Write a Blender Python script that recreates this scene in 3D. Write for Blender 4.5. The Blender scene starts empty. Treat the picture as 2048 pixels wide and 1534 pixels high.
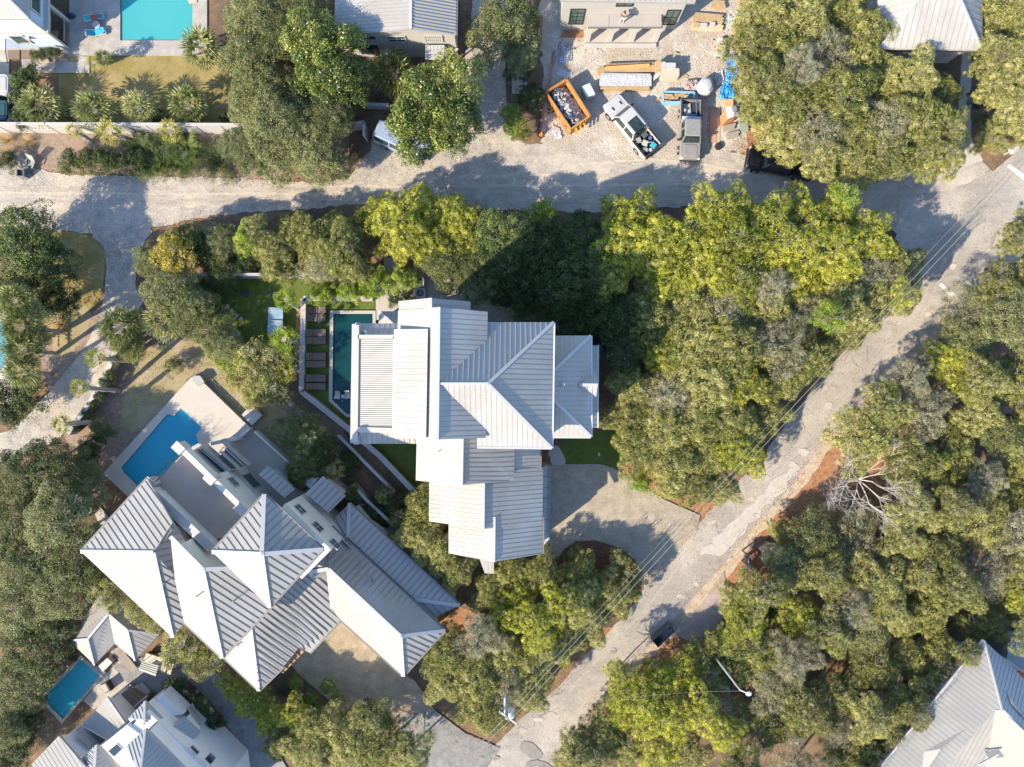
import bpy, math, random
import numpy as np
from mathutils import Vector, Matrix
from mathutils.geometry import tessellate_polygon
PI = math.pi
scene = bpy.context.scene
COL = scene.collection
# ------------------------------------------------------------------ camera, light
H = 62.6          # height of the drone above the ground
S = 0.044         # metres per photo pixel on the ground
cam = bpy.data.cameras.new('camera'); camo = bpy.data.objects.new('camera', cam); COL.objects.link(camo)
camo.location = (0, 0, H); camo.rotation_euler = (0, 0, 0)
cam.sensor_width = 36; cam.sensor_fit = 'HORIZONTAL'; cam.lens = 36 * H * 1.0 / (2048 * S); cam.clip_end = 600; cam.clip_start = .5
scene.camera = camo
SUN_EL = math.radians(32); SH_AZ = math.radians(37)      # shadows fall towards this direction
sp = Vector((-math.cos(SH_AZ) * math.cos(SUN_EL), -math.sin(SH_AZ) * math.cos(SUN_EL), math.sin(SUN_EL)))
sl = bpy.data.lights.new('sun', 'SUN'); sl.energy = 4.1; sl.angle = math.radians(.5); sl.color = (1, .865, .66)
so = bpy.data.objects.new('sun', sl); COL.objects.link(so)
so.rotation_euler = (-sp).to_track_quat('-Z', 'Y').to_euler(); so.location = (-30, -30, 60)
w = bpy.data.worlds.new('World'); scene.world = w; w.use_nodes = True
nt = w.node_tree; bg = nt.nodes['Background']; sky = nt.nodes.new('ShaderNodeTexSky')
sky.sky_type = 'NISHITA'; sky.sun_disc = False; sky.sun_elevation = SUN_EL; sky.sun_rotation = math.atan2(sp.x, sp.y)
sky.dust_density = .4; sky.ozone_density = 3.5
nt.links.new(sky.outputs[0], bg.inputs[0]); bg.inputs[1].default_value = .15
scene.view_settings.view_transform = 'Standard'; scene.view_settings.look = 'None'
scene.view_settings.exposure = 1.34; scene.view_settings.gamma = 1
scene.render.resolution_x = 1024; scene.render.resolution_y = 767
scene.cycles.max_bounces = 6; scene.cycles.transparent_max_bounces = 12; scene.cycles.diffuse_bounces = 3
scene.cycles.caustics_reflective = False; scene.cycles.caustics_refractive = False

# ------------------------------------------------------------------ helpers
def P(x, y, z=0.0):
    k = S * (1 - z / H); return Vector(((x - 1024) * k, (767 - y) * k, z))
def PX(v):           # back to photo pixels
    k = S * (1 - v[2] / H); return (1024 + v[0] / k, 767 - v[1] / k)
MATS = {}
def mat(name, base, rough=.8, var=None, vs=3.0, det=4, bump=0, bs=30., metal=0, spec=.5, var2=None, vs2=.3, alpha=None, speck=None, ss=60, aniso=None):
    """procedural principled material; var = second colour mixed by noise"""
    if name in MATS: return MATS[name]
    m = bpy.data.materials.new(name); m.use_nodes = True; t = m.node_tree; b = t.nodes['Principled BSDF']
    b.inputs['Roughness'].default_value = rough; b.inputs['Metallic'].default_value = metal
    b.inputs['Specular IOR Level'].default_value = spec
    tc = t.nodes.new('ShaderNodeTexCoord'); co = tc.outputs['Object']
    if aniso:
        mp = t.nodes.new('ShaderNodeMapping'); mp.inputs['Rotation'].default_value = (0, 0, math.radians(aniso[0])); mp.inputs['Scale'].default_value = (aniso[1], 1, 1)
        t.links.new(co, mp.inputs[0]); co2 = mp.outputs[0]
    else: co2 = co
    def noise(sc, det, c=None):
        n = t.nodes.new('ShaderNodeTexNoise'); n.inputs['Scale'].default_value = sc; n.inputs['Detail'].default_value = det
        n.inputs['Roughness'].default_value = .62
        t.links.new(c or co, n.inputs['Vector']); return n.outputs['Fac']
    def ramp(f, a, b_):
        r = t.nodes.new('ShaderNodeMapRange'); r.inputs[1].default_value = a; r.inputs[2].default_value = b_
        t.links.new(f, r.inputs[0]); return r.outputs[0]
    col = None
    def mix(f, c1, c2):
        mx = t.nodes.new('ShaderNodeMix'); mx.data_type = 'RGBA'
        t.links.new(f, mx.inputs[0])
        if isinstance(c1, tuple): mx.inputs[6].default_value = (*c1, 1)
        else: t.links.new(c1, mx.inputs[6])
        mx.inputs[7].default_value = (*c2, 1); return mx.outputs[2]
    cur = tuple(base)
    if var: cur = mix(ramp(noise(vs, det, co2), .35, .65), cur, var)
    if var2: cur = mix(ramp(noise(vs2, 5), .45, .62), cur, var2)
    if speck: cur = mix(ramp(noise(ss, 2), .56, .66), cur, speck)
    if isinstance(cur, tuple): b.inputs['Base Color'].default_value = (*cur, 1)
    else: t.links.new(cur, b.inputs['Base Color'])
    if bump:
        bp = t.nodes.new('ShaderNodeBump'); bp.inputs['Strength'].default_value = min(1, bump); bp.inputs['Distance'].default_value = .06 * max(1, bump)
        t.links.new(noise(bs, 6), bp.inputs['Height']); t.links.new(bp.outputs[0], b.inputs['Normal'])
    MATS[name] = m; return m
def brickmat(name, c1, c2, mortar, sx, rot=0, w_=.5, h_=.25, msize=.02, rough=.85, noisec=None):
    if name in MATS: return MATS[name]
    m = bpy.data.materials.new(name); m.use_nodes = True; t = m.node_tree; b = t.nodes['Principled BSDF']
    b.inputs['Roughness'].default_value = rough
    tc = t.nodes.new('ShaderNodeTexCoord'); mp = t.nodes.new('ShaderNodeMapping')
    mp.inputs['Rotation'].default_value = (0, 0, math.radians(rot)); mp.inputs['Scale'].default_value = (sx,) * 3
    br = t.nodes.new('ShaderNodeTexBrick'); br.inputs['Color1'].default_value = (*c1, 1); br.inputs['Color2'].default_value = (*c2, 1)
    br.inputs['Mortar'].default_value = (*mortar, 1); br.inputs['Scale'].default_value = 1; br.inputs['Mortar Size'].default_value = msize
    br.inputs['Brick Width'].default_value = w_; br.inputs['Row Height'].default_value = h_
    t.links.new(tc.outputs['Object'], mp.inputs[0]); t.links.new(mp.outputs[0], br.inputs[0])
    n = t.nodes.new('ShaderNodeTexNoise'); n.inputs['Scale'].default_value = 1.2; n.inputs['Detail'].default_value = 6
    t.links.new(tc.outputs['Object'], n.inputs[0])
    r = t.nodes.new('ShaderNodeMapRange'); r.inputs[1].default_value = .35; r.inputs[2].default_value = .7; t.links.new(n.outputs['Fac'], r.inputs[0])
    mx = t.nodes.new('ShaderNodeMix'); mx.data_type = 'RGBA'; mx.blend_type = 'MULTIPLY'
    t.links.new(r.outputs[0], mx.inputs[0]); t.links.new(br.outputs[0], mx.inputs[6]); mx.inputs[7].default_value = (*(noisec or (.75, .74, .72)), 1)
    t.links.new(mx.outputs[2], b.inputs['Base Color'])
    bp = t.nodes.new('ShaderNodeBump'); bp.inputs['Strength'].default_value = .4; bp.inputs['Distance'].default_value = .01
    t.links.new(br.outputs[1], bp.inputs['Height']); bp.invert = True; t.links.new(bp.outputs[0], b.inputs['Normal'])
    MATS[name] = m; return m

class MB:
    """collects faces in world (or local) coordinates, builds ONE mesh object"""
    def __init__(s): s.v = []; s.f = []; s.m = []; s.cur = 0
    def add(s, vs, fs):
        o = len(s.v); s.v += [tuple(v) for v in vs]; s.f += [tuple(i + o for i in f) for f in fs]; s.m += [s.cur] * len(fs); return s
    def poly(s, pts): return s.add(pts, [tuple(range(len(pts)))])
    def box(s, c, d, rz=0, M=None):
        x, y, z = d[0] / 2, d[1] / 2, d[2] / 2; vs = []
        ca, sa = math.cos(rz), math.sin(rz)
        for i in range(8):
            a = Vector(((-x, x)[i & 1], (-y, y)[i >> 1 & 1], (-z, z)[i >> 2 & 1]))
            if M: a = M @ a
            else: a = Vector((a.x * ca - a.y * sa, a.x * sa + a.y * ca, a.z))
            vs.append(a + Vector(c))
        return s.add(vs, [(0, 2, 3, 1), (4, 5, 7, 6), (0, 1, 5, 4), (2, 6, 7, 3), (0, 4, 6, 2), (1, 3, 7, 5)])
    def bar(s, a, b, w_, h_, up=Vector((0, 0, 1)), off=0):
        a = Vector(a); b = Vector(b); d = b - a
        if d.length < 1e-4: return s
        d.normalize(); u = d.cross(up)
        if u.length < 1e-3: u = d.cross(Vector((1, 0, 0)))
        u.normalize(); n = u.cross(d); u *= w_ / 2; vs = []
        for p in (a, b):
            for q in (-1, 1):
                for r in (off - h_ / 2, off + h_ / 2): vs.append(p + u * q + n * r)
        return s.add(vs, [(0, 2, 3, 1), (4, 5, 7, 6), (0, 1, 5, 4), (2, 6, 7, 3), (0, 4, 6, 2), (1, 3, 7, 5)])
    def tube(s, a, b, r1, r2=None, n=6, caps=True):
        a = Vector(a); b = Vector(b); r2 = r1 if r2 is None else r2; d = b - a
        if d.length < 1e-5: return s
        d.normalize(); u = d.orthogonal().normalized(); v = d.cross(u); vs = []
        for p, r in ((a, r1), (b, r2)):
            for i in range(n):
                t = 2 * PI * i / n; vs.append(p + (u * math.cos(t) + v * math.sin(t)) * r)
        fs = [(i, (i + 1) % n, n + (i + 1) % n, n + i) for i in range(n)]
        if caps: fs += [tuple(range(n))[::-1], tuple(range(n, 2 * n))]
        return s.add(vs, fs)
    def loft(s, rings, cap0=True, cap1=True):
        n = len(rings[0]); vs = [p for r in rings for p in r]; fs = []
        for j in range(len(rings) - 1):
            for i in range(n):
                k = (i + 1) % n; fs.append((j * n + i, j * n + k, j * n + n + k, j * n + n + i))
        if cap0: fs.append(tuple(range(n))[::-1])
        if cap1: fs.append(tuple(range((len(rings) - 1) * n, len(rings) * n)))
        return s.add(vs, fs)
    def prism(s, pts, z0, z1, holes=()):
        """pts: world xy(z ignored)"""
        loops = [[Vector((p[0], p[1], 0)) for p in pts]] + [[Vector((p[0], p[1], 0)) for p in h] for h in holes]
        tri = tessellate_polygon(loops); flat = [p for l in loops for p in l]
        n = len(flat); vs = [(p.x, p.y, z1) for p in flat] + [(p.x, p.y, z0) for p in flat]
        fs = []
        for t in tri:
            a, b, c = [flat[i] for i in t]
            if (b - a).cross(c - a).z < 0: t = (t[0], t[2], t[1])
            fs.append(tuple(t)); fs.append(tuple(i + n for i in t[::-1]))
        o = 0
        for l in loops:
            m_ = len(l)
            for i in range(m_): j = (i + 1) % m_; fs.append((o + i, o + i + n, o + j + n, o + j))
            o += m_
        return s.add(vs, fs)
    def sheet(s, pts, z, holes=()):
        loops = [[Vector((p[0], p[1], 0)) for p in pts]] + [[Vector((p[0], p[1], 0)) for p in h] for h in holes]
        tri = tessellate_polygon(loops); flat = [p for l in loops for p in l]; fs = []
        for t in tri:
            a, b, c = [flat[i] for i in t]
            if (b - a).cross(c - a).z < 0: t = (t[0], t[2], t[1])
            fs.append(tuple(t))
        return s.add([(p.x, p.y, z) for p in flat], fs)
    def ball(s, c, r, n=8, m=5, sq=(1, 1, 1), jit=0, rng=None):
        rings = []
        for j in range(1, m):
            a = PI * j / m; ring = []
            for i in range(n):
                t = 2 * PI * i / n; q = 1 + (rng.uniform(-jit, jit) if jit else 0)
                ring.append((c[0] + r * q * sq[0] * math.sin(a) * math.cos(t), c[1] + r * q * sq[1] * math.sin(a) * math.sin(t), c[2] - r * q * sq[2] * math.cos(a)))
            rings.append(ring)
        return s.loft(rings)
    def build(s, name, mats, parent=None, smooth=False, loc=None):
        me = bpy.data.meshes.new(name); off = Vector((0, 0, 0))
        if loc is not None: off = Vector(loc)
        elif parent is not None:
            off = Vector(parent.location)
            if parent.parent: off = off + Vector(parent.parent.location)
        me.from_pydata([(v[0] - off.x, v[1] - off.y, v[2] - off.z) for v in s.v], [], s.f)
        if not isinstance(mats, (list, tuple)): mats = [mats]
        for m in mats: me.materials.append(m)
        if len(mats) > 1: me.polygons.foreach_set('material_index', s.m)
        if smooth: me.polygons.foreach_set('use_smooth', [True] * len(s.f))
        me.update(); me.validate()
        o = bpy.data.objects.new(name, me); COL.objects.link(o)
        if parent is not None: o.parent = parent
        elif loc is not None: o.location = loc
        return o
def tag(o, label=None, cat=None, group=None, kind=None):
    if label: o['label'] = label
    if cat: o['category'] = cat
    if group: o['group'] = group
    if kind: o['kind'] = kind
    return o
def thing(name, label, cat, loc=(0, 0, 0), group=None, rz=0):
    o = bpy.data.objects.new(name, None); COL.objects.link(o); o.location = loc; o.rotation_euler = (0, 0, rz)
    o.empty_display_size = .3; tag(o, label, cat, group); return o
def one(mb, name, m, label, cat, group=None, loc=None, smooth=False):
    """a thing that is one mesh"""
    if loc is None:
        a = np.array(mb.v); loc = (float(a[:, 0].mean()), float(a[:, 1].mean()), float(a[:, 2].min()))
    return tag(mb.build(name, m, None, smooth, loc=loc), label, cat, group)
def copytree(src, label=None, loc=None, rz=None, sc=None, group=None):
    r = src.copy(); COL.objects.link(r)
    if label: r['label'] = label
    if group: r['group'] = group
    if loc is not None: r.location = loc
    if rz is not None: r.rotation_euler = (0, 0, rz)
    if sc is not None: r.scale = (sc, sc, sc) if not isinstance(sc, (tuple, list)) else sc
    for c in src.children:
        d = c.copy(); COL.objects.link(d); d.parent = r
        for g in c.children:
            e = g.copy(); COL.objects.link(e); e.parent = d
    return r
def zp(rx, ry, rw, rh, s):       # converter from a zoomed crop to photo pixels
    return lambda x, y: (rx + x / s, ry + y / s)
def wob(pts, step=14, amp=2.5, seed=1, closed=True):
    """densify a pixel outline and roughen it"""
    r = random.Random(seed); out = []; n = len(pts)
    for i in range(n if closed else n - 1):
        a = pts[i]; b = pts[(i + 1) % n]; L = math.hypot(b[0] - a[0], b[1] - a[1]); k = max(1, int(L / step))
        for j in range(k):
            t = j / k; out.append((a[0] + (b[0] - a[0]) * t + r.uniform(-amp, amp), a[1] + (b[1] - a[1]) * t + r.uniform(-amp, amp)))
    return out
def catmull(pts, k=4):
    out = []; n = len(pts)
    for i in range(n):
        p0, p1, p2, p3 = pts[i - 1], pts[i], pts[(i + 1) % n], pts[(i + 2) % n]
        for j in range(k):
            t = j / k
            out.append(tuple(.5 * (2 * p1[c] + (p2[c] - p0[c]) * t + (2 * p0[c] - 5 * p1[c] + 4 * p2[c] - p3[c]) * t * t + (3 * p1[c] - p0[c] - 3 * p2[c] + p3[c]) * t ** 3) for c in (0, 1)))
    return out
# ------------------------------------------------------------------ materials of the setting
M_soil = mat('soil', (.135, .085, .05), 1, (.24, .15, .085), 1.6, 8, .5, 25, var2=(.085, .065, .045), vs2=.25, speck=(.3, .2, .12), ss=14)
M_straw = mat('pine_straw', (.36, .18, .085), 1, (.22, .10, .05), 2.5, 8, .5, 30, speck=(.50, .31, .17), ss=16)
M_mulch = mat('mulch', (.30, .22, .165), 1, (.20, .145, .105), 2.2, 8, .5, 30, speck=(.42, .33, .26), ss=18)
M_gravel = mat('gravel', (.42, .375, .32), 1, (.27, .24, .205), 1.3, 12, .9, 26, var2=(.50, .43, .34), vs2=.22, speck=(.58, .55, .49), ss=11)
M_sand = mat('sand', (.42, .37, .30), 1, (.35, .30, .24), 1.6, 12, 1.6, 7, var2=(.52, .475, .41), vs2=.3, speck=(.32, .27, .22), ss=10)
M_road = mat('road_surface', (.37, .335, .285), .95, (.30, .27, .235), 1.6, 12, .7, 30, var2=(.45, .395, .33), vs2=.25, speck=(.22, .20, .17), ss=12, aniso=(-47, .25))
M_road2 = mat('worn_road', (.44, .38, .31), .95, (.30, .265, .225), 2.2, 12, .6, 26, var2=(.50, .435, .35), vs2=.3, speck=(.30, .26, .22), ss=10, aniso=(3, .12))
M_edge = mat('sandy_verge', (.46, .38, .29), 1, (.36, .25, .16), 1.6, 10, .4, 20, speck=(.55, .49, .40), ss=14)
M_lawn = mat('dry_lawn', (.29, .225, .075), 1, (.21, .17, .05), 1.2, 8, .5, 40, var2=(.33, .25, .11), vs2=.4, speck=(.15, .12, .04), ss=16)
M_lawn2 = mat('patchy_lawn', (.31, .26, .13), 1, (.22, .185, .085), 2.0, 9, .6, 30, var2=(.35, .28, .19), vs2=.5, speck=(.42, .36, .22), ss=13)
M_turf = mat('green_turf', (.105, .145, .022), 1, (.07, .10, .016), 1.6, 8, .5, 45, speck=(.15, .19, .04), ss=18)
M_conc = mat('pale_concrete', (.40, .37, .335), .85, (.39, .365, .33), .8, 8, .1, 40, speck=(.5, .47, .42), ss=22)
M_white_deck = mat('white_plaster_deck', (.46, .42, .365), .85, (.43, .39, .34), .7, 8, .05, 40)
M_pavers = brickmat('deck_pavers', (.43, .395, .345), (.395, .36, .315), (.36, .33, .30), 2.4, 0, .5, .5, .03)
M_drive = brickmat('driveway_pavers', (.47, .405, .305), (.37, .315, .235), (.27, .23, .18), 4.4, 3, .5, .5, .05)
M_drive2 = brickmat('driveway_pavers_turned', (.50, .405, .27), (.40, .325, .215), (.25, .2, .15), 3.6, 43, .6, .4, .05)
M_greyp = brickmat('grey_pavers', (.34, .33, .31), (.22, .22, .215), (.17, .165, .16), 3.4, 40, .6, .5, .06)
M_pinkp = brickmat('pink_pavers', (.46, .36, .32), (.40, .31, .28), (.3, .25, .22), 3, 45, .5, .5, .05)
M_silt = mat('dark_patch', (.20, .185, .165), .95, (.26, .235, .21), 2, 8, .2, 40)
M_pale = mat('pale_patch', (.46, .42, .375), .95, (.40, .365, .33), 2, 8, .2, 40)
M_paint = mat('road_paint', (.78, .77, .74), .7, (.66, .64, .6), 4, 6, .1, 40)
# ------------------------------------------------------------------ pools (outlines in photo pixels)
POOL_A = [(242, -60), (386, -60), (386, 82), (242, 82)]
POOL_C = [(667.5, 628), (746, 628), (746, 828), (694.5, 828), (665.5, 799)]
POOL_B = [(339, 829), (248.5, 934), (254, 944), (300, 989), (405, 892), (397, 869), (408, 854), (367, 816), (353, 832), (346, 828)]
POOL_D = [(163.6, 1318.5), (200, 1350), (127, 1436.7), (88, 1396.5)]
POOL_E = [(-60, 636), (0, 640), (12, 652), (18, 672), (19, 700), (12, 728), (0, 748), (-60, 760)]
holes = [[P(*q) for q in pl] for pl in (POOL_A, POOL_C, POOL_B, POOL_D, POOL_E)]
g = MB(); big = [(-220, -170), (220, -170), (220, 170), (-220, 170)]
g.sheet(big, 0, holes); tag(g.build('ground', M_soil), kind='structure')
lev = [0]
def surf(name, pts, m, l=None, wobble=2.5, step=12, seed=None, hl=(), smooth=0, z=None):
    if l is None: lev[0] += 1; l = lev[0]
    if smooth: pts = catmull(pts, smooth)
    if wobble: pts = wob(pts, step, wobble, seed or l)
    b = MB(); b.sheet([P(*p) for p in pts], (.0018 * l) if z is None else z, [[P(*q) for q in h] for h in hl])
    return tag(b.build(name, m), kind='structure')
def slab(name, pts, m, z1, hl=(), z0=-.02):
    b = MB(); b.prism([P(*p) for p in pts], z0, z1, [[P(*q) for q in h] for h in hl])
    return tag(b.build(name, m), kind='structure')
# straw and mulch beds
surf('pine_straw_bed', [(1640, 860), (1720, 850), (1800, 900), (1830, 1000), (1700, 1080), (1560, 1190), (1460, 1180), (1440, 1120), (1500, 1060), (1570, 980)], M_straw)
surf('pine_straw_bed', [(1240, 900), (1330, 930), (1460, 990), (1440, 1050), (1380, 1020), (1290, 985), (1240, 960)], M_straw)
surf('pine_straw_bed', [(860, 1190), (960, 1230), (1100, 1350), (900, 1330), (880, 1262)], M_straw)
surf('pine_straw_bed', [(1480, 150), (1620, 150), (1640, 320), (1500, 320), (1470, 275)], M_straw)
surf('pine_straw_bed', [(1000, 1534), (1200, 1260), (1440, 1190), (1440, 1260), (1250, 1400), (1100, 1560)], M_straw)
surf('pine_straw_bed', [(585, 585), (612, 585), (612, 790), (700, 880), (640, 900), (590, 800)], M_straw)
surf('mulch_bed', [(-20, 262), (700, 262), (700, 352), (480, 358), (200, 345), (60, 338), (-20, 335)], M_mulch)
surf('straw_strip', [(1905, 60), (1960, 60), (1990, 290), (1960, 330), (1925, 260)], M_soil)
surf('yard', [(70, 690), (300, 560), (420, 560), (640, 700), (700, 900), (560, 930), (380, 760), (220, 960), (190, 1000), (140, 900)], M_mulch)
# lawns
surf('lawn', [(118, 100), (470, 100), (470, -60), (412, -60), (560, -60), (560, 252), (118, 252)], M_lawn, wobble=0)
surf('lawn', [(60, 470), (120, 462), (175, 470), (205, 495), (211, 520), (206, 570), (188, 615), (110, 650), (80, 640), (60, 560)], M_lawn, smooth=3, wobble=.6)
surf('lawn', [(270, 735), (320, 680), (400, 670), (440, 700), (500, 770), (600, 850), (560, 905), (470, 820), (400, 742), (388, 744), (300, 850), (240, 850)], M_lawn2, smooth=2, wobble=3)
surf('lawn', [(100, 615), (175, 612), (185, 640), (150, 700), (105, 720)], M_lawn2, wobble=3)
surf('lawn', [(385, 552), (660, 552), (745, 560), (830, 560), (830, 602), (600, 600), (592, 640), (590, 760), (560, 760), (470, 690), (420, 640)], M_turf, wobble=1)
surf('lawn', [(606, 600), (750, 600), (750, 622), (661, 622), (658, 802), (694, 834), (745, 834), (745, 905), (700, 850), (608, 775)], M_turf, wobble=0)
surf('lawn', [(740, 880), (850, 890), (860, 1010), (830, 1000)], M_turf, wobble=2)
surf('lawn', [(1130, 870), (1240, 860), (1250, 930), (1128, 930), (1120, 900)], M_turf, wobble=1)
# streets
surf('gravel_street', [(-60, 326), (60, 334), (140, 350), (330, 352), (480, 357), (640, 366), (700, 352), (740, 300), (752, 250), (800, 240), (900, 250), (940, 80), (948, -60), (1010, -60), (1012, 150), (1018, 270), (1060, 290), (1110, 285), (1400, 300), (1500, 310), (1620, 330), (1900, 340), (1960, 320), (1985, 345), (1940, 470), (1860, 520), (1760, 440), (1500, 405), (1200, 425), (1000, 420), (760, 405), (600, 418), (420, 432), (310, 455), (260, 462), (190, 468), (60, 455), (-60, 448)], M_gravel, wobble=2.5)
surf('worn_track', [(-60, 372), (300, 372), (700, 372), (1100, 350), (1500, 345), (1820, 372), (1960, 380), (1880, 440), (1500, 398), (1150, 408), (760, 398), (400, 412), (120, 420), (-60, 410)], M_road2, wobble=4)
surf('building_site', [(1075, -60), (1500, -60), (1500, 200), (1490, 300), (1400, 312), (1300, 320), (1180, 320), (1080, 285), (1085, 180)], M_sand, wobble=5)
surf('lane', [(1925, 60), (1940, 60), (1942, 280), (1965, 320), (1900, 345), (1915, 250)], M_pale, wobble=1.5)
surf('lane', [(188, 462), (300, 455), (292, 480), (276, 520), (272, 575), (284, 600), (262, 655), (238, 700), (205, 755), (150, 840), (90, 895), (0, 925), (-60, 950), (-60, 880), (20, 862), (80, 805), (130, 745), (172, 690), (200, 630), (212, 560), (212, 510), (200, 485)], M_gravel, smooth=2, wobble=1.5)
ROADL = [(2120, 230), (2048, 288), (1985, 345), (1930, 420), (1860, 500), (1790, 590), (1740, 650), (1690, 700), (1620, 785), (1570, 850), (1500, 940), (1440, 1000), (1390, 1055), (1340, 1115), (1290, 1175), (1250, 1230), (1170, 1310), (1110, 1380), (1050, 1430), (1000, 1480), (950, 1534), (900, 1600)]
ROADR = [(1040, 1600), (1090, 1534), (1130, 1490), (1200, 1400), (1260, 1330), (1330, 1262), (1400, 1180), (1450, 1125), (1500, 1065), (1560, 1000), (1600, 948), (1650, 880), (1700, 838), (1760, 770), (1820, 705), (1900, 630), (1950, 585), (2010, 520), (2048, 485), (2120, 400)]
surf('sandy_verge', [(x + 14, y + 12) for x, y in ROADR] + [(x - 5, y - 5) for x, y in ROADR[::-1]], M_edge, wobble=5, step=16)
surf('road', ROADL + ROADR, M_road, wobble=2)
surf('junction', [(1800, 392), (1900, 380), (1985, 345), (2010, 325), (1990, 400), (1850, 520), (1790, 500)], M_road, wobble=3)
LT = lev[0]; lev[0] += 14
surf('repair_patch', [(1400, 1105), (1440, 1065), (1500, 1010), (1560, 950), (1590, 920), (1600, 935), (1560, 985), (1500, 1050), (1440, 1115)], M_pale, wobble=5)
for i, (x, y, a, b_) in enumerate([(1656, 812, 9, 8), (1608, 905, 12, 8), (1588, 935, 10, 9), (1665, 850, 8, 7), (1225, 1301, 8, 5), (1585, 945, 9, 6)]):
    surf('repair_patch', [(x + a * math.cos(t), y + b_ * math.sin(t)) for t in np.linspace(0, 5.6, 9)], M_pale, wobble=1.5, step=5)
for x, y, a, b_, r in [(1062, 1500, 26, 13, .6), (1085, 1545, 38, 22, .5), (992, 1515, 8, 5, 0), (1226, 1302, 7, 4, 0)]:
    surf('tar_patch', [(x + a * math.cos(t) * math.cos(r) - b_ * math.sin(t) * math.sin(r), y + a * math.cos(t) * math.sin(r) + b_ * math.sin(t) * math.cos(r)) for t in np.linspace(0, 5.9, 14)], M_silt, wobble=1.2, step=6)
surf('stop_line', [(2013, 334), (2018, 328), (2048, 350), (2052, 358), (2044, 360)], M_paint, wobble=.4)
surf('stop_line', [(1877, 571), (1882, 566), (1908, 588), (1903, 595)], M_paint, wobble=.4)
# drives and paths
surf('driveway', [(1097, 928), (1200, 928), (1228, 936), (1290, 975), (1330, 1000), (1400, 1030), (1395, 1055), (1345, 1115), (1290, 1180), (1270, 1120), (1240, 1095), (1190, 1080), (1150, 1082), (1110, 1120), (1085, 1135), (1080, 1000)], M_drive, wobble=.5)
surf('bed', [(1120, 1110), (1150, 1084), (1190, 1082), (1235, 1098), (1265, 1125), (1280, 1180), (1200, 1180), (1130, 1150)], mat('red_mulch', (.17, .075, .035), 1, (.10, .05, .03), 4, 8, .4, 30, speck=(.27, .13, .07), ss=18), smooth=3, wobble=1)
surf('path', [(1096, 905), (1112, 890), (1126, 908), (1130, 928), (1104, 928), (1100, 915)], M_conc, smooth=3, wobble=0)
surf('driveway', [(560, 1300), (690, 1230), (810, 1350), (830, 1360), (870, 1420), (930, 1465), (1000, 1495), (950, 1560), (850, 1500), (790, 1430), (735, 1392), (690, 1425), (600, 1350)], M_drive2, wobble=.6)
surf('driveway', [(790, 1430), (870, 1420), (930, 1465), (1000, 1495), (930, 1600), (860, 1600)], M_greyp, wobble=1)
surf('driveway', [(225, 1330), (300, 1310), (400, 1310), (470, 1380), (530, 1460), (590, 1560), (520, 1560), (470, 1470), (420, 1400), (380, 1362), (330, 1358), (320, 1385), (270, 1380)], M_greyp, wobble=.8)
surf('driveway', [(1430, 1165), (1448, 1142), (1452, 1190), (1440, 1260), (1400, 1290), (1345, 1268), (1352, 1255), (1400, 1210)], M_pinkp, wobble=.5)
surf('path', [(42, 118), (125, 118), (125, 110), (180, 114), (180, 147), (42, 147)], M_pavers, wobble=0)
surf('driveway', [(-60, 90), (20, 96), (20, 250), (-60, 250)], M_pavers, wobble=0)
surf('bed', [(18, 95), (136, 98), (136, 118), (18, 120)], M_mulch, wobble=0)
surf('patch_of_lawn', [(136, 114), (157, 114), (157, 125), (136, 125)], M_lawn, wobble=0)
surf('path', [(768, 515), (792, 515), (800, 560), (825, 560), (825, 605), (770, 640), (752, 640), (752, 570), (768, 560)], M_conc, wobble=0)
surf('gravel_yard', [(826, 515), (900, 560), (990, 600), (1180, 600), (1205, 650), (1180, 690), (1100, 650), (940, 640), (940, 605), (826, 603)], M_gravel, wobble=3)
surf('path', [(188, 1010), (200, 1012), (222, 1040), (215, 1062), (196, 1040)], M_conc, smooth=2, wobble=0)
slab('concrete_pad', [(1024, 146), (1054, 146), (1054, 188), (1024, 188)], M_conc, .12)
# rippled pebble road edge, sidewalk of the pool yard
slab('pool_terrace', [(136, 112), (140, 60), (140, -60), (415, -60), (415, 112)], M_pavers, .12, [POOL_A])
slab('pool_coping', [(661, 621.5), (752, 621.5), (752, 834), (694, 834), (658.3, 802)], M_conc, .16, [POOL_C])
slab('pool_terrace', [(386, 756), (398.7, 752.5), (503, 853.7), (590, 936), (640, 990), (560, 1080), (330, 1090), (260, 990), (213, 945.5), (221, 936)], M_white_deck, .5, [POOL_B])
slab('pool_coping', [(162, 1309), (209, 1350), (125.8, 1446), (79.5, 1397.7)], mat('stone_coping', (.40, .36, .31), .9, (.30, .27, .23), 3, 8, .2, 30), .14, [POOL_D])
slab('pool_terrace', [(163, 1312), (215, 1345), (250, 1310), (300, 1330), (262, 1378), (240, 1385), (220, 1400), (188, 1418), (168, 1400), (209, 1350)], mat('stone_patio', (.42, .38, .33), .9, (.32, .285, .25), 2, 8, .2, 30), .10)
slab('pool_terrace', [(-60, 612), (14, 620), (16, 650), (24, 680), (24, 720), (33, 780), (28, 806), (-60, 815)], mat('rosy_deck', (.56, .46, .40), .9, (.5, .41, .36), 2, 8, .1, 30), .12, [POOL_E])
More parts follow.
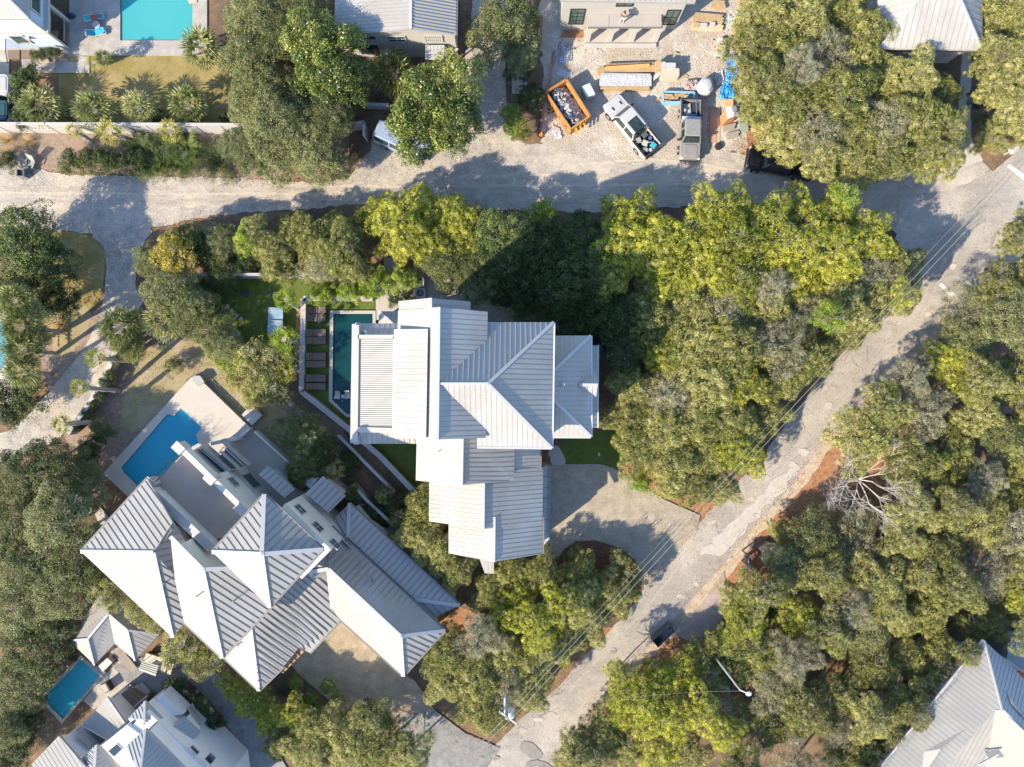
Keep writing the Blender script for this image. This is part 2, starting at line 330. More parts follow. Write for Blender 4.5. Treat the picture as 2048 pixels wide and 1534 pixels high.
# ------------------------------------------------------------------ pool basins and water
def water_mat(name, tint, opac=.25, rough=.02, wscale=1.2, body=None):
    m = bpy.data.materials.new(name); m.use_nodes = True; t = m.node_tree; t.nodes.clear()
    out = t.nodes.new('ShaderNodeOutputMaterial'); tr = t.nodes.new('ShaderNodeBsdfTransparent'); tr.inputs[0].default_value = (*tint, 1)
    gl = t.nodes.new('ShaderNodeBsdfGlossy'); gl.inputs['Roughness'].default_value = rough
    df = t.nodes.new('ShaderNodeBsdfDiffuse'); df.inputs[0].default_value = (*(body or [c * .7 for c in tint]), 1)
    fr = t.nodes.new('ShaderNodeFresnel'); fr.inputs[0].default_value = 1.33
    tc = t.nodes.new('ShaderNodeTexCoord'); n = t.nodes.new('ShaderNodeTexNoise'); n.inputs['Scale'].default_value = wscale * 3; n.inputs['Detail'].default_value = 5; n.inputs['Distortion'].default_value = 1.2
    bp = t.nodes.new('ShaderNodeBump'); bp.inputs['Strength'].default_value = .7; bp.inputs['Distance'].default_value = .05
    t.links.new(tc.outputs['Object'], n.inputs[0]); t.links.new(n.outputs[0], bp.inputs['Height'])
    t.links.new(bp.outputs[0], gl.inputs['Normal']); t.links.new(bp.outputs[0], fr.inputs['Normal'])
    a = t.nodes.new('ShaderNodeMixShader'); a.inputs[0].default_value = opac; t.links.new(tr.outputs[0], a.inputs[1]); t.links.new(df.outputs[0], a.inputs[2])
    b = t.nodes.new('ShaderNodeMixShader'); t.links.new(fr.outputs[0], b.inputs[0]); t.links.new(a.outputs[0], b.inputs[1]); t.links.new(gl.outputs[0], b.inputs[2])
    t.links.new(b.outputs[0], out.inputs[0]); return m
def pool(label, pts, z, depth, floor, tint, shelf=None, opac=.2, body=None):
    c = P(*np.mean(pts, axis=0)); t = thing('swimming_pool', label, 'pool', (c.x, c.y, 0))
    W = [P(*p) for p in pts]; b = MB(); b.sheet([(p.x, p.y) for p in W], z - depth)
    n = len(W)
    for i in range(n):
        p, q = W[i], W[(i + 1) % n]; b.poly([(p.x, p.y, z - depth), (q.x, q.y, z - depth), (q.x, q.y, z + .02), (p.x, p.y, z + .02)])
    b.build('basin', floor, t)
    if shelf:
        for sh, dz, mm in shelf:
            s_ = MB(); s_.prism([P(*p) for p in sh], z - depth + .01, z - dz); s_.build('shelf', mm, t)
    w_ = MB(); w_.sheet([(p.x, p.y) for p in W], z - .06); wo = w_.build('water', water_mat('water_' + str(len(bpy.data.materials)), tint, opac, body=body), t)
    return t
F_blue = mat('pool_plaster_blue', (.07, .46, .66), .6, (.05, .38, .58), .8, 6)
F_aqua = mat('pool_plaster_aqua', (.36, .62, .62), .6, (.44, .70, .68), .7, 6, speck=(.55, .8, .78), ss=5)
F_teal = mat('pool_plaster_teal', (.07, .25, .26), .6, (.055, .20, .22), .8, 6)
F_pale = mat('pool_pebbles', (.50, .57, .52), .8, (.42, .50, .46), 5, 6, speck=(.65, .7, .66), ss=12)
F_steel = mat('pool_shelf_grey', (.17, .24, .27), .6, (.15, .21, .24), 1, 6)
pool('bright turquoise pool in the paved terrace of the blue house', POOL_A, 0.08, .7, mat('pool_aq', (.08, .60, .62), .6, (.12, .66, .66), .5, 5), (.72, 1, 1),
     [([(347, -60), (386, -60), (386, 82), (347, 82)], .12, F_pale), ([(272, -60), (347, -60), (347, 82), (272, 82)], .35, F_aqua)], opac=.55, body=(.10, .56, .56))
pool('long dark teal pool beside the louvred pergola', POOL_C, 0.12, 1.3, F_teal, (.62, .88, .9),
     [([(668, 764), (746, 764), (746, 828), (694.5, 828), (665.5, 799)], .18, F_steel), ([(668, 756), (746, 756), (746, 764), (668, 764)], .5, F_steel), ([(701, 768), (706, 768), (706, 826), (701, 826)], .04, mat('spa_tile', (.15, .42, .48), .5))], opac=.5, body=(.012, .085, .085))
pool('deep blue pool on the white terrace of the house with the tower roof', POOL_B, .46, .38, F_blue, (.55, .9, .98),
     [([(354, 831), (367, 816.5), (407, 854), (396, 868)], .1, mat('shelf_blue', (.40, .52, .58), .7))], opac=.55, body=(.04, .44, .60))
pool('small turquoise pool with stone rim beside the pool cottage', POOL_D, .1, .55, mat('pool_t', (.06, .50, .60), .6, (.2, .62, .68), 2.4, 6), (.7, .95, .97), opac=.55, body=(.06, .54, .62))
pool('pale pool cut by the left picture edge behind the palms', POOL_E, .08, .7, mat('pool_p', (.36, .68, .7), .6, (.5, .8, .8), 3, 6), (.85, .98, 1), opac=.4, body=(.25, .58, .60))
# ------------------------------------------------------------------ house building kit
def plane_from(p):       # three points -> (normal up, d)
    n = (p[1] - p[0]).cross(p[2] - p[0]).normalized()
    if n.z < 0: n = -n
    return n, n.dot(p[0])
def onplane(x, y, pl):   # where the view ray through a photo pixel meets a roof plane
    n, d = pl; A = P(x, y, 0); C = Vector((0, 0, H)); r = A - C; t = (d - n.dot(C)) / n.dot(r); return C + r * t
def clip_lines(poly, sp, dirv=None, phase=.5, margin=.05):
    """seams running down the slope across a planar polygon: list of (a,b,normal)"""
    n = Vector((0, 0, 0)); k = len(poly)
    for i in range(k):
        a, b = poly[i], poly[(i + 1) % k]; n += a.cross(b)
    n.normalize()
    if n.z < 0: n = -n
    d = dirv or (Vector((0, 0, -1)) + n * n.z)
    d = (d - n * d.dot(n))
    if d.length < 1e-3: d = Vector((1, 0, 0))
    d.normalize(); u = n.cross(d); o = poly[0]
    q = [((p - o).dot(u), (p - o).dot(d)) for p in poly]
    lo, hi = min(a[0] for a in q), max(a[0] for a in q); out = []; x = lo + sp * phase
    while x < hi - 1e-4:
        ys = []
        for i in range(k):
            (x0, y0), (x1, y1) = q[i], q[(i + 1) % k]
            if (x0 <= x < x1) or (x1 <= x < x0): ys.append(y0 + (y1 - y0) * (x - x0) / (x1 - x0))
        ys.sort()
        for a, b in zip(ys[::2], ys[1::2]):
            if b - a > .15: out.append((o + u * x + d * (a + margin), o + u * x + d * (b - margin), n))
        x += sp
    return out
M_roof = mat('white_metal_roof', (.33, .312, .285), .45, (.305, .29, .268), .5, 8, spec=.3, var2=(.37, .365, .35), vs2=.3, speck=(.36, .33, .28), ss=5)
M_roofg = mat('grey_metal_roof', (.35, .35, .35), .45, (.32, .325, .325), .6, 7, spec=.35)
M_roof2 = mat('warm_white_metal_roof', (.295, .277, .25), .5, (.275, .26, .235), .6, 8, spec=.3, var2=(.34, .33, .315), vs2=.3, speck=(.34, .30, .25), ss=4)
M_roofw = mat('weathered_metal_roof', (.33, .315, .288), .5, (.28, .27, .25), .8, 8, spec=.3, var2=(.27, .26, .245), vs2=.35)
M_seam = mat('roof_seam', (.24, .25, .26), .5); M_seamd = mat('dark_roof_seam', (.18, .18, .185), .5)
M_cap = mat('ridge_flashing', (.42, .42, .415), .45, spec=.3); M_wall = mat('white_wall', (.38, .362, .33), .8, (.355, .34, .31), .7, 7)
M_walle = mat('cream_wall', (.62, .60, .53), .85, (.58, .56, .50), .7, 7); M_blue = mat('pale_blue_wall', (.46, .56, .70), .8, (.43, .53, .67), .8, 6)
M_fascia = mat('fascia', (.62, .61, .59), .6); M_gut = mat('gutter', (.50, .50, .50), .5); M_gutd = mat('dark_gutter', (.16, .15, .14), .5)
M_glass = mat('window_glass', (.02, .03, .035), .06, (.035, .055, .06), .8, 3, spec=.8); M_glassg = mat('green_glass', (.03, .07, .06), .06, (.06, .10, .09), 1.5, 4, spec=.8)
M_deckb = mat('tan_deck_boards', (.47, .40, .34), .8, (.41, .345, .29), 1.2, 7); M_wood = mat('wood', (.42, .26, .13), .8, (.34, .2, .1), 3, 6)
M_trim = mat('white_trim', (.42, .405, .38), .55); M_blk = mat('black_metal', (.025, .025, .028), .5); M_porchd = mat('porch_boards', (.20, .15, .11), .8, (.15, .11, .08), 2, 6)

def roof(parent, V, F, m=M_roof, seam=.4, sh=.016, sw=.024, ms=M_seam, t=.2, caps=(), capw=.22, mc=M_cap, gut=None, walls=True, wm=None, inset=.3, zb=0, dirs=None, name='roof', wname='wall', wdrop=.15, batten=None):
    """V: key -> (px,py,z or None). F: key lists, counter-clockwise or not."""
    W = {k: (P(*v) if v[2] is not None else None) for k, v in V.items()}
    for f in F:
        kn = [k for k in f if W[k] is not None]; un = [k for k in f if W[k] is None]
        if un:
            pl = plane_from([W[k] for k in kn[:3]])
            for k in un: W[k] = onplane(V[k][0], V[k][1], pl)
    W = {k: q for k, q in W.items() if q is not None}; b = MB(); edges = {}
    for f in F:
        pts = [W[k] for k in f]; ar = sum((pts[i].x * pts[(i + 1) % len(pts)].y - pts[(i + 1) % len(pts)].x * pts[i].y) for i in range(len(pts)))
        if ar < 0: f.reverse(); pts.reverse()
        b.poly(pts); b.poly([p - Vector((0, 0, t)) for p in pts[::-1]])
        for i in range(len(f)): edges.setdefault(frozenset((f[i], f[(i + 1) % len(f)])), []).append((f[i], f[(i + 1) % len(f)]))
    for e, l in edges.items():
        if len(l) == 1:
            a, c = W[l[0][0]], W[l[0][1]]; d = Vector((0, 0, t)); b.poly([a, a - d, c - d, c])
    b.cur = 1
    if seam:
        for i, f in enumerate(F):
            dv = dirs[i] if dirs and dirs[i] is not None else None
            for a, c, n in clip_lines([W[k] for k in f], seam, dv):
                b.bar(a, c, sw, sh * 1.5, up=n, off=sh * .25)
    ro = b.build(name, [m, ms], parent)
    if caps:
        cb = MB()
        for a, c in caps: cb.bar(W[a] + Vector((0, 0, .02)), W[c] + Vector((0, 0, .02)), capw, .10)
        cb.build('ridge_cap', mc, ro)
    if gut:
        gb = MB()
        for a, c in gut[0]:
            q, r = W[a], W[c]; o = (r - q).cross(Vector((0, 0, 1))).normalized(); cen = sum((W[k] for k in W), Vector()) / len(W)
            if (q - cen).dot(o) < 0: o = -o
            gb.bar(q + o * .07 - Vector((0, 0, .06)), r + o * .07 - Vector((0, 0, .06)), .12, .11)
        gb.build('gutter', gut[1], ro)
    if walls:
        cen = sum(W.values(), Vector()) / len(W); wb = MB()
        for f in F:
            pts = []
            for k in f:
                p = W[k]; d = Vector((cen.x - p.x, cen.y - p.y, 0)); L = d.length or 1
                pts.append(p + d * min(.9, inset * 1.35 / L) - Vector((0, 0, t + .02 + wdrop)))
            bot = [Vector((p.x, p.y, zb)) for p in pts]; n = len(pts)
            wb.poly(pts); wb.poly(bot[::-1])
            for i in range(n): j = (i + 1) % n; wb.poly([pts[i], bot[i], bot[j], pts[j]])
        wb.build(wname, wm or M_wall, parent)
    return W
def win(parent, a, c, z0, z1, n, m=M_glass, fr=M_trim, nx=2, ny=2, fw=.07, name='window'):
    """window on a wall: a, c = world xy of its two bottom corners, n = outward"""
    a = Vector((a[0], a[1], 0)); c = Vector((c[0], c[1], 0)); n = Vector((n[0], n[1], 0)).normalized(); L = (c - a).length; d = (c - a).normalized(); b = MB()
    def q(s0, s1, h0, h1, o, th):
        ctr = a + d * ((s0 + s1) / 2) + n * (o + th / 2) + Vector((0, 0, (h0 + h1) / 2))
        b.bar(ctr - d * ((s1 - s0) / 2), ctr + d * ((s1 - s0) / 2), th, h1 - h0)
    q(-fw, L + fw, z0 - fw, z0, 0, .07); q(-fw, L + fw, z1, z1 + fw, 0, .07); q(-fw, 0, z0, z1, 0, .07); q(L, L + fw, z0, z1, 0, .07)
    for i in range(1, nx): q(L * i / nx - .018, L * i / nx + .018, z0, z1, .02, .04)
    for i in range(1, ny): q(0, L, z0 + (z1 - z0) * i / ny - .018, z0 + (z1 - z0) * i / ny + .018, .022, .04)
    o = b.build(name, fr, parent); g = MB(); ctr = a + d * (L / 2) + n * .012 + Vector((0, 0, (z0 + z1) / 2))
    g.bar(ctr - d * (L / 2), ctr + d * (L / 2), .02, z1 - z0); g.build('pane', m, o); return o
def wallface(parent, pts, m, name='wall', th=.12):
    """a free wall between two photo pixels at ground and given heights: pts=[(px,py)..] footprint, extruded"""
    b = MB(); b.prism(pts[0], pts[1], pts[2]); return b.build(name, m, parent)

# ================================================================== CENTRAL HOUSE
c1 = zp(680, 560, 560, 420, 3.652); c2 = zp(780, 840, 620, 460, 3.303)
HC = thing('house', 'large white house with stepped standing seam roofs and louvred pergola in the middle', 'house', P(1000, 800))
def v(f, x, y, z): a = f(x, y); return (a[0], a[1], z)
# main north-south gable and its narrower north end
roof(HC, {'a': v(c1, 722, 198, 14.5), 'b': v(c1, 710, 1166, 14.5), 'c': v(c1, 400, 1152, 12.5), 'd': v(c1, 425, 222, 12.5), 'e': v(c1, 1065, 1154, 12.55), 'f': v(c1, 1079, 232, 12.55)},
     [['a', 'b', 'c', 'd'], ['a', 'b', 'e', 'f']], caps=[('a', 'b')], seam=.35)
roof(HC, {'a': v(c1, 660, 131, 14.05), 'b': v(c1, 668, 420, 14.05), 'c': v(c1, 428, 155, 12.45), 'd': v(c1, 440, 420, 12.45), 'e': v(c1, 952, 158, 12.45), 'f': v(c1, 952, 420, 12.45)},
     [['a', 'b', 'd', 'c'], ['a', 'b', 'f', 'e']], caps=[('a', 'b')], seam=.35)
# raised shed panel on the west slope
roof(HC, {'a': v(c1, 642, 357, 14.25), 'b': v(c1, 628, 1158, 14.25), 'c': v(c1, 393, 1150, 13.05), 'd': v(c1, 408, 360, 13.05)}, [['a', 'b', 'c', 'd']], seam=.42, t=.12, inset=.05, zb=11, wdrop=0, name='shed_roof', gut=([('c', 'd')], M_gut))
# big east wing: ridge runs west-east and ends in a hip
roof(HC, {'a': v(c1, 735, 757, 14.45), 'b': v(c1, 1080, 757, 14.45), 'ne': v(c1, 1559, 309, 11.7), 'nw': v(c1, 1000, 307, None), 'nx': v(c1, 735, 690, None)},
     [['a', 'b', 'ne', 'nw', 'nx']], seam=.36, sh=.075, sw=.045, ms=M_roof, inset=.5, m=M_roofg)
roof(HC, {'b': v(c1, 1080, 757, 14.45), 'ne': v(c1, 1559, 309, 11.7), 'se': v(c1, 1546, 1229, 11.7)}, [['b', 'ne', 'se']], caps=[('b', 'ne'), ('b', 'se')], seam=.36, inset=.5, gut=([('ne', 'se')], M_gut))
roof(HC, {'a': v(c1, 735, 757, 14.45), 'b': v(c1, 1080, 757, 14.45), 'se': v(c1, 1546, 1229, 11.7), 'sw': v(c1, 1002, 1223, None), 'sx': v(c1, 1000, 1060, None), 'sy': v(c1, 735, 800, None)},
     [['a', 'b', 'se', 'sw', 'sx', 'sy']], caps=[('a', 'b'), ('se', 'sw')], capw=.16, seam=.36, inset=.5)
# lower east wing
roof(HC, {'a': v(c1, 1452, 766, 11.75), 'ne': v(c1, 1831, 406, 9.3), 'se': v(c1, 1832, 1144, 9.3), 'n2': v(c1, 1490, 406, 9.3), 's2': v(c1, 1480, 1142, 9.3)},
     [['a', 'ne', 'n2'], ['a', 'ne', 'se'], ['a', 'se', 's2']], caps=[('a', 'ne'), ('a', 'se')], seam=.36, inset=.5, gut=([('ne', 'se'), ('se', 's2')], M_gut))
roof(HC, {'a': v(c1, 1745, 766, 9.9), 'b': v(c1, 1882, 767, 9.9), 'n1': v(c1, 1745, 640, 9.0), 'n2': v(c1, 1872, 668, 9.0), 's1': v(c1, 1745, 880, 9.0), 's2': v(c1, 1871, 858, 9.0)},
     [['a', 'b', 'n2', 'n1'], ['a', 'b', 's2', 's1']], caps=[('a', 'b')], seam=.4, inset=.15, name='dormer_roof')
roof(HC, {'a': v(c1, 1800, 478, 5.4), 'b': v(c1, 1880, 478, 4.9), 'c': v(c1, 1877, 1080, 4.9), 'd': v(c1, 1800, 1078, 5.4)}, [['a', 'b', 'c', 'd']], seam=.4, inset=.1, name='porch_roof', gut=([('b', 'c')], M_gut))
# southern telescoping gables
roof(HC, {'a': v(c2, 478, 60, 9.7), 'b': v(c2, 472, 431, 9.6), 'c': v(c2, 170, 399, 7.5), 'd': v(c2, 178, 60, 7.5), 'e': v(c2, 820, 400, 7.5), 'f': v(c2, 822, 60, 7.5)},
     [['a', 'b', 'c', 'd'], ['a', 'b', 'e', 'f']], caps=[('a', 'b')], seam=.36)
roof(HC, {'a': v(c2, 619, 300, 8.1), 'b': v(c2, 615, 721, 8.1), 'c': v(c2, 257, 669, 5.4), 'd': v(c2, 260, 300, 5.4), 'e': v(c2, 1008, 680, 5.45), 'f': v(c2, 1012, 312, 5.45), 'g': v(c2, 822, 330, None), 'h': v(c2, 800, 300, None)},
     [['a', 'b', 'c', 'd'], ['a', 'b', 'e', 'f', 'g', 'h']], caps=[('a', 'b')], seam=.36)
roof(HC, {'a': v(c2, 688, 640, 7.6), 'b': v(c2, 685, 938, 7.6), 'c': v(c2, 387, 880, 5.3), 'd': v(c2, 387, 640, 5.3), 'e': v(c2, 1007, 884, 5.42), 'f': v(c2, 1008, 640, 5.42)},
     [['a', 'b', 'c', 'd'], ['a', 'b', 'e', 'f']], caps=[('a', 'b')], seam=.36, gut=([('e', 'f')], M_gutd))
roof(HC, {'a': v(c2, 800, 170, 6.8), 'b': v(c2, 800, 335, 6.8), 'c': v(c2, 990, 335, 5.6), 'd': v(c2, 992, 170, 5.6)}, [['a', 'b', 'c', 'd']], seam=.28, name='lower_roof', gut=([('c', 'd')], M_gutd), inset=.1)
# flat strip with terrace tiles on the garage side, small south lean-to
b = MB(); b.prism([P(*c2(1013, 308), 3.4), P(*c2(1052, 308), 3.4), P(*c2(1048, 792), 3.4), P(*c2(1012, 830), 3.4)], 0, 3.4)
b.build('terrace', brickmat('roof_tiles', (.55, .52, .47), (.5, .47, .43), (.3, .28, .26), 1, 0, 1.2, .9, .04), HC)
b = MB(); b.bar(P(*c2(1053, 308), 3.45), P(*c2(1049, 792), 3.45), .12, .12); b.build('gutter', mat('verdigris', (.16, .27, .29), .5), HC)
roof(HC, {'a': v(c2, 590, 915, 3.3), 'b': v(c2, 686, 915, 3.3), 'c': v(c2, 686, 1016, 2.8), 'd': v(c2, 626, 1012, 2.8)}, [['a', 'b', 'c', 'd']], seam=.3, inset=.1, name='lean_to_roof')
# pergola and its hips over the pool terrace
pz = 6.6
fr = [c1(118, 316), c1(425, 316), c1(560, 1165), c1(558, 1196), c1(104, 1196)]
roof(HC, {'a': v(c1, 116, 317, 6.0), 'b': v(c1, 424, 317, 6.0), 'c': v(c1, 400, 412, 6.75), 'd': v(c1, 216, 412, 6.75)}, [['a', 'b', 'c', 'd']], seam=.42, walls=False, name='porch_roof', caps=[('a', 'd')])
roof(HC, {'a': v(c1, 104, 1196, 6.0), 'b': v(c1, 560, 1196, 6.0), 'c': v(c1, 560, 1110, 6.75), 'd': v(c1, 170, 1095, 6.75)}, [['a', 'b', 'c', 'd']], seam=.42, walls=False, name='porch_roof', caps=[('a', 'd')])
b = MB()
for (x0, y0), (x1, y1), w_ in [((122, 330), (112, 1180), .42), ((133, 415), (403, 415), .3), ((131, 1092), (398, 1098), .4), ((399, 412), (394, 1100), .2)]:
    b.bar(P(*c1(x0, y0), 6.72), P(*c1(x1, y1), 6.72), w_, .30)
b.bar(P(*c1(123, 322), 6.45), P(*c1(110, 1190), 6.45), .75, .12)
for x, y in [(122, 325), (118, 560), (115, 800), (112, 1000), (110, 1188)]:
    p = P(*c1(x, y), 6.4); b.box((p.x + .1, p.y, 3.2), (.3, .3, 6.3))
b.build('pergola_frame', M_trim, HC)
b = MB()
for i in range(44):
    y = 424 + (1082 - 424) * i / 43; a = P(*c1(141 - 8 * i / 43, y), 6.74); c = P(*c1(397 - 4 * i / 43, y + 1), 6.74)
    b.bar(a, c, .12, .02, up=Vector((0, -.2, 1)))
tag(b.build('louvre', mat('louvre_metal', (.40, .395, .385), .5), HC), 'evenly spaced pale louvre blades')
b = MB(); b.prism([P(*c1(150, 412), 3.2), P(*c1(600, 300), 3.2), P(*c1(600, 1150), 3.2), P(*c1(150, 1150), 3.2)], 3.0, 3.2); b.build('terrace', mat('painted_shade_boards', (.10, .10, .10), .8), HC)  # boards coloured dark, so the gaps between louvres read as shade
# little hipped roof by the steps
roof(HC, {'a': v(c1, 284, 228, 3.1), 'b': v(c1, 440, 228, 3.1), 'c': v(c1, 440, 330, 4.0), 'd': v(c1, 385, 322, 4.0), 'e': v(c1, 282, 330, 3.1)}, [['a', 'b', 'c', 'd'], ['a', 'd', 'e']], seam=.35, caps=[('a', 'd')], inset=.15, name='porch_roof')
for x, y, z in [(1628, 762, 10.6)]:
    p = P(*c1(x, y), z); b = MB(); b.tube((p.x, p.y, z - .6), (p.x, p.y, z + .45), .09, .09, 8); b.tube((p.x, p.y, z + .4), (p.x, p.y, z + .5), .15, .12, 8); b.build('vent_pipe', M_trim, HC)
p = P(*c2(315, 212), 8.6); b = MB(); b.tube((p.x, p.y, 8), (p.x, p.y, 8.95), .04, .04, 6); b.build('vent_pipe', M_gut, HC)
# spiral stair at the east end
p = P(1200, 690, 3); b = MB()
for i in range(14):
    t = 1.9 - i * .36; z = .25 + i * .3
    b.bar((p.x + .15 * math.cos(t), p.y + .15 * math.sin(t), z), (p.x + 1.0 * math.cos(t), p.y + 1.0 * math.sin(t), z), .24, .04)
    b.tube((p.x + math.cos(t), p.y + math.sin(t), z), (p.x + math.cos(t), p.y + math.sin(t), z + .95), .015)
b.tube((p.x, p.y, 0), (p.x, p.y, 5.2), .07)
b.build('spiral_stair', M_blk, HC)

# ================================================================== TOWER HOUSE (lower left)
d1 = zp(140, 740, 420, 320, 4.793); d2 = zp(380, 860, 560, 420, 3.652); d4 = zp(400, 1150, 520, 384, 3.938); d5 = zp(340, 860, 300, 240, 6.393)
HT = thing('house', 'large house with white hipped seam roofs, square tower and roof deck, lower left', 'house', P(520, 1150))
kw = dict(m=M_roof2, ms=M_seamd, seam=.48, sh=.05, sw=.034, capw=.30)
# tower
roof(HT, {'n': (528.7, 988.7, 11.6), 'e': (646.2, 1098.6, 11.6), 's': (538.8, 1214.6, 11.6), 'w': (424.6, 1103.7, 11.6), 'a': (523.8, 1108, 13.0)},
     [['n', 'e', 'a'], ['e', 's', 'a'], ['s', 'w', 'a'], ['w', 'n', 'a']], caps=[('a', 'n'), ('a', 'e'), ('a', 's'), ('a', 'w')], wm=M_walle, gut=([('n', 'e'), ('e', 's'), ('n', 'w')], M_gutd), inset=1.15, **kw)
# west hip
roof(HT, {'w': (162, 1103, 8.0), 'n': (294, 957, 8.0), 's': (345.2, 1275, 8.0), 'a': (307, 1105, 9.9), 'e': (368.4, 1245, 8.0), 'v': (348, 1150, None), 'n2': (345, 1045, None)},
     [['w', 'n', 'n2', 'a'], ['w', 'a', 's'], ['a', 's', 'e', 'v']], caps=[('a', 'w'), ('a', 's')], wm=M_walle, gut=([('w', 'n')], M_gutd), inset=.6, **kw)
roof(HT, {'a': (307, 1105, 9.85), 'n2': (345, 1045, 8.8), 'b': (395, 1120, None), 'v': (348, 1152, 9.0)}, [['a', 'n2', 'b', 'v']], wm=M_walle, **kw)
# middle hip
roof(HT, {'r': (341, 1073, 10.9), 'a': (406, 1138.5, 10.9), 's': (444, 1316, 8.7), 'e': (368.4, 1245, 8.7), 'v': (350, 1160, None), 'se': (546, 1210, 8.7), 'ne': (470, 1136, None)},
     [['r', 'a', 's', 'e', 'v'], ['a', 's', 'se', 'ne']], caps=[('r', 'a'), ('a', 's'), ('a', 'ne')], wm=M_walle, gut=([('e', 's'), ('s', 'se')], M_gutd), inset=.6, **kw)
# southern hip
roof(HT, {'w': (447, 1314.5, 4.2), 's': (517.5, 1381.5, 4.2), 'a': (501, 1254, 5.7)}, [['w', 's', 'a']], caps=[('a', 's')], wm=M_walle, inset=.6, gut=([('w', 's')], M_gutd), **kw)
roof(HT, {'a': (501, 1254, 5.7), 's': (517.5, 1381.5, 4.2), 'k': (567.5, 1333, 4.2), 'l': (598, 1295, None), 'm': (619.7, 1306, 4.2), 'e': (682, 1240, 4.2), 'v': (657, 1137, None), 't': (600, 1150, None)},
     [['a', 's', 'k', 'l', 'm', 'e', 'v', 't']], wm=M_walle, inset=.6, gut=([('m', 'e'), ('s', 'k')], M_gutd), **kw)
roof(HT, {'a': (501, 1254, 5.68), 't': (604, 1147, 5.68), 't2': (650, 1090, 5.1), 'a2': (556, 1198, 5.1), 'a3': (449, 1312, 4.3)}, [['a', 't', 't2', 'a2'], ['a', 'a2', 'a3']], wm=M_walle, walls=False, **kw)
# long south-east wing
roof(HT, {'r': (656.5, 1137.5, 6.5), 'a': (801, 1272, 6.5), 's': (806.3, 1352, 4.4), 'e': (890, 1261, 4.4), 'w': (681, 1239, 4.4), 'v': (666, 1224, None), 'n': (663.4, 1053, 4.4), 'q': (590, 1118, None), 't': (604, 1147, 6.45)},
     [['r', 'a', 's', 'w', 'v'], ['a', 's', 'e'], ['r', 'a', 'e', 'n', 'q', 't']], caps=[('r', 'a'), ('a', 's'), ('a', 'e'), ('r', 't'), ('r', 'v')], wm=M_walle, gut=([('n', 'e'), ('w', 's'), ('s', 'e')], M_gutd), inset=.6, **kw)
# lower north-east strip
kw2 = dict(kw); kw2['m'] = M_roofg; kw2['ms'] = M_seamd; kw2['sh'] = .05
roof(HT, {'n': (699.3, 1006.5, 2.9), 'e': (919.4, 1210.6, 2.9), 'a': (696, 1075, 3.9), 'b': (830, 1199, 3.9), 'c': (867, 1236, 3.1)},
     [['n', 'a', 'b', 'e'], ['b', 'e', 'c']], caps=[('n', 'a'), ('b', 'e')], wm=M_walle, inset=.4, gut=([('n', 'e')], M_gutd), name='lower_roof', **kw2)
roof(HT, {'n': (699.3, 1006.5, 2.9), 'a': (696, 1075, 3.9), 'w': (665, 1040, 3.0)}, [['n', 'a', 'w']], wm=M_walle, inset=.3, name='lower_roof', **kw2)
# roof deck with parapets
dz = 6.3
def dp(x, y, z=dz): return P(*d1(x, y), z)
b = MB(); dk = [dp(805, 1075), dp(1085, 790), dp(1700, 1385), dp(1500, 1590), dp(1330, 1640)]; b.prism(dk, 3.0, dz)
b.build('roof_deck', M_deckb, HT)
b = MB(); 
for a, c, n in clip_lines([Vector(p) for p in dk], .17, (dp(1700, 1385) - dp(1085, 790)).cross(Vector((0, 0, 1)))): b.bar(a, c, .03, .03, up=n)
b.build('deck_rib', mat('deck_rib', (.36, .30, .25), .8), HT)
b = MB(); b.bar(dp(1105, 765, 6.8), dp(1720, 1360, 6.8), .42, 1.0); b.build('parapet', M_walle, HT)
b = MB(); b.bar(P(*d5(-150, 790), 7.3) - Vector((.1, .1, 0)), P(*d5(590, 1490), 7.3) - Vector((.1, .1, 0)), .25, 2.0); b.build('wall', M_walle, HT)
b = MB(); b.bar(P(*d5(-170, 800), 8.35) - Vector((.1, .1, 0)), P(*d5(575, 1500), 8.35) - Vector((.1, .1, 0)), .5, .16); b.build('parapet_cap', M_trim, HT)
for x, y in [(1050, 745), (1350, 1040), (1640, 1330), (770, 1085)]:
    q = dp(x, y, 7.2); b = MB(); b.box((q.x, q.y, 6.7), (.75, .55, 1.3), math.radians(-43)); b.box((q.x, q.y, 7.4), (.9, .7, .12), math.radians(-43)); b.build('pier', M_trim, HT)
b = MB()
for dx, dy in [(0, 0), (25, 25)]: b.tube(dp(790 + dx, 1050 + dy, 7.1), dp(1060 + dx * .6, 790 + dy * .6, 7.1), .025)
for k in range(5): q = dp(790 + 55 * k, 1050 - 53 * k, 6.3); b.tube(q, q + Vector((0, 0, .85)), .02)
b.build('railing', M_blk, HT)
for x, y in [(935, 1272), (1120, 1450)]:
    q = dp(x, y, 5.6); b = MB(); b.box(q, (.28, .2, .25), math.radians(-43)); b.build('wall_lamp', M_blk, HT)
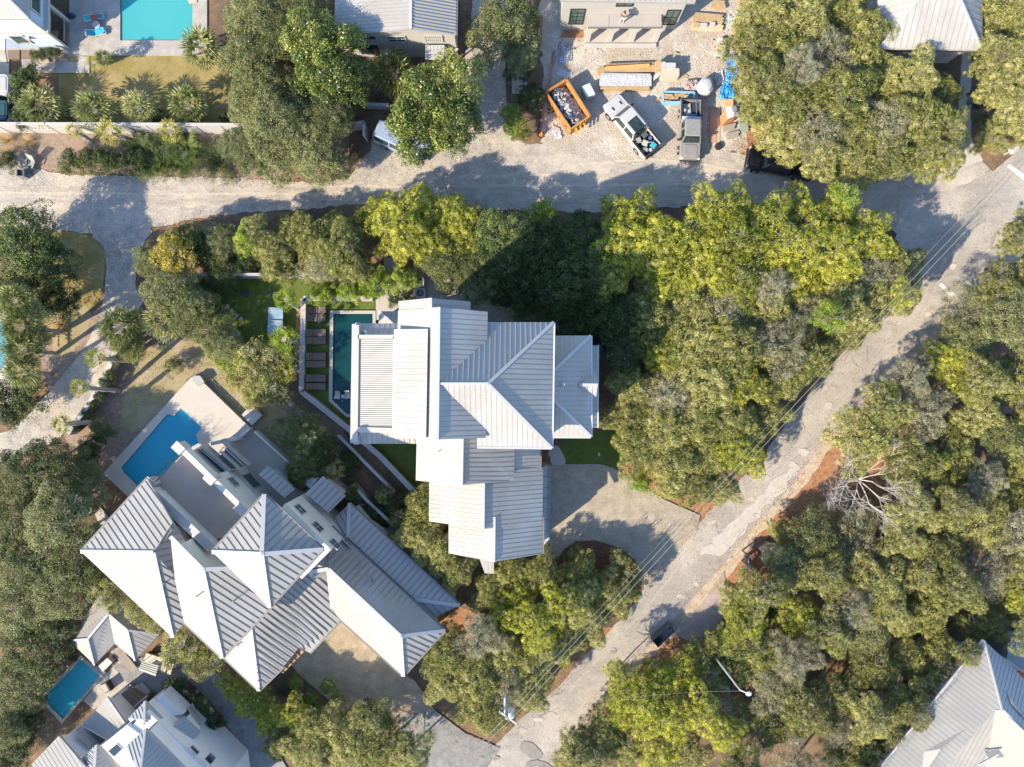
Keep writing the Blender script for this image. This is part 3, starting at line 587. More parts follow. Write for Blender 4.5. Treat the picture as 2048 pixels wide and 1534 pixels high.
# north-east body: wall with windows facing the garden
def dq(x, y, z): return P(*d5(x, y), z)
wa, wb_ = dq(600, 560, 6.2), dq(1240, 1230, 6.2); nrm = Vector((wb_.y - wa.y, -(wb_.x - wa.x), 0)).normalized()
if nrm.x + nrm.y < 0: nrm = -nrm
b = MB(); e1 = P(*d5(1020, 470), 3.0); e2 = P(*d5(1460, 905), 3.0)
b.prism([wa, wb_, Vector((wb_.x, wb_.y, 0)) - nrm * .35, Vector((wa.x, wa.y, 0)) - nrm * .35], 0, 6.2)
b.build('wall', M_walle, HT)
b = MB(); b.prism([wa, wb_, wb_ + nrm * .06, wa + nrm * .06], 3.2, 3.32); b.build('ledge', M_wall, HT)
w1 = Vector((wa.x, wa.y, 0)) + nrm * .01; du = (wb_ - wa).normalized()
win(HT, w1 + du * .75, w1 + du * 1.55, 4.5, 5.4, nrm, M_glassg); win(HT, w1 + du * .9, w1 + du * 2.3, .9, 2.7, nrm, M_glassg, nx=1, ny=1)
# second body right of the tower
def dr(x, y, z): return P(*d2(x, y), z)
A_, B_ = dr(845, 460, 3.0), dr(1150, 765, 3.0); n2 = Vector((B_.y - A_.y, -(B_.x - A_.x), 0)).normalized()
if n2.x + n2.y < 0: n2 = -n2
b = MB(); A2, B2 = dr(640, 565, 7.2), dr(940, 820, 7.2)
b.prism([A_, B_, Vector((B_.x, B_.y, 0)) - n2 * 6, Vector((A_.x, A_.y, 0)) - n2 * 6], 0, 3.0)
h_ = MB(); f0 = [A_, B_]; t0 = [dr(640, 565, 8.4), dr(925, 812, 8.4)]
b.build('wall', M_walle, HT)
b = MB(); lo = [A_ - n2 * .0, B_ - n2 * .0]; hi = [Vector((A_.x, A_.y, 8.3)), Vector((B_.x, B_.y, 8.3))]
b.prism([A_ + n2 * .02, B_ + n2 * .02, B_ - n2 * 3.2, A_ - n2 * 3.2], 2.9, 8.3); b.build('wall', M_walle, HT)
dv = (B_ - A_).normalized(); base = Vector((A_.x, A_.y, 0)) + n2 * .02
for s_, z0 in [(.55, 6.4), (2.5, 6.4), (4.4, 6.4), (5.0, 3.7)]:
    win(HT, base + dv * s_, base + dv * (s_ + .85), z0, z0 + 1.15, n2)
# shed roofs on the garden side
roof(HT, {'a': v(d2, 500, 322, 3.3), 'b': v(d2, 572, 262, 2.7), 'c': v(d2, 766, 432, 2.7), 'd': v(d2, 690, 495, 3.3)}, [['a', 'b', 'c', 'd']], name='shed_roof', inset=.3, wm=M_walle, **kw2)
roof(HT, {'a': v(d2, 845, 462, 4.4), 'b': v(d2, 970, 337, 3.6), 'c': v(d2, 1136, 482, 3.6), 'd': v(d2, 1010, 605, 4.4)}, [['a', 'b', 'c', 'd']], name='shed_roof', inset=.3, wm=M_walle, **kw2)
roof(HT, {'a': v(d2, 820, 390, 1.9), 'b': v(d2, 850, 350, 1.9), 'c': v(d2, 940, 350, 2.4), 'd': v(d2, 880, 425, 2.4)}, [['a', 'b', 'c', 'd']], name='shed_roof', inset=.3, wm=M_walle, **kw2)
# balconies with dark slatted floors
for (x0, y0), (x1, y1), (x2, y2), (x3, y3) in [((340, 285), (430, 215), (780, 515), (610, 556)), ((640, 335), (740, 205), (1015, 455), (810, 500))]:
    q = [dq(x0, y0, 3.3), dq(x1, y1, 3.3), dq(x2, y2, 3.3), dq(x3, y3, 3.3)]; b = MB(); b.prism(q, 3.1, 3.3); b.build('balcony_floor', M_porchd, HT)
    b = MB()
    for a, c, n in clip_lines([Vector(p) for p in q], .16, (q[2] - q[1]).cross(Vector((0, 0, 1)))): b.bar(a, c, .03, .03, up=n)
    for i in range(4): b.bar(q[i] + Vector((0, 0, .9)), q[(i + 1) % 4] + Vector((0, 0, .9)), .06, .06)
    m_ = (q[0] + q[1]) / 2; m2 = (q[2] + q[3]) / 2; b.bar(m_ + Vector((0, 0, .5)), m2 + Vector((0, 0, .5)), .12, .5); b.build('railing', M_trim, HT)
b = MB(); b.bar(dq(415, 180, 3.6), dq(800, 520, 3.6), .22, 1.2); b.bar(dq(690, 150, 3.2), dq(1020, 450, 3.2), .12, .8); b.bar(dq(300, 240, 3.4), dq(420, 180, 3.4), .3, 1.2); b.bar(dq(560, 170, 3.2), dq(690, 140, 3.2), .3, 1.2); b.build('parapet', M_wall, HT)
# wall round the ground floor terrace
b = MB(); b.bar(P(512, 862, .9), P(640, 978, .9), .16, .9); b.bar(P(640, 978, .9), P(612, 990, .9), .16, .9); b.bar(P(503, 856, .9), P(480, 876, .9), .2, .9); b.bar(P(480, 876, 1.4), P(452, 880, 1.4), .3, 1.8); b.build('terrace_wall', M_walle, HT)
b = MB()
for (x0, y0, x1, y1) in [(700, 600, 930, 490), (520, 700, 640, 640)]:
    pass
# small back terrace with outdoor kitchen
d6 = zp(640, 960, 180, 140, 10.956)
slab('terrace', [d6(590, 350), d6(740, 170), d6(870, 290), d6(1740, 1100), d6(1760, 1400), d6(1200, 1000), d6(600, 500)], mat('dim_terrace', (.26, .25, .23), .9, (.22, .21, .2), 2, 6), .4)
# awning over the garage door notch
b = MB(); q = [P(*d4(780, 572), 3.6), P(*d4(820, 602), 3.4), P(*d4(662, 766), 3.4), P(*d4(625, 745), 3.6)]; b.prism(q, 3.3, 3.5)
for i in range(6): t = i / 5; b.bar(q[0].lerp(q[3], t) + Vector((0, 0, .1)), q[1].lerp(q[2], t) + Vector((0, 0, .1)), .07, .1)
b.build('garage_pergola', M_wood, HT)
for x, y, z in [(397, 1190, 10.2), (478, 1288, 5.0), (641, 1122, 6.2), (330, 1165, 9.4), (470, 1200, 9.9), (745, 1160, 5.4)]:
    p = P(x, y, z); b = MB(); b.tube((p.x, p.y, z - .9), (p.x, p.y, z + .35), .045, .045, 8); b.tube((p.x, p.y, z + .3), (p.x, p.y, z + .36), .09, .07, 8); b.build('vent_pipe', M_gutd, HT)
# ================================================================== VEGETATION
def leafmat(name, cols, rough=.6, trans=.25, spec=.3, amp=.45):
    """cols: three colours blended by the per-leaf tone and the tree's own random value"""
    m = bpy.data.materials.new(name); m.use_nodes = True; t = m.node_tree; b = t.nodes['Principled BSDF']; out = t.nodes['Material Output']
    b.inputs['Roughness'].default_value = rough; b.inputs['Specular IOR Level'].default_value = spec
    at = t.nodes.new('ShaderNodeAttribute'); at.attribute_name = 'tone'
    oi = t.nodes.new('ShaderNodeObjectInfo')
    ad = t.nodes.new('ShaderNodeMath'); ad.operation = 'MULTIPLY_ADD'; ad.inputs[1].default_value = amp; t.links.new(oi.outputs['Random'], ad.inputs[0])
    sb = t.nodes.new('ShaderNodeMath'); sb.operation = 'SUBTRACT'; sb.inputs[1].default_value = amp / 2
    t.links.new(at.outputs['Fac'], sb.inputs[0]); t.links.new(sb.outputs[0], ad.inputs[2])
    cr = t.nodes.new('ShaderNodeValToRGB'); e = cr.color_ramp.elements
    n = len(cols); e[0].position = 0; e[0].color = (*cols[0], 1); e[1].position = 1; e[1].color = (*cols[-1], 1)
    for i in range(1, n - 1): q = e.new(i / (n - 1)); q.color = (*cols[i], 1)
    t.links.new(ad.outputs[0], cr.inputs[0]); t.links.new(cr.outputs[0], b.inputs['Base Color'])
    tr = t.nodes.new('ShaderNodeBsdfTranslucent'); mx = t.nodes.new('ShaderNodeMixShader'); mx.inputs[0].default_value = trans
    t.links.new(cr.outputs[0], tr.inputs[0]); t.links.new(b.outputs[0], mx.inputs[1]); t.links.new(tr.outputs[0], mx.inputs[2]); t.links.new(mx.outputs[0], out.inputs[0])
    return m
M_bark = mat('bark', (.20, .165, .13), .95, (.28, .25, .21), 6, 6, .3, 20)
M_twig = mat('lichen_twigs', (.42, .39, .34), .95, (.32, .29, .24), 6, 4)
M_bare = mat('bleached_wood', (.56, .52, .46), .9, (.42, .38, .33), 4, 4)
L_oak = leafmat('oak_leaves', [(.085, .10, .025), (.24, .25, .06), (.42, .40, .12), (.62, .575, .27)], amp=.38)
L_pale = leafmat('pale_lichen_leaves', [(.11, .11, .05), (.27, .26, .13), (.43, .41, .25), (.62, .57, .40)], amp=.3)
L_grey = leafmat('grey_oak_leaves', [(.07, .09, .03), (.17, .19, .065), (.28, .29, .12), (.42, .42, .21)])
L_dark = leafmat('dark_leaves', [(.022, .036, .012), (.05, .075, .02), (.105, .14, .035), (.22, .25, .075)], trans=.1)  # own dark green, deepened to paint in the shade beside the central house
L_pine = leafmat('bright_leaves', [(.09, .12, .015), (.29, .325, .03), (.57, .55, .065), (.78, .72, .2)], trans=.3, amp=.35)
L_mag = leafmat('glossy_leaves', [(.04, .07, .012), (.12, .16, .025), (.28, .31, .05), (.50, .48, .14)], rough=.35, spec=.6)
L_yel = leafmat('yellow_leaves', [(.15, .15, .03), (.32, .28, .04), (.48, .39, .06), (.62, .52, .13)], trans=.35)
L_lime = leafmat('lime_leaves', [(.10, .15, .02), (.20, .30, .03), (.33, .42, .05), (.50, .52, .10)], trans=.35)
L_palm = leafmat('palm_leaves', [(.09, .115, .035), (.23, .25, .08), (.42, .42, .17), (.62, .57, .28)], rough=.5, spec=.2)
L_spike = leafmat('spiky_leaves', [(.025, .04, .008), (.05, .08, .012), (.10, .14, .02), (.24, .27, .06)], spec=.5, trans=.1)
L_hay = leafmat('grass_blades', [(.24, .17, .06), (.40, .29, .10), (.52, .40, .18), (.62, .52, .28)])

def leaf_mesh(name, C, N, D, L, Wd, tone, m):
    """C centres, N normals, D directions (n,3), lengths, widths -> quads with a tone attribute"""
    n = len(C); D = D - N * (D * N).sum(1)[:, None]; D /= np.linalg.norm(D, axis=1)[:, None] + 1e-9; Sd = np.cross(N, D)
    L = np.broadcast_to(L, n)[:, None]; Wd = np.broadcast_to(Wd, n)[:, None]
    v = np.empty((n, 4, 3)); v[:, 0] = C - D * L * .5; v[:, 1] = C + Sd * Wd * .5; v[:, 2] = C + D * L * .5; v[:, 3] = C - Sd * Wd * .5
    me = bpy.data.meshes.new(name); me.vertices.add(4 * n); me.vertices.foreach_set('co', v.reshape(-1).astype(np.float32))
    me.loops.add(4 * n); me.loops.foreach_set('vertex_index', np.arange(4 * n, dtype=np.int32))
    me.polygons.add(n); me.polygons.foreach_set('loop_start', np.arange(0, 4 * n, 4, dtype=np.int32))
    try: me.polygons.foreach_set('loop_total', np.full(n, 4, dtype=np.int32))
    except Exception: pass
    a = me.attributes.new('tone', 'FLOAT', 'FACE'); a.data.foreach_set('value', np.clip(tone, 0, 1).astype(np.float32))
    me.materials.append(m); me.update(); me.validate(); return me
def rnd_dirs(rg, n):
    a = rg.normal(size=(n, 3)); return a / np.linalg.norm(a, axis=1)[:, None]
def crown(kind, seed, R=4.0, Ht=3.0, nb=55, per=230, br=.26, leaf=(.24, .11), flat=.5, shell=.35, upw=.9, tonev=.25, m=None, lean=0, lob=.22, loose=.15):
    """crown centred on z=0 (crown base about -Ht*.3), made of leaf-sized faces gathered in clumps"""
    rg = np.random.default_rng(seed); ph = rg.uniform(0, 2 * PI, 6); cen = []; rad = []
    for i in range(nb):
        th = rg.uniform(0, 2 * PI); u = math.sqrt(rg.uniform(0, 1)); lobe = 1 + lob * math.sin(3 * th + ph[0]) * .6 + lob * math.sin(5 * th + ph[1]) * .5
        rr = u * R * (1 - br * .8) * lobe; z = Ht * (1 - .85 * u ** 2.2) * rg.uniform(.55, 1.0) - (0 if rg.random() < .62 else Ht * rg.uniform(.2, .7))
        cen.append((rr * math.cos(th), rr * math.sin(th), z)); rad.append(R * br * rg.uniform(.6, 1.25))
    cen = np.array(cen); rad = np.array(rad); bt = rg.normal(0, tonev * .5, nb)
    idx = rg.choice(nb, size=nb * per, p=rad ** 2 / (rad ** 2).sum()); d = rnd_dirs(rg, len(idx)); d[:, 2] = np.where(rg.random(len(idx)) < upw, np.abs(d[:, 2]), d[:, 2])
    q = rg.uniform(shell, 1, len(idx)) ** .5; sc = np.array([1, 1, flat + .25])
    C = cen[idx] + d * sc * (rad[idx] * q)[:, None] + rg.normal(0, .05, (len(idx), 3))
    k = rg.random(len(idx)) < loose; m0 = int(k.sum()); th = rg.uniform(0, 2 * PI, m0); u = np.sqrt(rg.random(m0)); lo_ = 1 + lob * np.sin(3 * th + ph[0]) * .6 + lob * np.sin(5 * th + ph[1]) * .5
    C[k] = np.stack([u * R * .97 * lo_ * np.cos(th), u * R * .97 * lo_ * np.sin(th), Ht * (1 - .9 * u ** 2.2) * rg.uniform(.5, 1.12, m0)], 1)
    N = d * .7 + rnd_dirs(rg, len(idx)) * .75 + np.array([0, 0, .35]); N /= np.linalg.norm(N, axis=1)[:, None]
    D = rnd_dirs(rg, len(idx)) + np.array([lean, lean * .5, 0]) + d * .4
    tone = .42 + bt[idx] + rg.normal(0, .16, len(idx))
    me = leaf_mesh(kind + '_crown', C, N, D, leaf[0] * rg.uniform(.6, 1.3, len(idx)), leaf[1] * rg.uniform(.7, 1.2, len(idx)), tone, m)
    return me, cen, rad
def limbs(cen, rad, base_z, tr, seed, twigs=0, R=4):
    rg = random.Random(seed); b = MB(); top = -.4
    segs = [(Vector((0, 0, base_z)), tr), (Vector((rg.uniform(-.25, .25), rg.uniform(-.25, .25), base_z * .55)), tr * .8), (Vector((rg.uniform(-.3, .3), rg.uniform(-.3, .3), base_z * .22)), tr * .65)]
    for (a, r), (c, r2) in zip(segs, segs[1:]): b.tube(a, c, r, r2, 7)
    f = segs[-1][0]
    for i in range(0, len(cen), 2):
        c = Vector(cen[i]); mid = f.lerp(c, .5) + Vector((rg.uniform(-.4, .4), rg.uniform(-.4, .4), rg.uniform(-.5, .1)))
        b.tube(f, mid, tr * .38, tr * .2, 4, False); b.tube(mid, c, tr * .2, .015, 4, False)
    b.cur = 1
    for i in range(twigs):
        k = rg.randrange(0, len(cen), 2); c = Vector(cen[k]); r = rad[k]; a = rg.uniform(0, 2 * PI); e = c + Vector((math.cos(a) * r, math.sin(a) * r, r * rg.uniform(.35, .8)))
        s0 = c; m_ = s0.lerp(e, .6) + Vector((rg.uniform(-.1, .1), rg.uniform(-.1, .1), .12)); b.tube(s0, m_, .015, .010, 3, False); b.tube(m_, e, .010, .005, 3, False)
        e2 = m_ + Vector((rg.uniform(-.3, .3), rg.uniform(-.3, .3), .15)); b.tube(m_, e2, .008, .004, 3, False)
    return b
PROTO = {}
HID = (0, 0, -500)
def make_proto(kind, k, **q):
    """returns (crown mesh, trunk mesh); trunk foot is at -base below the crown origin"""
    base = q.pop('base', 4.5); tr = q.pop('tr', .22); tw = q.pop('twigs', 0)
    me, cen, rad = crown(kind, k, **q); b = limbs(cen, rad, -base, tr, k, tw)
    tm = bpy.data.meshes.new(kind + '_trunk'); tm.from_pydata(b.v, [], b.f); tm.materials.append(M_bark); tm.materials.append(M_twig); tm.polygons.foreach_set('material_index', b.m); tm.update()
    return me, tm, base, q.get('R', 4.0), q.get('Ht', 3.0)
KINDS = {
 'oak': dict(name='live_oak', n=5, R=4.0, Ht=3.0, nb=230, per=90, br=.10, leaf=(.34, .062), flat=.75, shell=.05, loose=.25, m=L_oak, twigs=170, base=4.5, lean=1.1, tonev=.5, lob=.36),
 'grey': dict(name='live_oak', n=4, R=4.0, Ht=2.8, nb=150, per=130, br=.14, shell=.1, loose=.25, leaf=(.20, .09), flat=.75, m=L_grey, twigs=50, base=4.5, tonev=.35),
 'pale': dict(name='live_oak', n=2, R=4.0, Ht=2.8, nb=130, per=100, br=.12, leaf=(.20, .06), flat=.8, m=L_pale, twigs=260, base=4.5, tonev=.3, lob=.36, shell=.05, loose=.3),
 'dark': dict(name='evergreen_tree', n=3, R=4.0, Ht=2.8, nb=110, per=125, br=.16, shell=.1, loose=.25, leaf=(.24, .11), flat=.75, m=L_dark, twigs=20, base=4.0, tonev=.35),
 'pine': dict(name='sand_pine', n=4, R=4.0, Ht=2.8, nb=230, per=80, br=.095, leaf=(.28, .07), flat=.9, m=L_pine, twigs=150, base=4.6, tonev=.45, shell=.05, lob=.4, loose=.22),
 'mag': dict(name='magnolia_tree', n=2, R=4.0, Ht=3.4, nb=100, per=130, br=.165, leaf=(.24, .13), flat=.8, m=L_mag, twigs=0, base=4.0, tonev=.4),
 'yel': dict(name='yellow_tree', n=1, R=2.0, Ht=1.6, nb=45, per=75, br=.2, leaf=(.17, .12), flat=.8, m=L_yel, twigs=30, base=2.6, tr=.09),
 'lime': dict(name='leafy_shrub', n=3, R=2.0, Ht=1.5, nb=50, per=95, br=.2, leaf=(.17, .09), flat=.8, m=L_lime, twigs=25, base=2.2, tr=.08, tonev=.4),
 'bush': dict(name='green_shrub', n=3, R=1.4, Ht=.9, nb=32, per=110, br=.26, leaf=(.13, .07), flat=.8, m=L_dark, twigs=0, base=.8, tr=.06),
 'olive': dict(name='olive_shrub', n=3, R=1.8, Ht=1.2, nb=50, per=110, br=.2, leaf=(.16, .055), flat=.8, m=L_oak, twigs=60, base=1.4, tr=.07, tonev=.4),
}
SP = ['a', 'b']
# landmarks used to say where a tree stands (photo pixels)
LM = [('the bare white tree', 1730, 960), ('the white stop line on the road', 1893, 577), ('the utility pole', 1012, 1440), ('the street lamp', 1500, 1388), ('the trash bin rack by the road', 1330, 1270),
      ('the stacked timber frame on the straw', 1515, 1110), ('the white pyramid roof at top right', 1862, 20), ('the weathered roof at bottom right', 1935, 1420), ('the black pickup under the oak', 1555, 312),
      ('the paved forecourt', 1200, 1000), ('the spiral stair', 1205, 690), ('the grey pickup', 1378, 255), ('the white pickup', 1265, 250), ('the orange dumpster', 1137, 208), ('the silver jeep', 800, 282),
      ('the white wall along the lawn', 250, 256), ('the louvred pergola', 745, 760), ('the turquoise pool of the cottage', 142, 1375), ('the deep blue pool', 320, 900), ('the square tower roof', 530, 1105),
      ('the brick forecourt with straw beds', 700, 1330), ('the ping pong table', 551, 640), ('the right picture edge', 2048, 760), ('the bottom right corner', 2048, 1534), ('the wide part of the paved road', 1740, 720), ('the pink paver apron', 1400, 1230),
      ('the bottom left corner', 0, 1534), ('the left picture edge', 0, 1000), ('the top picture edge', 1600, 0), ('the oval dry lawn', 155, 550), ('the green turf yard', 470, 610), ('the concrete pad', 1039, 165), ('the paved spur in the trees', 1390, 1440)]
USED = set(); DIRS = ['right of', 'above and right of', 'above', 'above and left of', 'left of', 'below and left of', 'below', 'below and right of']
def where(x, y):
    c = sorted(LM, key=lambda l: (l[1] - x) ** 2 + (l[2] - y) ** 2)
    for far, word in ((0, ''), (1, ', second out'), (2, ', third out')):
        for l in c:
            dx, dy = x - l[1], l[2] - y; d = DIRS[int(round(math.degrees(math.atan2(dy, dx)) / 45)) % 8]; D = math.hypot(dx, dy)
            yield ('close ' if D < 95 else 'further ' if D > 190 else '') + d + ' ' + l[0]
DESC = {'pale': ('pale grey green oak crusted with lichen', 'pale twiggy oak crown'), 'oak': ('olive green live oak crown with pale twigs', 'large live oak with wind streaked olive leaves', 'olive live oak with a ragged clumpy crown'),
        'grey': ('grey green live oak with dense small leaves', 'grey green oak crown with rounded clumps'),
        'dark': ('dark evergreen tree with dense leaves', 'deep green tree in the shade'), 'pine': ('bright yellow green pine with tufted crown', 'sunlit yellow green tree with clumped tufts'),
        'mag': ('glossy large leaved magnolia',), 'yel': ('small tree with golden yellow leaves',), 'lime': ('lime green leafy shrub', 'bright green shrub with loose twigs'),
        'bush': ('rounded dark green shrub',), 'olive': ('small olive green shrub with fine twigs', 'loose olive shrub with pale stems'), 'palm': ('fan palm with drooping leaves',), 'thick': ('dark green arching shrub',)}
def uniq(kind, x, y, extra=''):
    for lead in DESC[kind]:
        for wv in where(x, y):
            s = (lead + (' ' + extra if extra else '') + ', ' + wv)
            if len(s.split()) <= 16 and s not in USED: USED.add(s); return s
    s = DESC[kind][0] + ' near ' + LM[0][0]; USED.add(s); return s
TR = random.Random(7)
FIRST = {}
def tree(kind, x, y, r, top=None, label=None, group=None, sq=None):
    """x,y,r: crown centre and radius in photo pixels; top: height of the crown top in metres"""
    k = KINDS[kind]; top = (top or TR.uniform(6.5, 8.2)) * (.74 * TR.uniform(.82, 1.14) if kind in ('oak', 'grey', 'dark', 'pine', 'pale') else 1)
    if kind not in PROTO:
        a = dict(k); a.pop('name'); n = a.pop('n'); PROTO[kind] = [make_proto(k['name'], 100 * len(PROTO) + i, **a) for i in range(n)]
    me, tm, base, R, Ht = TR.choice(PROTO[kind]); 
    zc = top * .8; rw = r * S * (1 - zc / H); s = rw / R; hz = min(Ht * s, top * .75); sz = hz / Ht; c = P(x, y, zc); z0 = top - hz * 1.05
    lab = label or uniq(kind, x, y); t = thing(k['name'], lab, 'shrub' if kind in ('bush', 'lime', 'olive') else 'tree', (c.x, c.y, 0), group or GRP.get(kind))
    rz = TR.uniform(0, 2 * PI)
    if kind == 'oak': rz = TR.uniform(-.5, .5) + (PI if TR.random() < .5 else 0)
    cr = bpy.data.objects.new('crown', me); COL.objects.link(cr); cr.parent = t; cr.location = (0, 0, z0); cr.scale = (s * TR.uniform(.93, 1.1), s * TR.uniform(.93, 1.1), sz); cr.rotation_euler = (0, 0, rz)
    tk = bpy.data.objects.new('trunk', tm); COL.objects.link(tk); tk.parent = t; tk.rotation_euler = (0, 0, rz)
    kz = max(.05, z0) / base; tk.scale = (s, s, kz)
    g0 = P(x, y, 0); tk.location = (0, 0, z0)      # the foot is shifted outward from the view axis, so the crown hides it
    off = (g0 - Vector((c.x, c.y, 0))) * .6; L_ = max(.05, z0); sh_ = Matrix.Identity(4); sh_[0][2] = -off.x / L_; sh_[1][2] = -off.y / L_; sh_[0][3] = off.x; sh_[1][3] = off.y
    tk.matrix_parent_inverse = sh_
    return t
GRP = {'oak': 'live oaks', 'pale': 'pale lichen oaks', 'grey': 'grey green live oaks', 'dark': 'dark evergreen trees', 'pine': 'bright pines', 'mag': 'magnolias', 'lime': 'lime shrubs', 'bush': 'dark green shrubs', 'olive': 'olive shrubs'}
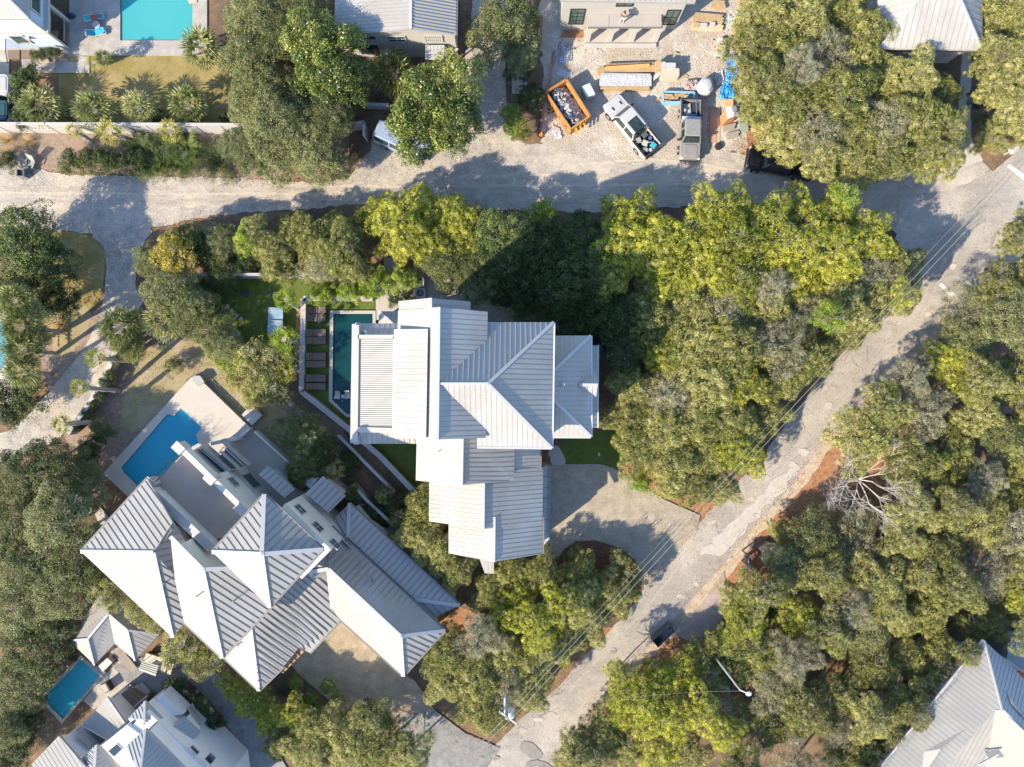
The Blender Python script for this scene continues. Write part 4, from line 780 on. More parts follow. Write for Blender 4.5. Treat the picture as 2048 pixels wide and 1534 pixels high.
# (x, y, r[, top])
T = {
'grey': [(500, 20, 62), (555, 70, 60), (498, 110, 60), (600, 20, 55, 6.5), (520, 180, 62), (585, 195, 55, 7), (495, 215, 45, 6), (545, 245, 60), (610, 250, 58), (660, 235, 50, 6.5), (500, 290, 50, 5.5), (560, 310, 55, 6), (630, 305, 58), (672, 330, 30, 4.5),
         (1008, 42, 72, 7), (1040, 110, 36, 5), (305, 525, 42, 5), (338, 580, 56, 6.5), (365, 630, 40, 5.5), (440, 480, 42, 5.5), (420, 660, 48, 5), (455, 690, 34, 4.5), (380, 610, 45, 6),
         (40, 950, 65, 8), (110, 950, 70, 8.5), (30, 1040, 70, 9), (110, 1040, 75, 9), (165, 990, 45, 7), (50, 1130, 70, 9), (130, 1120, 65, 8.5), (30, 1220, 70, 8.5), (110, 1190, 60, 8), (60, 1300, 70, 8), (25, 1380, 60, 7), (110, 1260, 45, 7), (170, 1140, 40, 7), (10, 1460, 40, 6),
         (20, 520, 60, 7), (30, 590, 50, 6), (900, 520, 60, 7), (960, 560, 50, 7), (590, 860, 46, 4), (610, 935, 40, 4)],
'dark': [(20, 1480, 45, 5), (-5, 1530, 45, 5), (55, 1445, 28, 4), (40, 470, 70, 7), (90, 530, 55, 6), (110, 600, 40, 4), (690, 180, 40, 6), (1010, 470, 60, 7), (1080, 510, 70, 7.5), (1030, 560, 60, 6.5), (1150, 480, 60, 7), (1120, 570, 65, 7), (1070, 620, 45, 5), (1190, 540, 60, 7), (1200, 620, 55, 6.5), (1250, 640, 55, 6.5), (1160, 640, 45, 5.5), (1250, 700, 45, 6), (1000, 520, 50, 6.5),
         (410, 500, 45, 5), (370, 480, 40, 5), (500, 510, 36, 4), (440, 540, 40, 4.5), (395, 590, 40, 3.5), (600, 950, 32, 4), (645, 900, 34, 3.6), (690, 930, 28, 2.6), (1060, 190, 30, 3.5), (1040, 130, 30, 3.5), (1470, 1330, 50, 5.5), (1560, 1240, 40, 5), (745, 1030, 32, 2.5), (790, 1010, 26, 2.5)],
'pine': [(1450, 660, 30, 9.2), (1500, 770, 40, 8), (1330, 710, 44, 7), (1800, 590, 28, 8), (800, 440, 58, 7.5), (760, 420, 35, 6), (850, 420, 52, 7.5), (910, 430, 48, 7), (860, 480, 50, 7.5), (790, 490, 36, 6), (930, 470, 45, 7),
         (1265, 430, 58, 8), (1235, 500, 56, 8), (1300, 490, 55, 8), (1220, 555, 42, 7), (1370, 480, 62, 8.5), (1350, 540, 55, 8), (1430, 420, 48, 8), (1470, 410, 40, 7.5), (1470, 480, 60, 8.5), (1420, 530, 56, 8.5), (1540, 450, 60, 8.5), (1530, 520, 60, 9), (1610, 430, 52, 8.5), (1600, 500, 60, 9), (1590, 570, 52, 8.5), (1670, 430, 52, 8.5), (1680, 500, 58, 9), (1740, 470, 50, 8.5), (1660, 560, 50, 8), (1480, 560, 50, 8),
         (1070, 1250, 52, 7), (1120, 1210, 42, 6.5), (1110, 1290, 40, 6), (1040, 1200, 36, 6), (1290, 1400, 50, 7), (1350, 1360, 52, 7), (1330, 1440, 55, 7), (1400, 1420, 45, 7), (1240, 1430, 36, 6), (1320, 1510, 45, 7), (1240, 1350, 30, 5.5), (1450, 1470, 40, 6.5),
         (1900, 720, 46, 6.5), (1945, 760, 40, 6.5), (1590, 1230, 46, 7.5), (2035, 1180, 36, 7), (1870, 925, 26, 6), (1470, 890, 48, 6.5), (1500, 920, 36, 6), (540, 1440, 34, 4.5), (490, 1400, 34, 4.5), (460, 1370, 26, 4), (580, 1430, 34, 4.5)],
'mag': [(640, 95, 76, 7.5), (670, 150, 62, 7), (610, 60, 48, 7), (860, 200, 88, 8), (905, 160, 62, 7.5), (840, 260, 62, 7), (910, 250, 52, 7)],
'pale': [(1620, 625, 58, 8), (1540, 575, 40, 8.4), (1460, 620, 62, 8.5), (1560, 690, 58, 8), (1340, 790, 56, 7.6), (1640, 260, 60, 8), (1780, 245, 60, 8.5), (1650, 105, 62, 8), (1020, 1380, 50, 7), (960, 1275, 48, 6.5), (1740, 545, 52, 8), (1600, 140, 40, 8), (1570, 480, 34, 9), (640, 530, 36, 6), (1800, 560, 34, 7.5)],
'yel': [(345, 505, 44, 5)],
'oak': [(1540, 30, 62), (1610, 20, 62), (1690, 25, 60), (1740, 60, 56), (1510, 90, 52), (1570, 100, 64), (1720, 120, 62), (1520, 160, 52), (1560, 190, 60, 8), (1620, 180, 66), (1690, 190, 68), (1760, 170, 62), (1830, 150, 56, 7.5), (1880, 190, 50, 7), (1570, 250, 56, 7.5), (1530, 215, 40, 6.5), (1710, 270, 66, 8.5), (1850, 240, 62, 8), (1900, 260, 44, 7), (1650, 310, 46, 7.5), (1720, 320, 50, 8), (1790, 310, 52, 8), (1850, 300, 52, 8), (1890, 310, 40, 7), (1615, 290, 34, 7.5),
        (2010, 40, 50, 7.5), (2040, 110, 55, 8), (2000, 160, 46, 7.5), (2040, 210, 52, 7.5), (2000, 110, 40, 7), (2030, 10, 50, 7.5),
        (1800, 530, 50, 7.5), (1812, 585, 36, 6.5), (1750, 600, 56, 7.5), (1690, 610, 60, 8), (1540, 610, 66, 8.5), (1380, 600, 62, 8), (1320, 580, 46, 7), (1310, 640, 52, 7.5), (1690, 660, 48, 7), (1480, 700, 68, 8.5), (1400, 680, 66, 8.5), (1620, 710, 52, 7), (1570, 750, 54, 7), (1420, 760, 66, 8.5), (1270, 780, 52, 7), (1260, 840, 52, 7), (1330, 860, 62, 8), (1400, 840, 62, 8), (1470, 840, 54, 7.5), (1540, 830, 44, 6.5), (1280, 900, 50, 6.5), (1350, 930, 56, 7), (1420, 920, 54, 7), (1400, 975, 40, 6), (1450, 980, 32, 5.5), (1340, 970, 32, 5),
        (1040, 600, 30, 4), (540, 500, 44, 5.5), (580, 480, 44, 5.5), (620, 470, 48, 6), (680, 500, 54, 6.5), (640, 520, 44, 6), (720, 540, 40, 5.5), (560, 530, 38, 5), (510, 470, 36, 5), (700, 460, 40, 5.5),
        (850, 1020, 48, 6), (840, 1080, 44, 6), (880, 1100, 46, 6), (910, 1140, 40, 5.5), (855, 1060, 38, 5.5), (1020, 1150, 44, 5), (1090, 1152, 42, 4.6), (1160, 1160, 44, 4.8), (1200, 1185, 46, 5.5), (1150, 1210, 46, 6), (1240, 1195, 36, 4.6), (980, 1190, 36, 5), (1180, 1250, 42, 5.5),
        (900, 1310, 56, 6.5), (1010, 1310, 52, 6.5), (950, 1360, 56, 7), (890, 1370, 44, 6), (1070, 1340, 42, 6), (960, 1420, 46, 6), (1000, 1430, 36, 5.5), (1100, 1300, 40, 5.5), (1140, 1270, 38, 5), (1060, 1390, 34, 5),
        (640, 1460, 50, 6.5), (700, 1490, 56, 7), (620, 1510, 50, 6.5), (770, 1500, 56, 7), (740, 1440, 44, 6), (820, 1510, 44, 6.5), (1150, 1510, 44, 6), (1200, 1470, 46, 6), (1180, 1520, 40, 6), (560, 1490, 36, 5)]}
small = {'lime': [(1087, 428, 30, 3.5), (1030, 250, 26, 3), (1022, 225, 20, 2.5), (760, 565, 34, 3.2), (700, 582, 26, 2.4), (640, 588, 26, 2), (800, 560, 28, 3), (455, 720, 30, 2), (1280, 960, 26, 3), (1000, 1240, 30, 4), (655, 1375, 16, 1.8), (675, 1400, 16, 1.8), (590, 1368, 16, 1.8), (620, 1400, 18, 1.8), (640, 1425, 18, 2), (700, 575, 20, 2.6), (735, 572, 22, 2.8), (820, 555, 22, 2.6), (510, 1400, 22, 3.2), (1690, 395, 30, 6), (495, 480, 30, 4), (1650, 635, 32, 7.5)],
 'bush': [(45, 160, 30, 2.4), (45, 190, 30, 2.4), (45, 220, 30, 2.4), (62, 150, 24, 2.2), (45, 235, 24, 2.2), (135, 322, 26, 1.6), (165, 318, 24, 1.6), (195, 318, 26, 1.7), (225, 322, 24, 1.6), (255, 325, 26, 1.6), (275, 318, 20, 1.5), (140, 232, 16, 1.4), (320, 236, 18, 1.4), (375, 238, 18, 1.4), (450, 236, 14, 1.3), (790, 595, 18, 1.8), (815, 590, 14, 1.6), (350, 1378, 26, 2), (365, 1400, 24, 2), (400, 1415, 24, 2), (425, 1440, 24, 1.8), (68, 110, 12, 1), (105, 108, 16, 1.3), (85, 108, 12, 1), (20, 790, 34, 3), (45, 810, 34, 3), (20, 830, 30, 3), (60, 770, 26, 3), (10, 320, 20, 1.4), (140, 1310, 18, 1.6), (80, 1390, 18, 1.5), (1945, 100, 16, 2), (1950, 200, 20, 2.5), (1960, 240, 16, 2), (200, 860, 26, 2), (180, 890, 26, 2), (170, 920, 26, 2), (1000, 590, 24, 2.4), (700, 990, 22, 1.8), (760, 1075, 18, 1.5), (690, 1440, 16, 1.4), (570, 1380, 16, 1.6)],
 'olive': [(620, 880, 34, 3), (665, 935, 26, 2.4), (600, 905, 26, 2.6), (345, 735, 20, 1.5), (500, 720, 40, 3.4), (530, 760, 42, 3.6), (545, 710, 30, 3), (560, 790, 26, 2.8), (505, 800, 22, 1.6), (430, 700, 26, 2), (475, 755, 30, 1.6), (500, 790, 20, 1.2), (235, 690, 20, 2), (370, 1290, 50, 5), (420, 1310, 40, 4.5), (354, 1300, 30, 4.5), (280, 1220, 30, 5), (310, 1240, 26, 4.5), (220, 1190, 34, 5.5), (400, 1335, 30, 4), (1980, 270, 26, 3), (2000, 290, 20, 2.5), (1955, 290, 20, 1.6), (2040, 275, 20, 2), (1200, 1010, 1, 1), (870, 1160, 24, 2.5), (780, 1085, 24, 2.4), (800, 1040, 26, 2.4), (770, 990, 20, 2), (60, 1430, 24, 2), (1150, 1110, 20, 1.8), (1240, 1120, 22, 2.4), (1265, 1150, 24, 2.8), (900, 1215, 20, 2), (1050, 270, 16, 1.5)]}
for k, l in T.items():
    for q in l: tree(k, q[0], q[1], q[2] * 1.06, q[3] if len(q) > 3 else None)
for k, l in small.items():
    for q in l:
        if q[2] > 1: tree(k, q[0], q[1], q[2] * 1.08, q[3])
# the grove right of the paved road, spread without regular rows
def inpoly(x, y, pl):
    c = False; j = len(pl) - 1
    for i in range(len(pl)):
        if (pl[i][1] > y) != (pl[j][1] > y) and x < (pl[j][0] - pl[i][0]) * (y - pl[i][1]) / (pl[j][1] - pl[i][1]) + pl[i][0]: c = not c
        j = i
    return c
E1 = [(2080, 520), (2010, 560), (1945, 610), (1920, 680), (1870, 700), (1780, 790), (1740, 850), (1700, 900), (1690, 960), (1690, 1020), (1610, 1070), (1560, 1150), (1500, 1190), (1480, 1240), (1520, 1330), (1520, 1400), (1440, 1420), (1440, 1560), (1760, 1560), (1760, 1500), (1850, 1400), (1930, 1290), (1990, 1250), (2080, 1290)]
pts = []; rr = random.Random(11); tries = 0
while tries < 6000:
    tries += 1; x, y = rr.uniform(1420, 2075), rr.uniform(500, 1555)
    if not inpoly(x, y, E1) or math.hypot(x - 1730, y - 970) < 92: continue
    r = rr.uniform(40, 64)
    if all(math.hypot(x - a, y - b_) > (r + c_) * .65 for a, b_, c_ in pts): pts.append((x, y, r))
for x, y, r in pts:
    if math.hypot(x - 1590, y - 1230) < 45 or math.hypot(x - 1905, y - 735) < 50: continue
    tree(rr.choices(['oak', 'pale', 'grey', 'pine'], [.70, .18, .10, .02])[0], x, y, r * 1.06, rr.uniform(6.4, 9.4))
for x, y, r, h in [(1470, 1200, 34, 5.5), (1500, 1290, 40, 6.5), (1400, 1330, 40, 5), (1440, 1290, 34, 4.5), (1540, 1450, 44, 7), (1480, 1440, 36, 5.5), (1600, 1400, 50, 7.5), (1560, 1340, 44, 6.5), (1430, 1370, 34, 5), (1560, 1060, 22, 3.5), (1790, 820, 26, 5), (1720, 1060, 36, 5), (1960, 1310, 30, 6), (1700, 1530, 44, 7), (1250, 1500, 44, 6), (1380, 1510, 44, 6.5), (1926, 1302, 28, 9), (1892, 1340, 30, 9), (1858, 1378, 32, 9), (1822, 1422, 32, 9), (1786, 1465, 32, 9), (1750, 1510, 32, 9), (1722, 1550, 30, 9), (2030, 480, 34, 6.5), (2045, 450, 24, 5)]:
    tree('oak', x, y, r * 1.08, h)
# ---------------------------------------------------------------- bare tree
def bare(x, y, r, h, label, seed=3, m=M_bare):
    c = P(x, y, h * .5); t = thing('bare_tree', label, 'tree', (c.x, c.y, 0)); rg = random.Random(seed); b = MB()
    R_ = r * S * (1 - h / H)
    def grow(p, d, L, rad, dep):
        if dep == 0 or rad < .0025: return
        q = p + d * L * .55 + Vector((rg.uniform(-.12, .12), rg.uniform(-.12, .12), rg.uniform(-.05, .1))) * L; e = q + (d + Vector((rg.uniform(-.3, .3), rg.uniform(-.3, .3), rg.uniform(-.1, .15)))).normalized() * L * .45
        b.tube(p, q, rad, rad * .85, 4, False); b.tube(q, e, rad * .85, rad * .65, 5, False)
        for s_ in ([q, e, e] if dep > 2 else [q, e, e, e]):
            nd = (d + Vector((rg.uniform(-.85, .85), rg.uniform(-.85, .85), rg.uniform(-.2, .35)))).normalized(); grow(s_, nd, L * rg.uniform(.55, .8), rad * rg.uniform(.5, .68), dep - 1)
    tb = MB(); fork = Vector((c.x, c.y, h * .35)); tb.tube((c.x - .3, c.y - .5, 0), fork, .2, .15, 8); tb.build('trunk', M_bark, t)
    for i in range(9):
        a = 2 * PI * i / 9 + rg.uniform(-.3, .3); grow(fork, Vector((math.cos(a) * .9, math.sin(a) * .9, rg.uniform(.25, .75))).normalized(), R_ * .46, .05, 6)
    b.build('branches', m, t); return t
bare(1728, 962, 108, 6.6, 'leafless tree with bleached white branches in the grove right of the road')
bare(1545, 1115, 26, 3, 'small bare shrub of pale twigs over the timber frame on the straw', 5)
bare(1440, 1360, 34, 5.5, 'bare grey twigs left of the street lamp', 6)
bare(2020, 835, 24, 7.5, 'bare pale branches poking through the oaks at the right edge', 8)
# ---------------------------------------------------------------- palms
def palm_crown(seed, nf=30, R=1.7, m=L_palm, nl=15, droop=.6, spread=1.15):
    rg = np.random.default_rng(seed); C = []; N = []; D = []; L = []; W_ = []; tn = []
    for i in range(nf):
        az = i * 2.399 + rg.uniform(-.2, .2); el = 1.25 - 1.75 * (i / nf) ** .8 + rg.uniform(-.1, .1); pl = R * rg.uniform(.38, .5)
        d = np.array([math.cos(az) * math.cos(el), math.sin(az) * math.cos(el), math.sin(el)]); hub = d * pl; tb = rg.normal(.45, .14) - .12 * (el < -.1)
        side = np.array([-math.sin(az), math.cos(az), 0]); nrm = np.cross(d, side); nrm = nrm * (1 if nrm[2] > 0 else -1)
        C.append(hub * .5); N.append(nrm); D.append(d); L.append(pl); W_.append(.03); tn.append(.7)
        for j in range(nl):
            a = (j / (nl - 1) - .5) * 2 * spread; ld = d * math.cos(a) + side * math.sin(a) + np.array([0, 0, -droop * (.25 + .35 * abs(a))]); ld /= np.linalg.norm(ld); ll = R * rg.uniform(.5, .62) * (1 - .18 * abs(a))
            for s0, s1, dr in ((0, .55, 0), (.5, 1, .45)):
                dd = ld + np.array([0, 0, -dr * droop]); dd /= np.linalg.norm(dd); st = hub + ld * ll * s0
                C.append(st + dd * ll * (s1 - s0) * .5); nn = nrm + side * (.8 if j % 2 else -.8) + rnd_dirs(rg, 1)[0] * .1; N.append(nn / np.linalg.norm(nn)); D.append(dd); L.append(ll * (s1 - s0) * 1.15); W_.append(R * .062 * (1 if s0 == 0 else .8)); tn.append(tb + rg.normal(0, .12) + (.08 if s0 else 0))
    return leaf_mesh('palm_crown', np.array(C), np.array(N), np.array(D), np.array(L), np.array(W_), np.array(tn), m)
L_palmy = leafmat('yellowing_palm_leaves', [(.16, .17, .03), (.32, .33, .05), (.46, .42, .08), (.56, .44, .12)])
M_ptrunk = mat('palm_trunk', (.38, .33, .29), .95, (.26, .22, .19), 9, 5, .4, 20)
PALM = [palm_crown(i) for i in range(3)]; PALMY = [palm_crown(20 + i, 18, 1.5, L_palmy, 11, .35) for i in range(2)]; PALMW = [palm_crown(40, 12, 1.6, L_lime, 18, .15, 1.5)]
def palm(bx, by, x, y, r, h, label, kind=0, group='fan palms'):
    """bx,by foot of the trunk; x,y crown centre in photo pixels"""
    f = P(bx, by, 0); c = P(x, y, h); t = thing('fan_palm', label, 'palm', (f.x, f.y, 0), group); me = TR.choice([PALM, PALMY, PALMW][kind]); b = MB(); n = 7; prev = None
    for i in range(n + 1):
        u = i / n; q = Vector((f.x + (c.x - f.x) * u, f.y + (c.y - f.y) * u, h * u)); rad = .17 + .05 * (i % 2)
        if prev: b.tube(prev[0], q, prev[1], rad, 8)
        prev = (q, rad)
    b.build('trunk', M_ptrunk, t); o = bpy.data.objects.new('crown', me); COL.objects.link(o); o.parent = t; o.location = (c.x - f.x, c.y - f.y, h + .1); s_ = r * S * (1 - h / H) / 1.55; o.scale = (s_,) * 3; o.rotation_euler = (TR.uniform(-.1, .1), TR.uniform(-.1, .1), TR.uniform(0, 6))
for a in [(88, 222, 82, 215, 44, 1.6, 'fan palm touching the hedge, leftmost of the row on the dry lawn'), (192, 228, 190, 222, 42, 1.7, 'second fan palm from the left on the dry lawn by the white wall'), (280, 225, 279, 217, 34, 1.7, 'third fan palm from the left on the dry lawn by the white wall'), (378, 222, 377, 212, 40, 1.7, 'rightmost fan palm of the row on the dry lawn by the white wall'),
          (410, 105, 405, 98, 42, 2.2, 'fan palm at the corner of the paved pool terrace'), (800, 160, 788, 150, 48, 2.4, 'big fan palm half under the magnolia below the grey roofed house'),
          (252, 668, 242, 655, 44, 2.2, 'large fan palm left of the pair above the long drive'), (340, 650, 330, 640, 42, 2.2, 'right fan palm of the pair above the long drive'), (275, 650, 278, 640, 26, 2.0, 'small fan palm tucked between the big pair by the drive'), (260, 695, 262, 690, 30, 1.8, 'fan palm below the big pair by the drive edge'), (255, 712, 265, 705, 24, 1.5, 'low fan palm beside the leaning one at the drive wall'),
          (118, 622, 32, 603, 38, 5.6, 'topmost leaning palm by the left pool'), (125, 665, 45, 652, 40, 5.4, 'second leaning palm down by the left pool'), (113, 707, 48, 700, 40, 5.4, 'third leaning palm down by the left pool'), (100, 748, 45, 742, 38, 5.2, 'lowest leaning palm by the left pool'), (60, 640, 62, 625, 30, 4.5, 'short palm between leaning palms at the left pool'), (80, 685, 75, 675, 28, 4.2, 'palm in the gap of the leaning palms at the left pool')]: palm(*a)
for a in [(256, 722, 191, 716, 24, 4.6, 'yellow green palm leaning over the drive wall', 1), (239, 781, 160, 775, 22, 5.0, 'thin palm leaning over the drive, below the yellow green one', 1), (205, 843, 125, 848, 24, 5.5, 'lowest palm leaning over the long drive', 1), (186, 284, 149, 262, 19, 1.8, 'small leaning palm left of its twin in the mulch below the white wall', 1), (272, 283, 220, 266, 30, 2.4, 'leaning yellow palm in the mulch below the white wall', 1), (350, 280, 342, 262, 27, 2.2, 'yellow palm in the mulch over the shrubs below the white wall', 1),
          (196, 120, 188, 125, 16, 1.2, 'tiny yellow palm at the corner of the paved path', 1), (212, 128, 208, 118, 18, 1.8, 'tiny grey green palm beside the paved path corner', 0), (600, 735, 570, 745, 26, 2.8, 'yellow green palm left of the straw strip, lowest of three', 1)]: palm(a[0], a[1], a[2], a[3], a[4], a[5], a[6], a[7], 'small leaning palms')
for a in [(602, 620, 572, 600, 28, 3.2, 'palm with a twisted crown above the ping pong table'), (606, 690, 568, 678, 32, 3.2, 'palm with round fans below the ping pong table')]: palm(*a, 2, 'round fan palms')
# spiky dark shrubs and dry grasses
def spiky(seed, m, nf=60, R=1.3, seg=5, up=.8, leafw=.03, comb=True, tonem=.4):
    rg = np.random.default_rng(seed); C = []; N = []; D = []; L = []; W_ = []; tn = []
    for i in range(nf):
        az = rg.uniform(0, 2 * PI); el = rg.uniform(.15, 1.3) * up + .1; d = np.array([math.cos(az) * math.cos(el), math.sin(az) * math.cos(el), math.sin(el)]); p = np.zeros(3); Lt = R * rg.uniform(.7, 1.15) / seg; tb = rg.normal(tonem, .16)
        for j in range(seg):
            d = d + np.array([0, 0, -.14]); d /= np.linalg.norm(d); side = np.cross(d, [0, 0, 1]); side /= np.linalg.norm(side) + 1e-6; n_ = np.cross(side, d)
            C.append(p + d * Lt / 2); N.append(n_); D.append(d); L.append(Lt * 1.1); W_.append(leafw); tn.append(tb); p = p + d * Lt
            if comb and j > 0:
                for q in range(3):
                    for s_ in (-1, 1):
                        ld = side * s_ + d * .6 + np.array([0, 0, .15]); ld /= np.linalg.norm(ld); C.append(p - d * Lt * q / 3 + ld * .1); N.append(n_ + rnd_dirs(rg, 1)[0] * .3); D.append(ld); L.append(.22); W_.append(.035); tn.append(tb + rg.normal(.05, .1))
    N = np.array(N); N /= np.linalg.norm(N, axis=1)[:, None]
    return leaf_mesh('spiky', np.array(C), N, np.array(D), np.array(L), np.array(W_), np.array(tn), m)
SPK = [spiky(i, L_spike) for i in range(3)]; HAY = [spiky(30 + i, L_hay, 260, 1.0, 4, 1.0, .018, False) for i in range(2)]
def tuft(pool_, name, x, y, r, label, cat, group):
    p = P(x, y, .1); t = thing(name, label, cat, (p.x, p.y, 0), group); o = bpy.data.objects.new('leaves', TR.choice(pool_)); COL.objects.link(o); o.parent = t; o.location = (0, 0, .08); s_ = r * S / 1.05; o.scale = (s_, s_, s_); o.rotation_euler = (0, 0, TR.uniform(0, 6)); b = MB(); b.tube((p.x, p.y, 0), (p.x, p.y, .35), .1, .05, 6); b.build('stem', M_bark, t)
for i, (x, y, r, lb) in enumerate([(285, 298, 34, 'leftmost dark feathery shrub in the mulch strip'), (305, 330, 30, 'dark feathery shrub at the street edge, left of centre'), (338, 295, 34, 'dark feathery shrub under the yellow palm'), (330, 325, 30, 'dark feathery shrub below the yellow palm, street side'), (378, 300, 34, 'dark feathery shrub right of the yellow palm'), (365, 328, 28, 'dark feathery shrub, lowest right of its clump'), (445, 322, 40, 'lone dark feathery shrub between the clump and the grey oaks')]):
    tuft(SPK, 'feathery_shrub', x, y, r, lb, 'shrub', 'dark feathery shrubs')
for x, y, r, lb in [(18, 282, 22, 'dry grass tuft at the left edge of the mulch strip'), (58, 285, 20, 'dry grass tuft right of the first in the mulch strip'), (20, 308, 22, 'dry grass clump above the chairs at the left edge'), (125, 650, 22, 'dry grass tuft by the slatted gate at the long drive'), (1965, 285, 14, 'dry grass tuft at the junction corner'), (1985, 300, 14, 'dry grass tuft beside the white mailbox')]:
    tuft(HAY, 'ornamental_grass', x, y, r, lb, 'grass tuft', 'dry grass tufts')
# ================================================================== OTHER HOUSES
def prismz(pts, z0, z1, parent, m, name, at=None):
    """pts photo pixels seen at height `at` (default top)"""
    b = MB(); b.prism([P(x, y, z1 if at is None else at) for x, y in pts], z0, z1); return b.build(name, m, parent)
def sidings(parent, a, c, z0, z1, n, m, step=.25, name='siding'):
    b = MB(); a = Vector(a); c = Vector(c); n = Vector(n).normalized(); z = z0 + step
    while z < z1: b.bar(Vector((a.x, a.y, z)) + n * .012, Vector((c.x, c.y, z)) + n * .012, .024, .03); z += step
    return b.build(name, m, parent)
# ---- blue house, top left
HB = thing('house', 'pale blue house with cream seam roof, cut by the top left corner', 'house', P(0, 20))
roof(HB, {'a': (-40, -60, 7.6), 'e': (57.5, 37.5, 5.35), 'w': (-140, 38, 5.35), 'n': (57.5, -160, 5.35)}, [['a', 'e', 'w'], ['a', 'n', 'e']], m=M_roof2, ms=M_seam, seam=.38, walls=False, caps=[('a', 'e')], capw=.14)
c0 = P(57.5, 37.5, 5.3); cx, cy = c0.x, c0.y
b = MB(); b.prism([(cx - 9, cy + .02), (cx - .08, cy + .02), (cx - .08, cy + 9), (cx - 9, cy + 9)], 3.2, 5.15); b.prism([(cx - 9, cy + .02), (cx - 2.6, cy + .02), (cx - 2.6, cy + 9), (cx - 9, cy + 9)], 0, 3.2); b.prism([(cx - 2.6, cy + .02), (cx - .1, cy + .02), (cx - .1, cy + .25), (cx - 2.6, cy + .25)], 0, 3.2)
b.build('wall', M_blue, HB)
b = MB(); b.bar((cx - 9, cy - .05, 3.25), (cx + .25, cy - .05, 3.25), .25, .28); b.bar((cx + .1, cy - .1, 3.25), (cx + .1, cy + 9, 3.25), .42, .3); b.bar((cx, cy, 0), (cx, cy, 5.2), .2, .2, up=Vector((0, 1, 0))); b.bar((cx + .05, cy + 2.35, 0), (cx + .05, cy + 2.35, 3.2), .28, .28, up=Vector((0, 1, 0)))
b.bar((cx - 9, cy - .04, .12), (cx, cy - .04, .12), .12, .24); b.build('trim_band', M_trim, HB)
win(HB, (cx - 3.6, cy), (cx - 2.5, cy), 1.3, 2.5, (0, -1), M_glassg, nx=1, ny=1, fw=.14)
win(HB, (cx - .08, cy + 1.1), (cx - .08, cy + 3.4), 3.9, 4.9, (1, 0), M_glassg, nx=1, ny=1, fw=.14)
b = MB(); b.box((cx - 2.1, cy - .12, 2.3), (.35, .2, .3)); b.build('wall_lamp', M_trim, HB)
b = MB()
b.bar((cx + .1, cy + .3, .95), (cx + .1, cy + 2.3, .95), .05, .05)
for i in range(14): b.bar((cx + .1, cy + .35 + i * .15, .1), (cx + .1, cy + .35 + i * .15, .95), .02, .02, up=Vector((0, 1, 0)))
b.build('railing', M_trim, HB)
b = MB(); b.box((cx - 1.4, cy + 1.2, .35), (1.2, .6, .1)); b.box((cx - 1.7, cy + 2.2, .5), (.5, 1.3, .5)); b.build('porch_bench', M_wood, HB)
# ---- grey roofed house, top middle
HG = thing('house', 'house with pale seam roof half shaded by trees at the top, magnolia on each side', 'house', P(800, 30))
roof(HG, {'a': (822, -60, 5.3), 'b': (821, 58, 5.3), 'c': (668, 72, 4.2), 'd': (672, -60, 4.2)}, [['a', 'b', 'c', 'd']], m=M_roof, seam=.3, walls=False, caps=[('a', 'b')])
roof(HG, {'a': (822, -60, 5.3), 'b': (821, 58, 5.3), 'e': (911.5, 69, 4.2), 'f': (914, -60, 4.2)}, [['a', 'b', 'e', 'f']], m=M_roofg, ms=M_roof, seam=.27, sh=.08, sw=.05, walls=False, gut=([('e', 'f')], M_gutd))
w0 = P(690, 69.5, 4.2); w1_ = P(909, 69.5, 4.2); yy = w0.y + .10
b = MB(); xl, xr, xm = P(676, 70, 4.1).x, P(908, 69, 4.1).x, P(821, 58, 5.1).x; b.loft([[(xl, yy + .01, 0), (xr, yy + .01, 0), (xr, yy + .01, 3.95), (xm, yy + .01, 4.95), (xl, yy + .01, 3.95)], [(xl, yy + 5, 0), (xr, yy + 5, 0), (xr, yy + 5, 3.95), (xm, yy + 5, 4.95), (xl, yy + 5, 3.95)]]); b.build('wall', M_wall, HG)
def wx(px, z): return P(px, 69, z).x
sidings(HG, (w0.x, yy, 0), (w1_.x, yy, 0), .2, 4.0, (0, -1, 0), M_trim)
for xa, xb, z0, z1 in [(775, 812, 2.9, 3.8), (791, 811, .5, 1.7), (850, 885, 2.9, 3.9)]: win(HG, (wx(xa, z1), yy - .02), (wx(xb, z0), yy - .02), z0, z1, (0, -1), M_glassg if xa < 800 else M_trim, nx=2 if xa != 850 else 8, ny=2)
for xa, xb, z0, z1 in [(706, 752, 3.3, 3.9), (716, 762, .6, 2.4)]: win(HG, (wx(xa, z1), yy - .02), (wx(xb, z0), yy - .02), z0, z1, (0, -1), M_glass, nx=1, ny=1)
roof(HG, {'a': (850.5, 90, 2.7), 'b': (889, 90, 2.7), 'c': (888.5, 118, 2.35), 'd': (850.5, 118, 2.35)}, [['a', 'b', 'c', 'd']], m=M_roofg, seam=.3, walls=False, name='door_canopy')
for x in (854, 885): q = P(x, 116, 2.3); b = MB(); b.box((q.x, q.y, 1.15), (.12, .12, 2.3)); b.build('post', M_trim, HG)
b = MB(); q = P(908, 108, 1.8); b.tube(P(905, 104, 1.6), P(912, 96, 2.3), .02); b.poly([P(907, 101, 1.9), P(912, 95, 2.3), P(917, 98, 2.2), P(911, 104, 1.7)]); one(b, 'porch_flag', mat('flag_cloth', (.45, .2, .25), .9, (.6, .55, .55), 6), 'small red and white flag on the corner of the shaded roof house', 'flag')
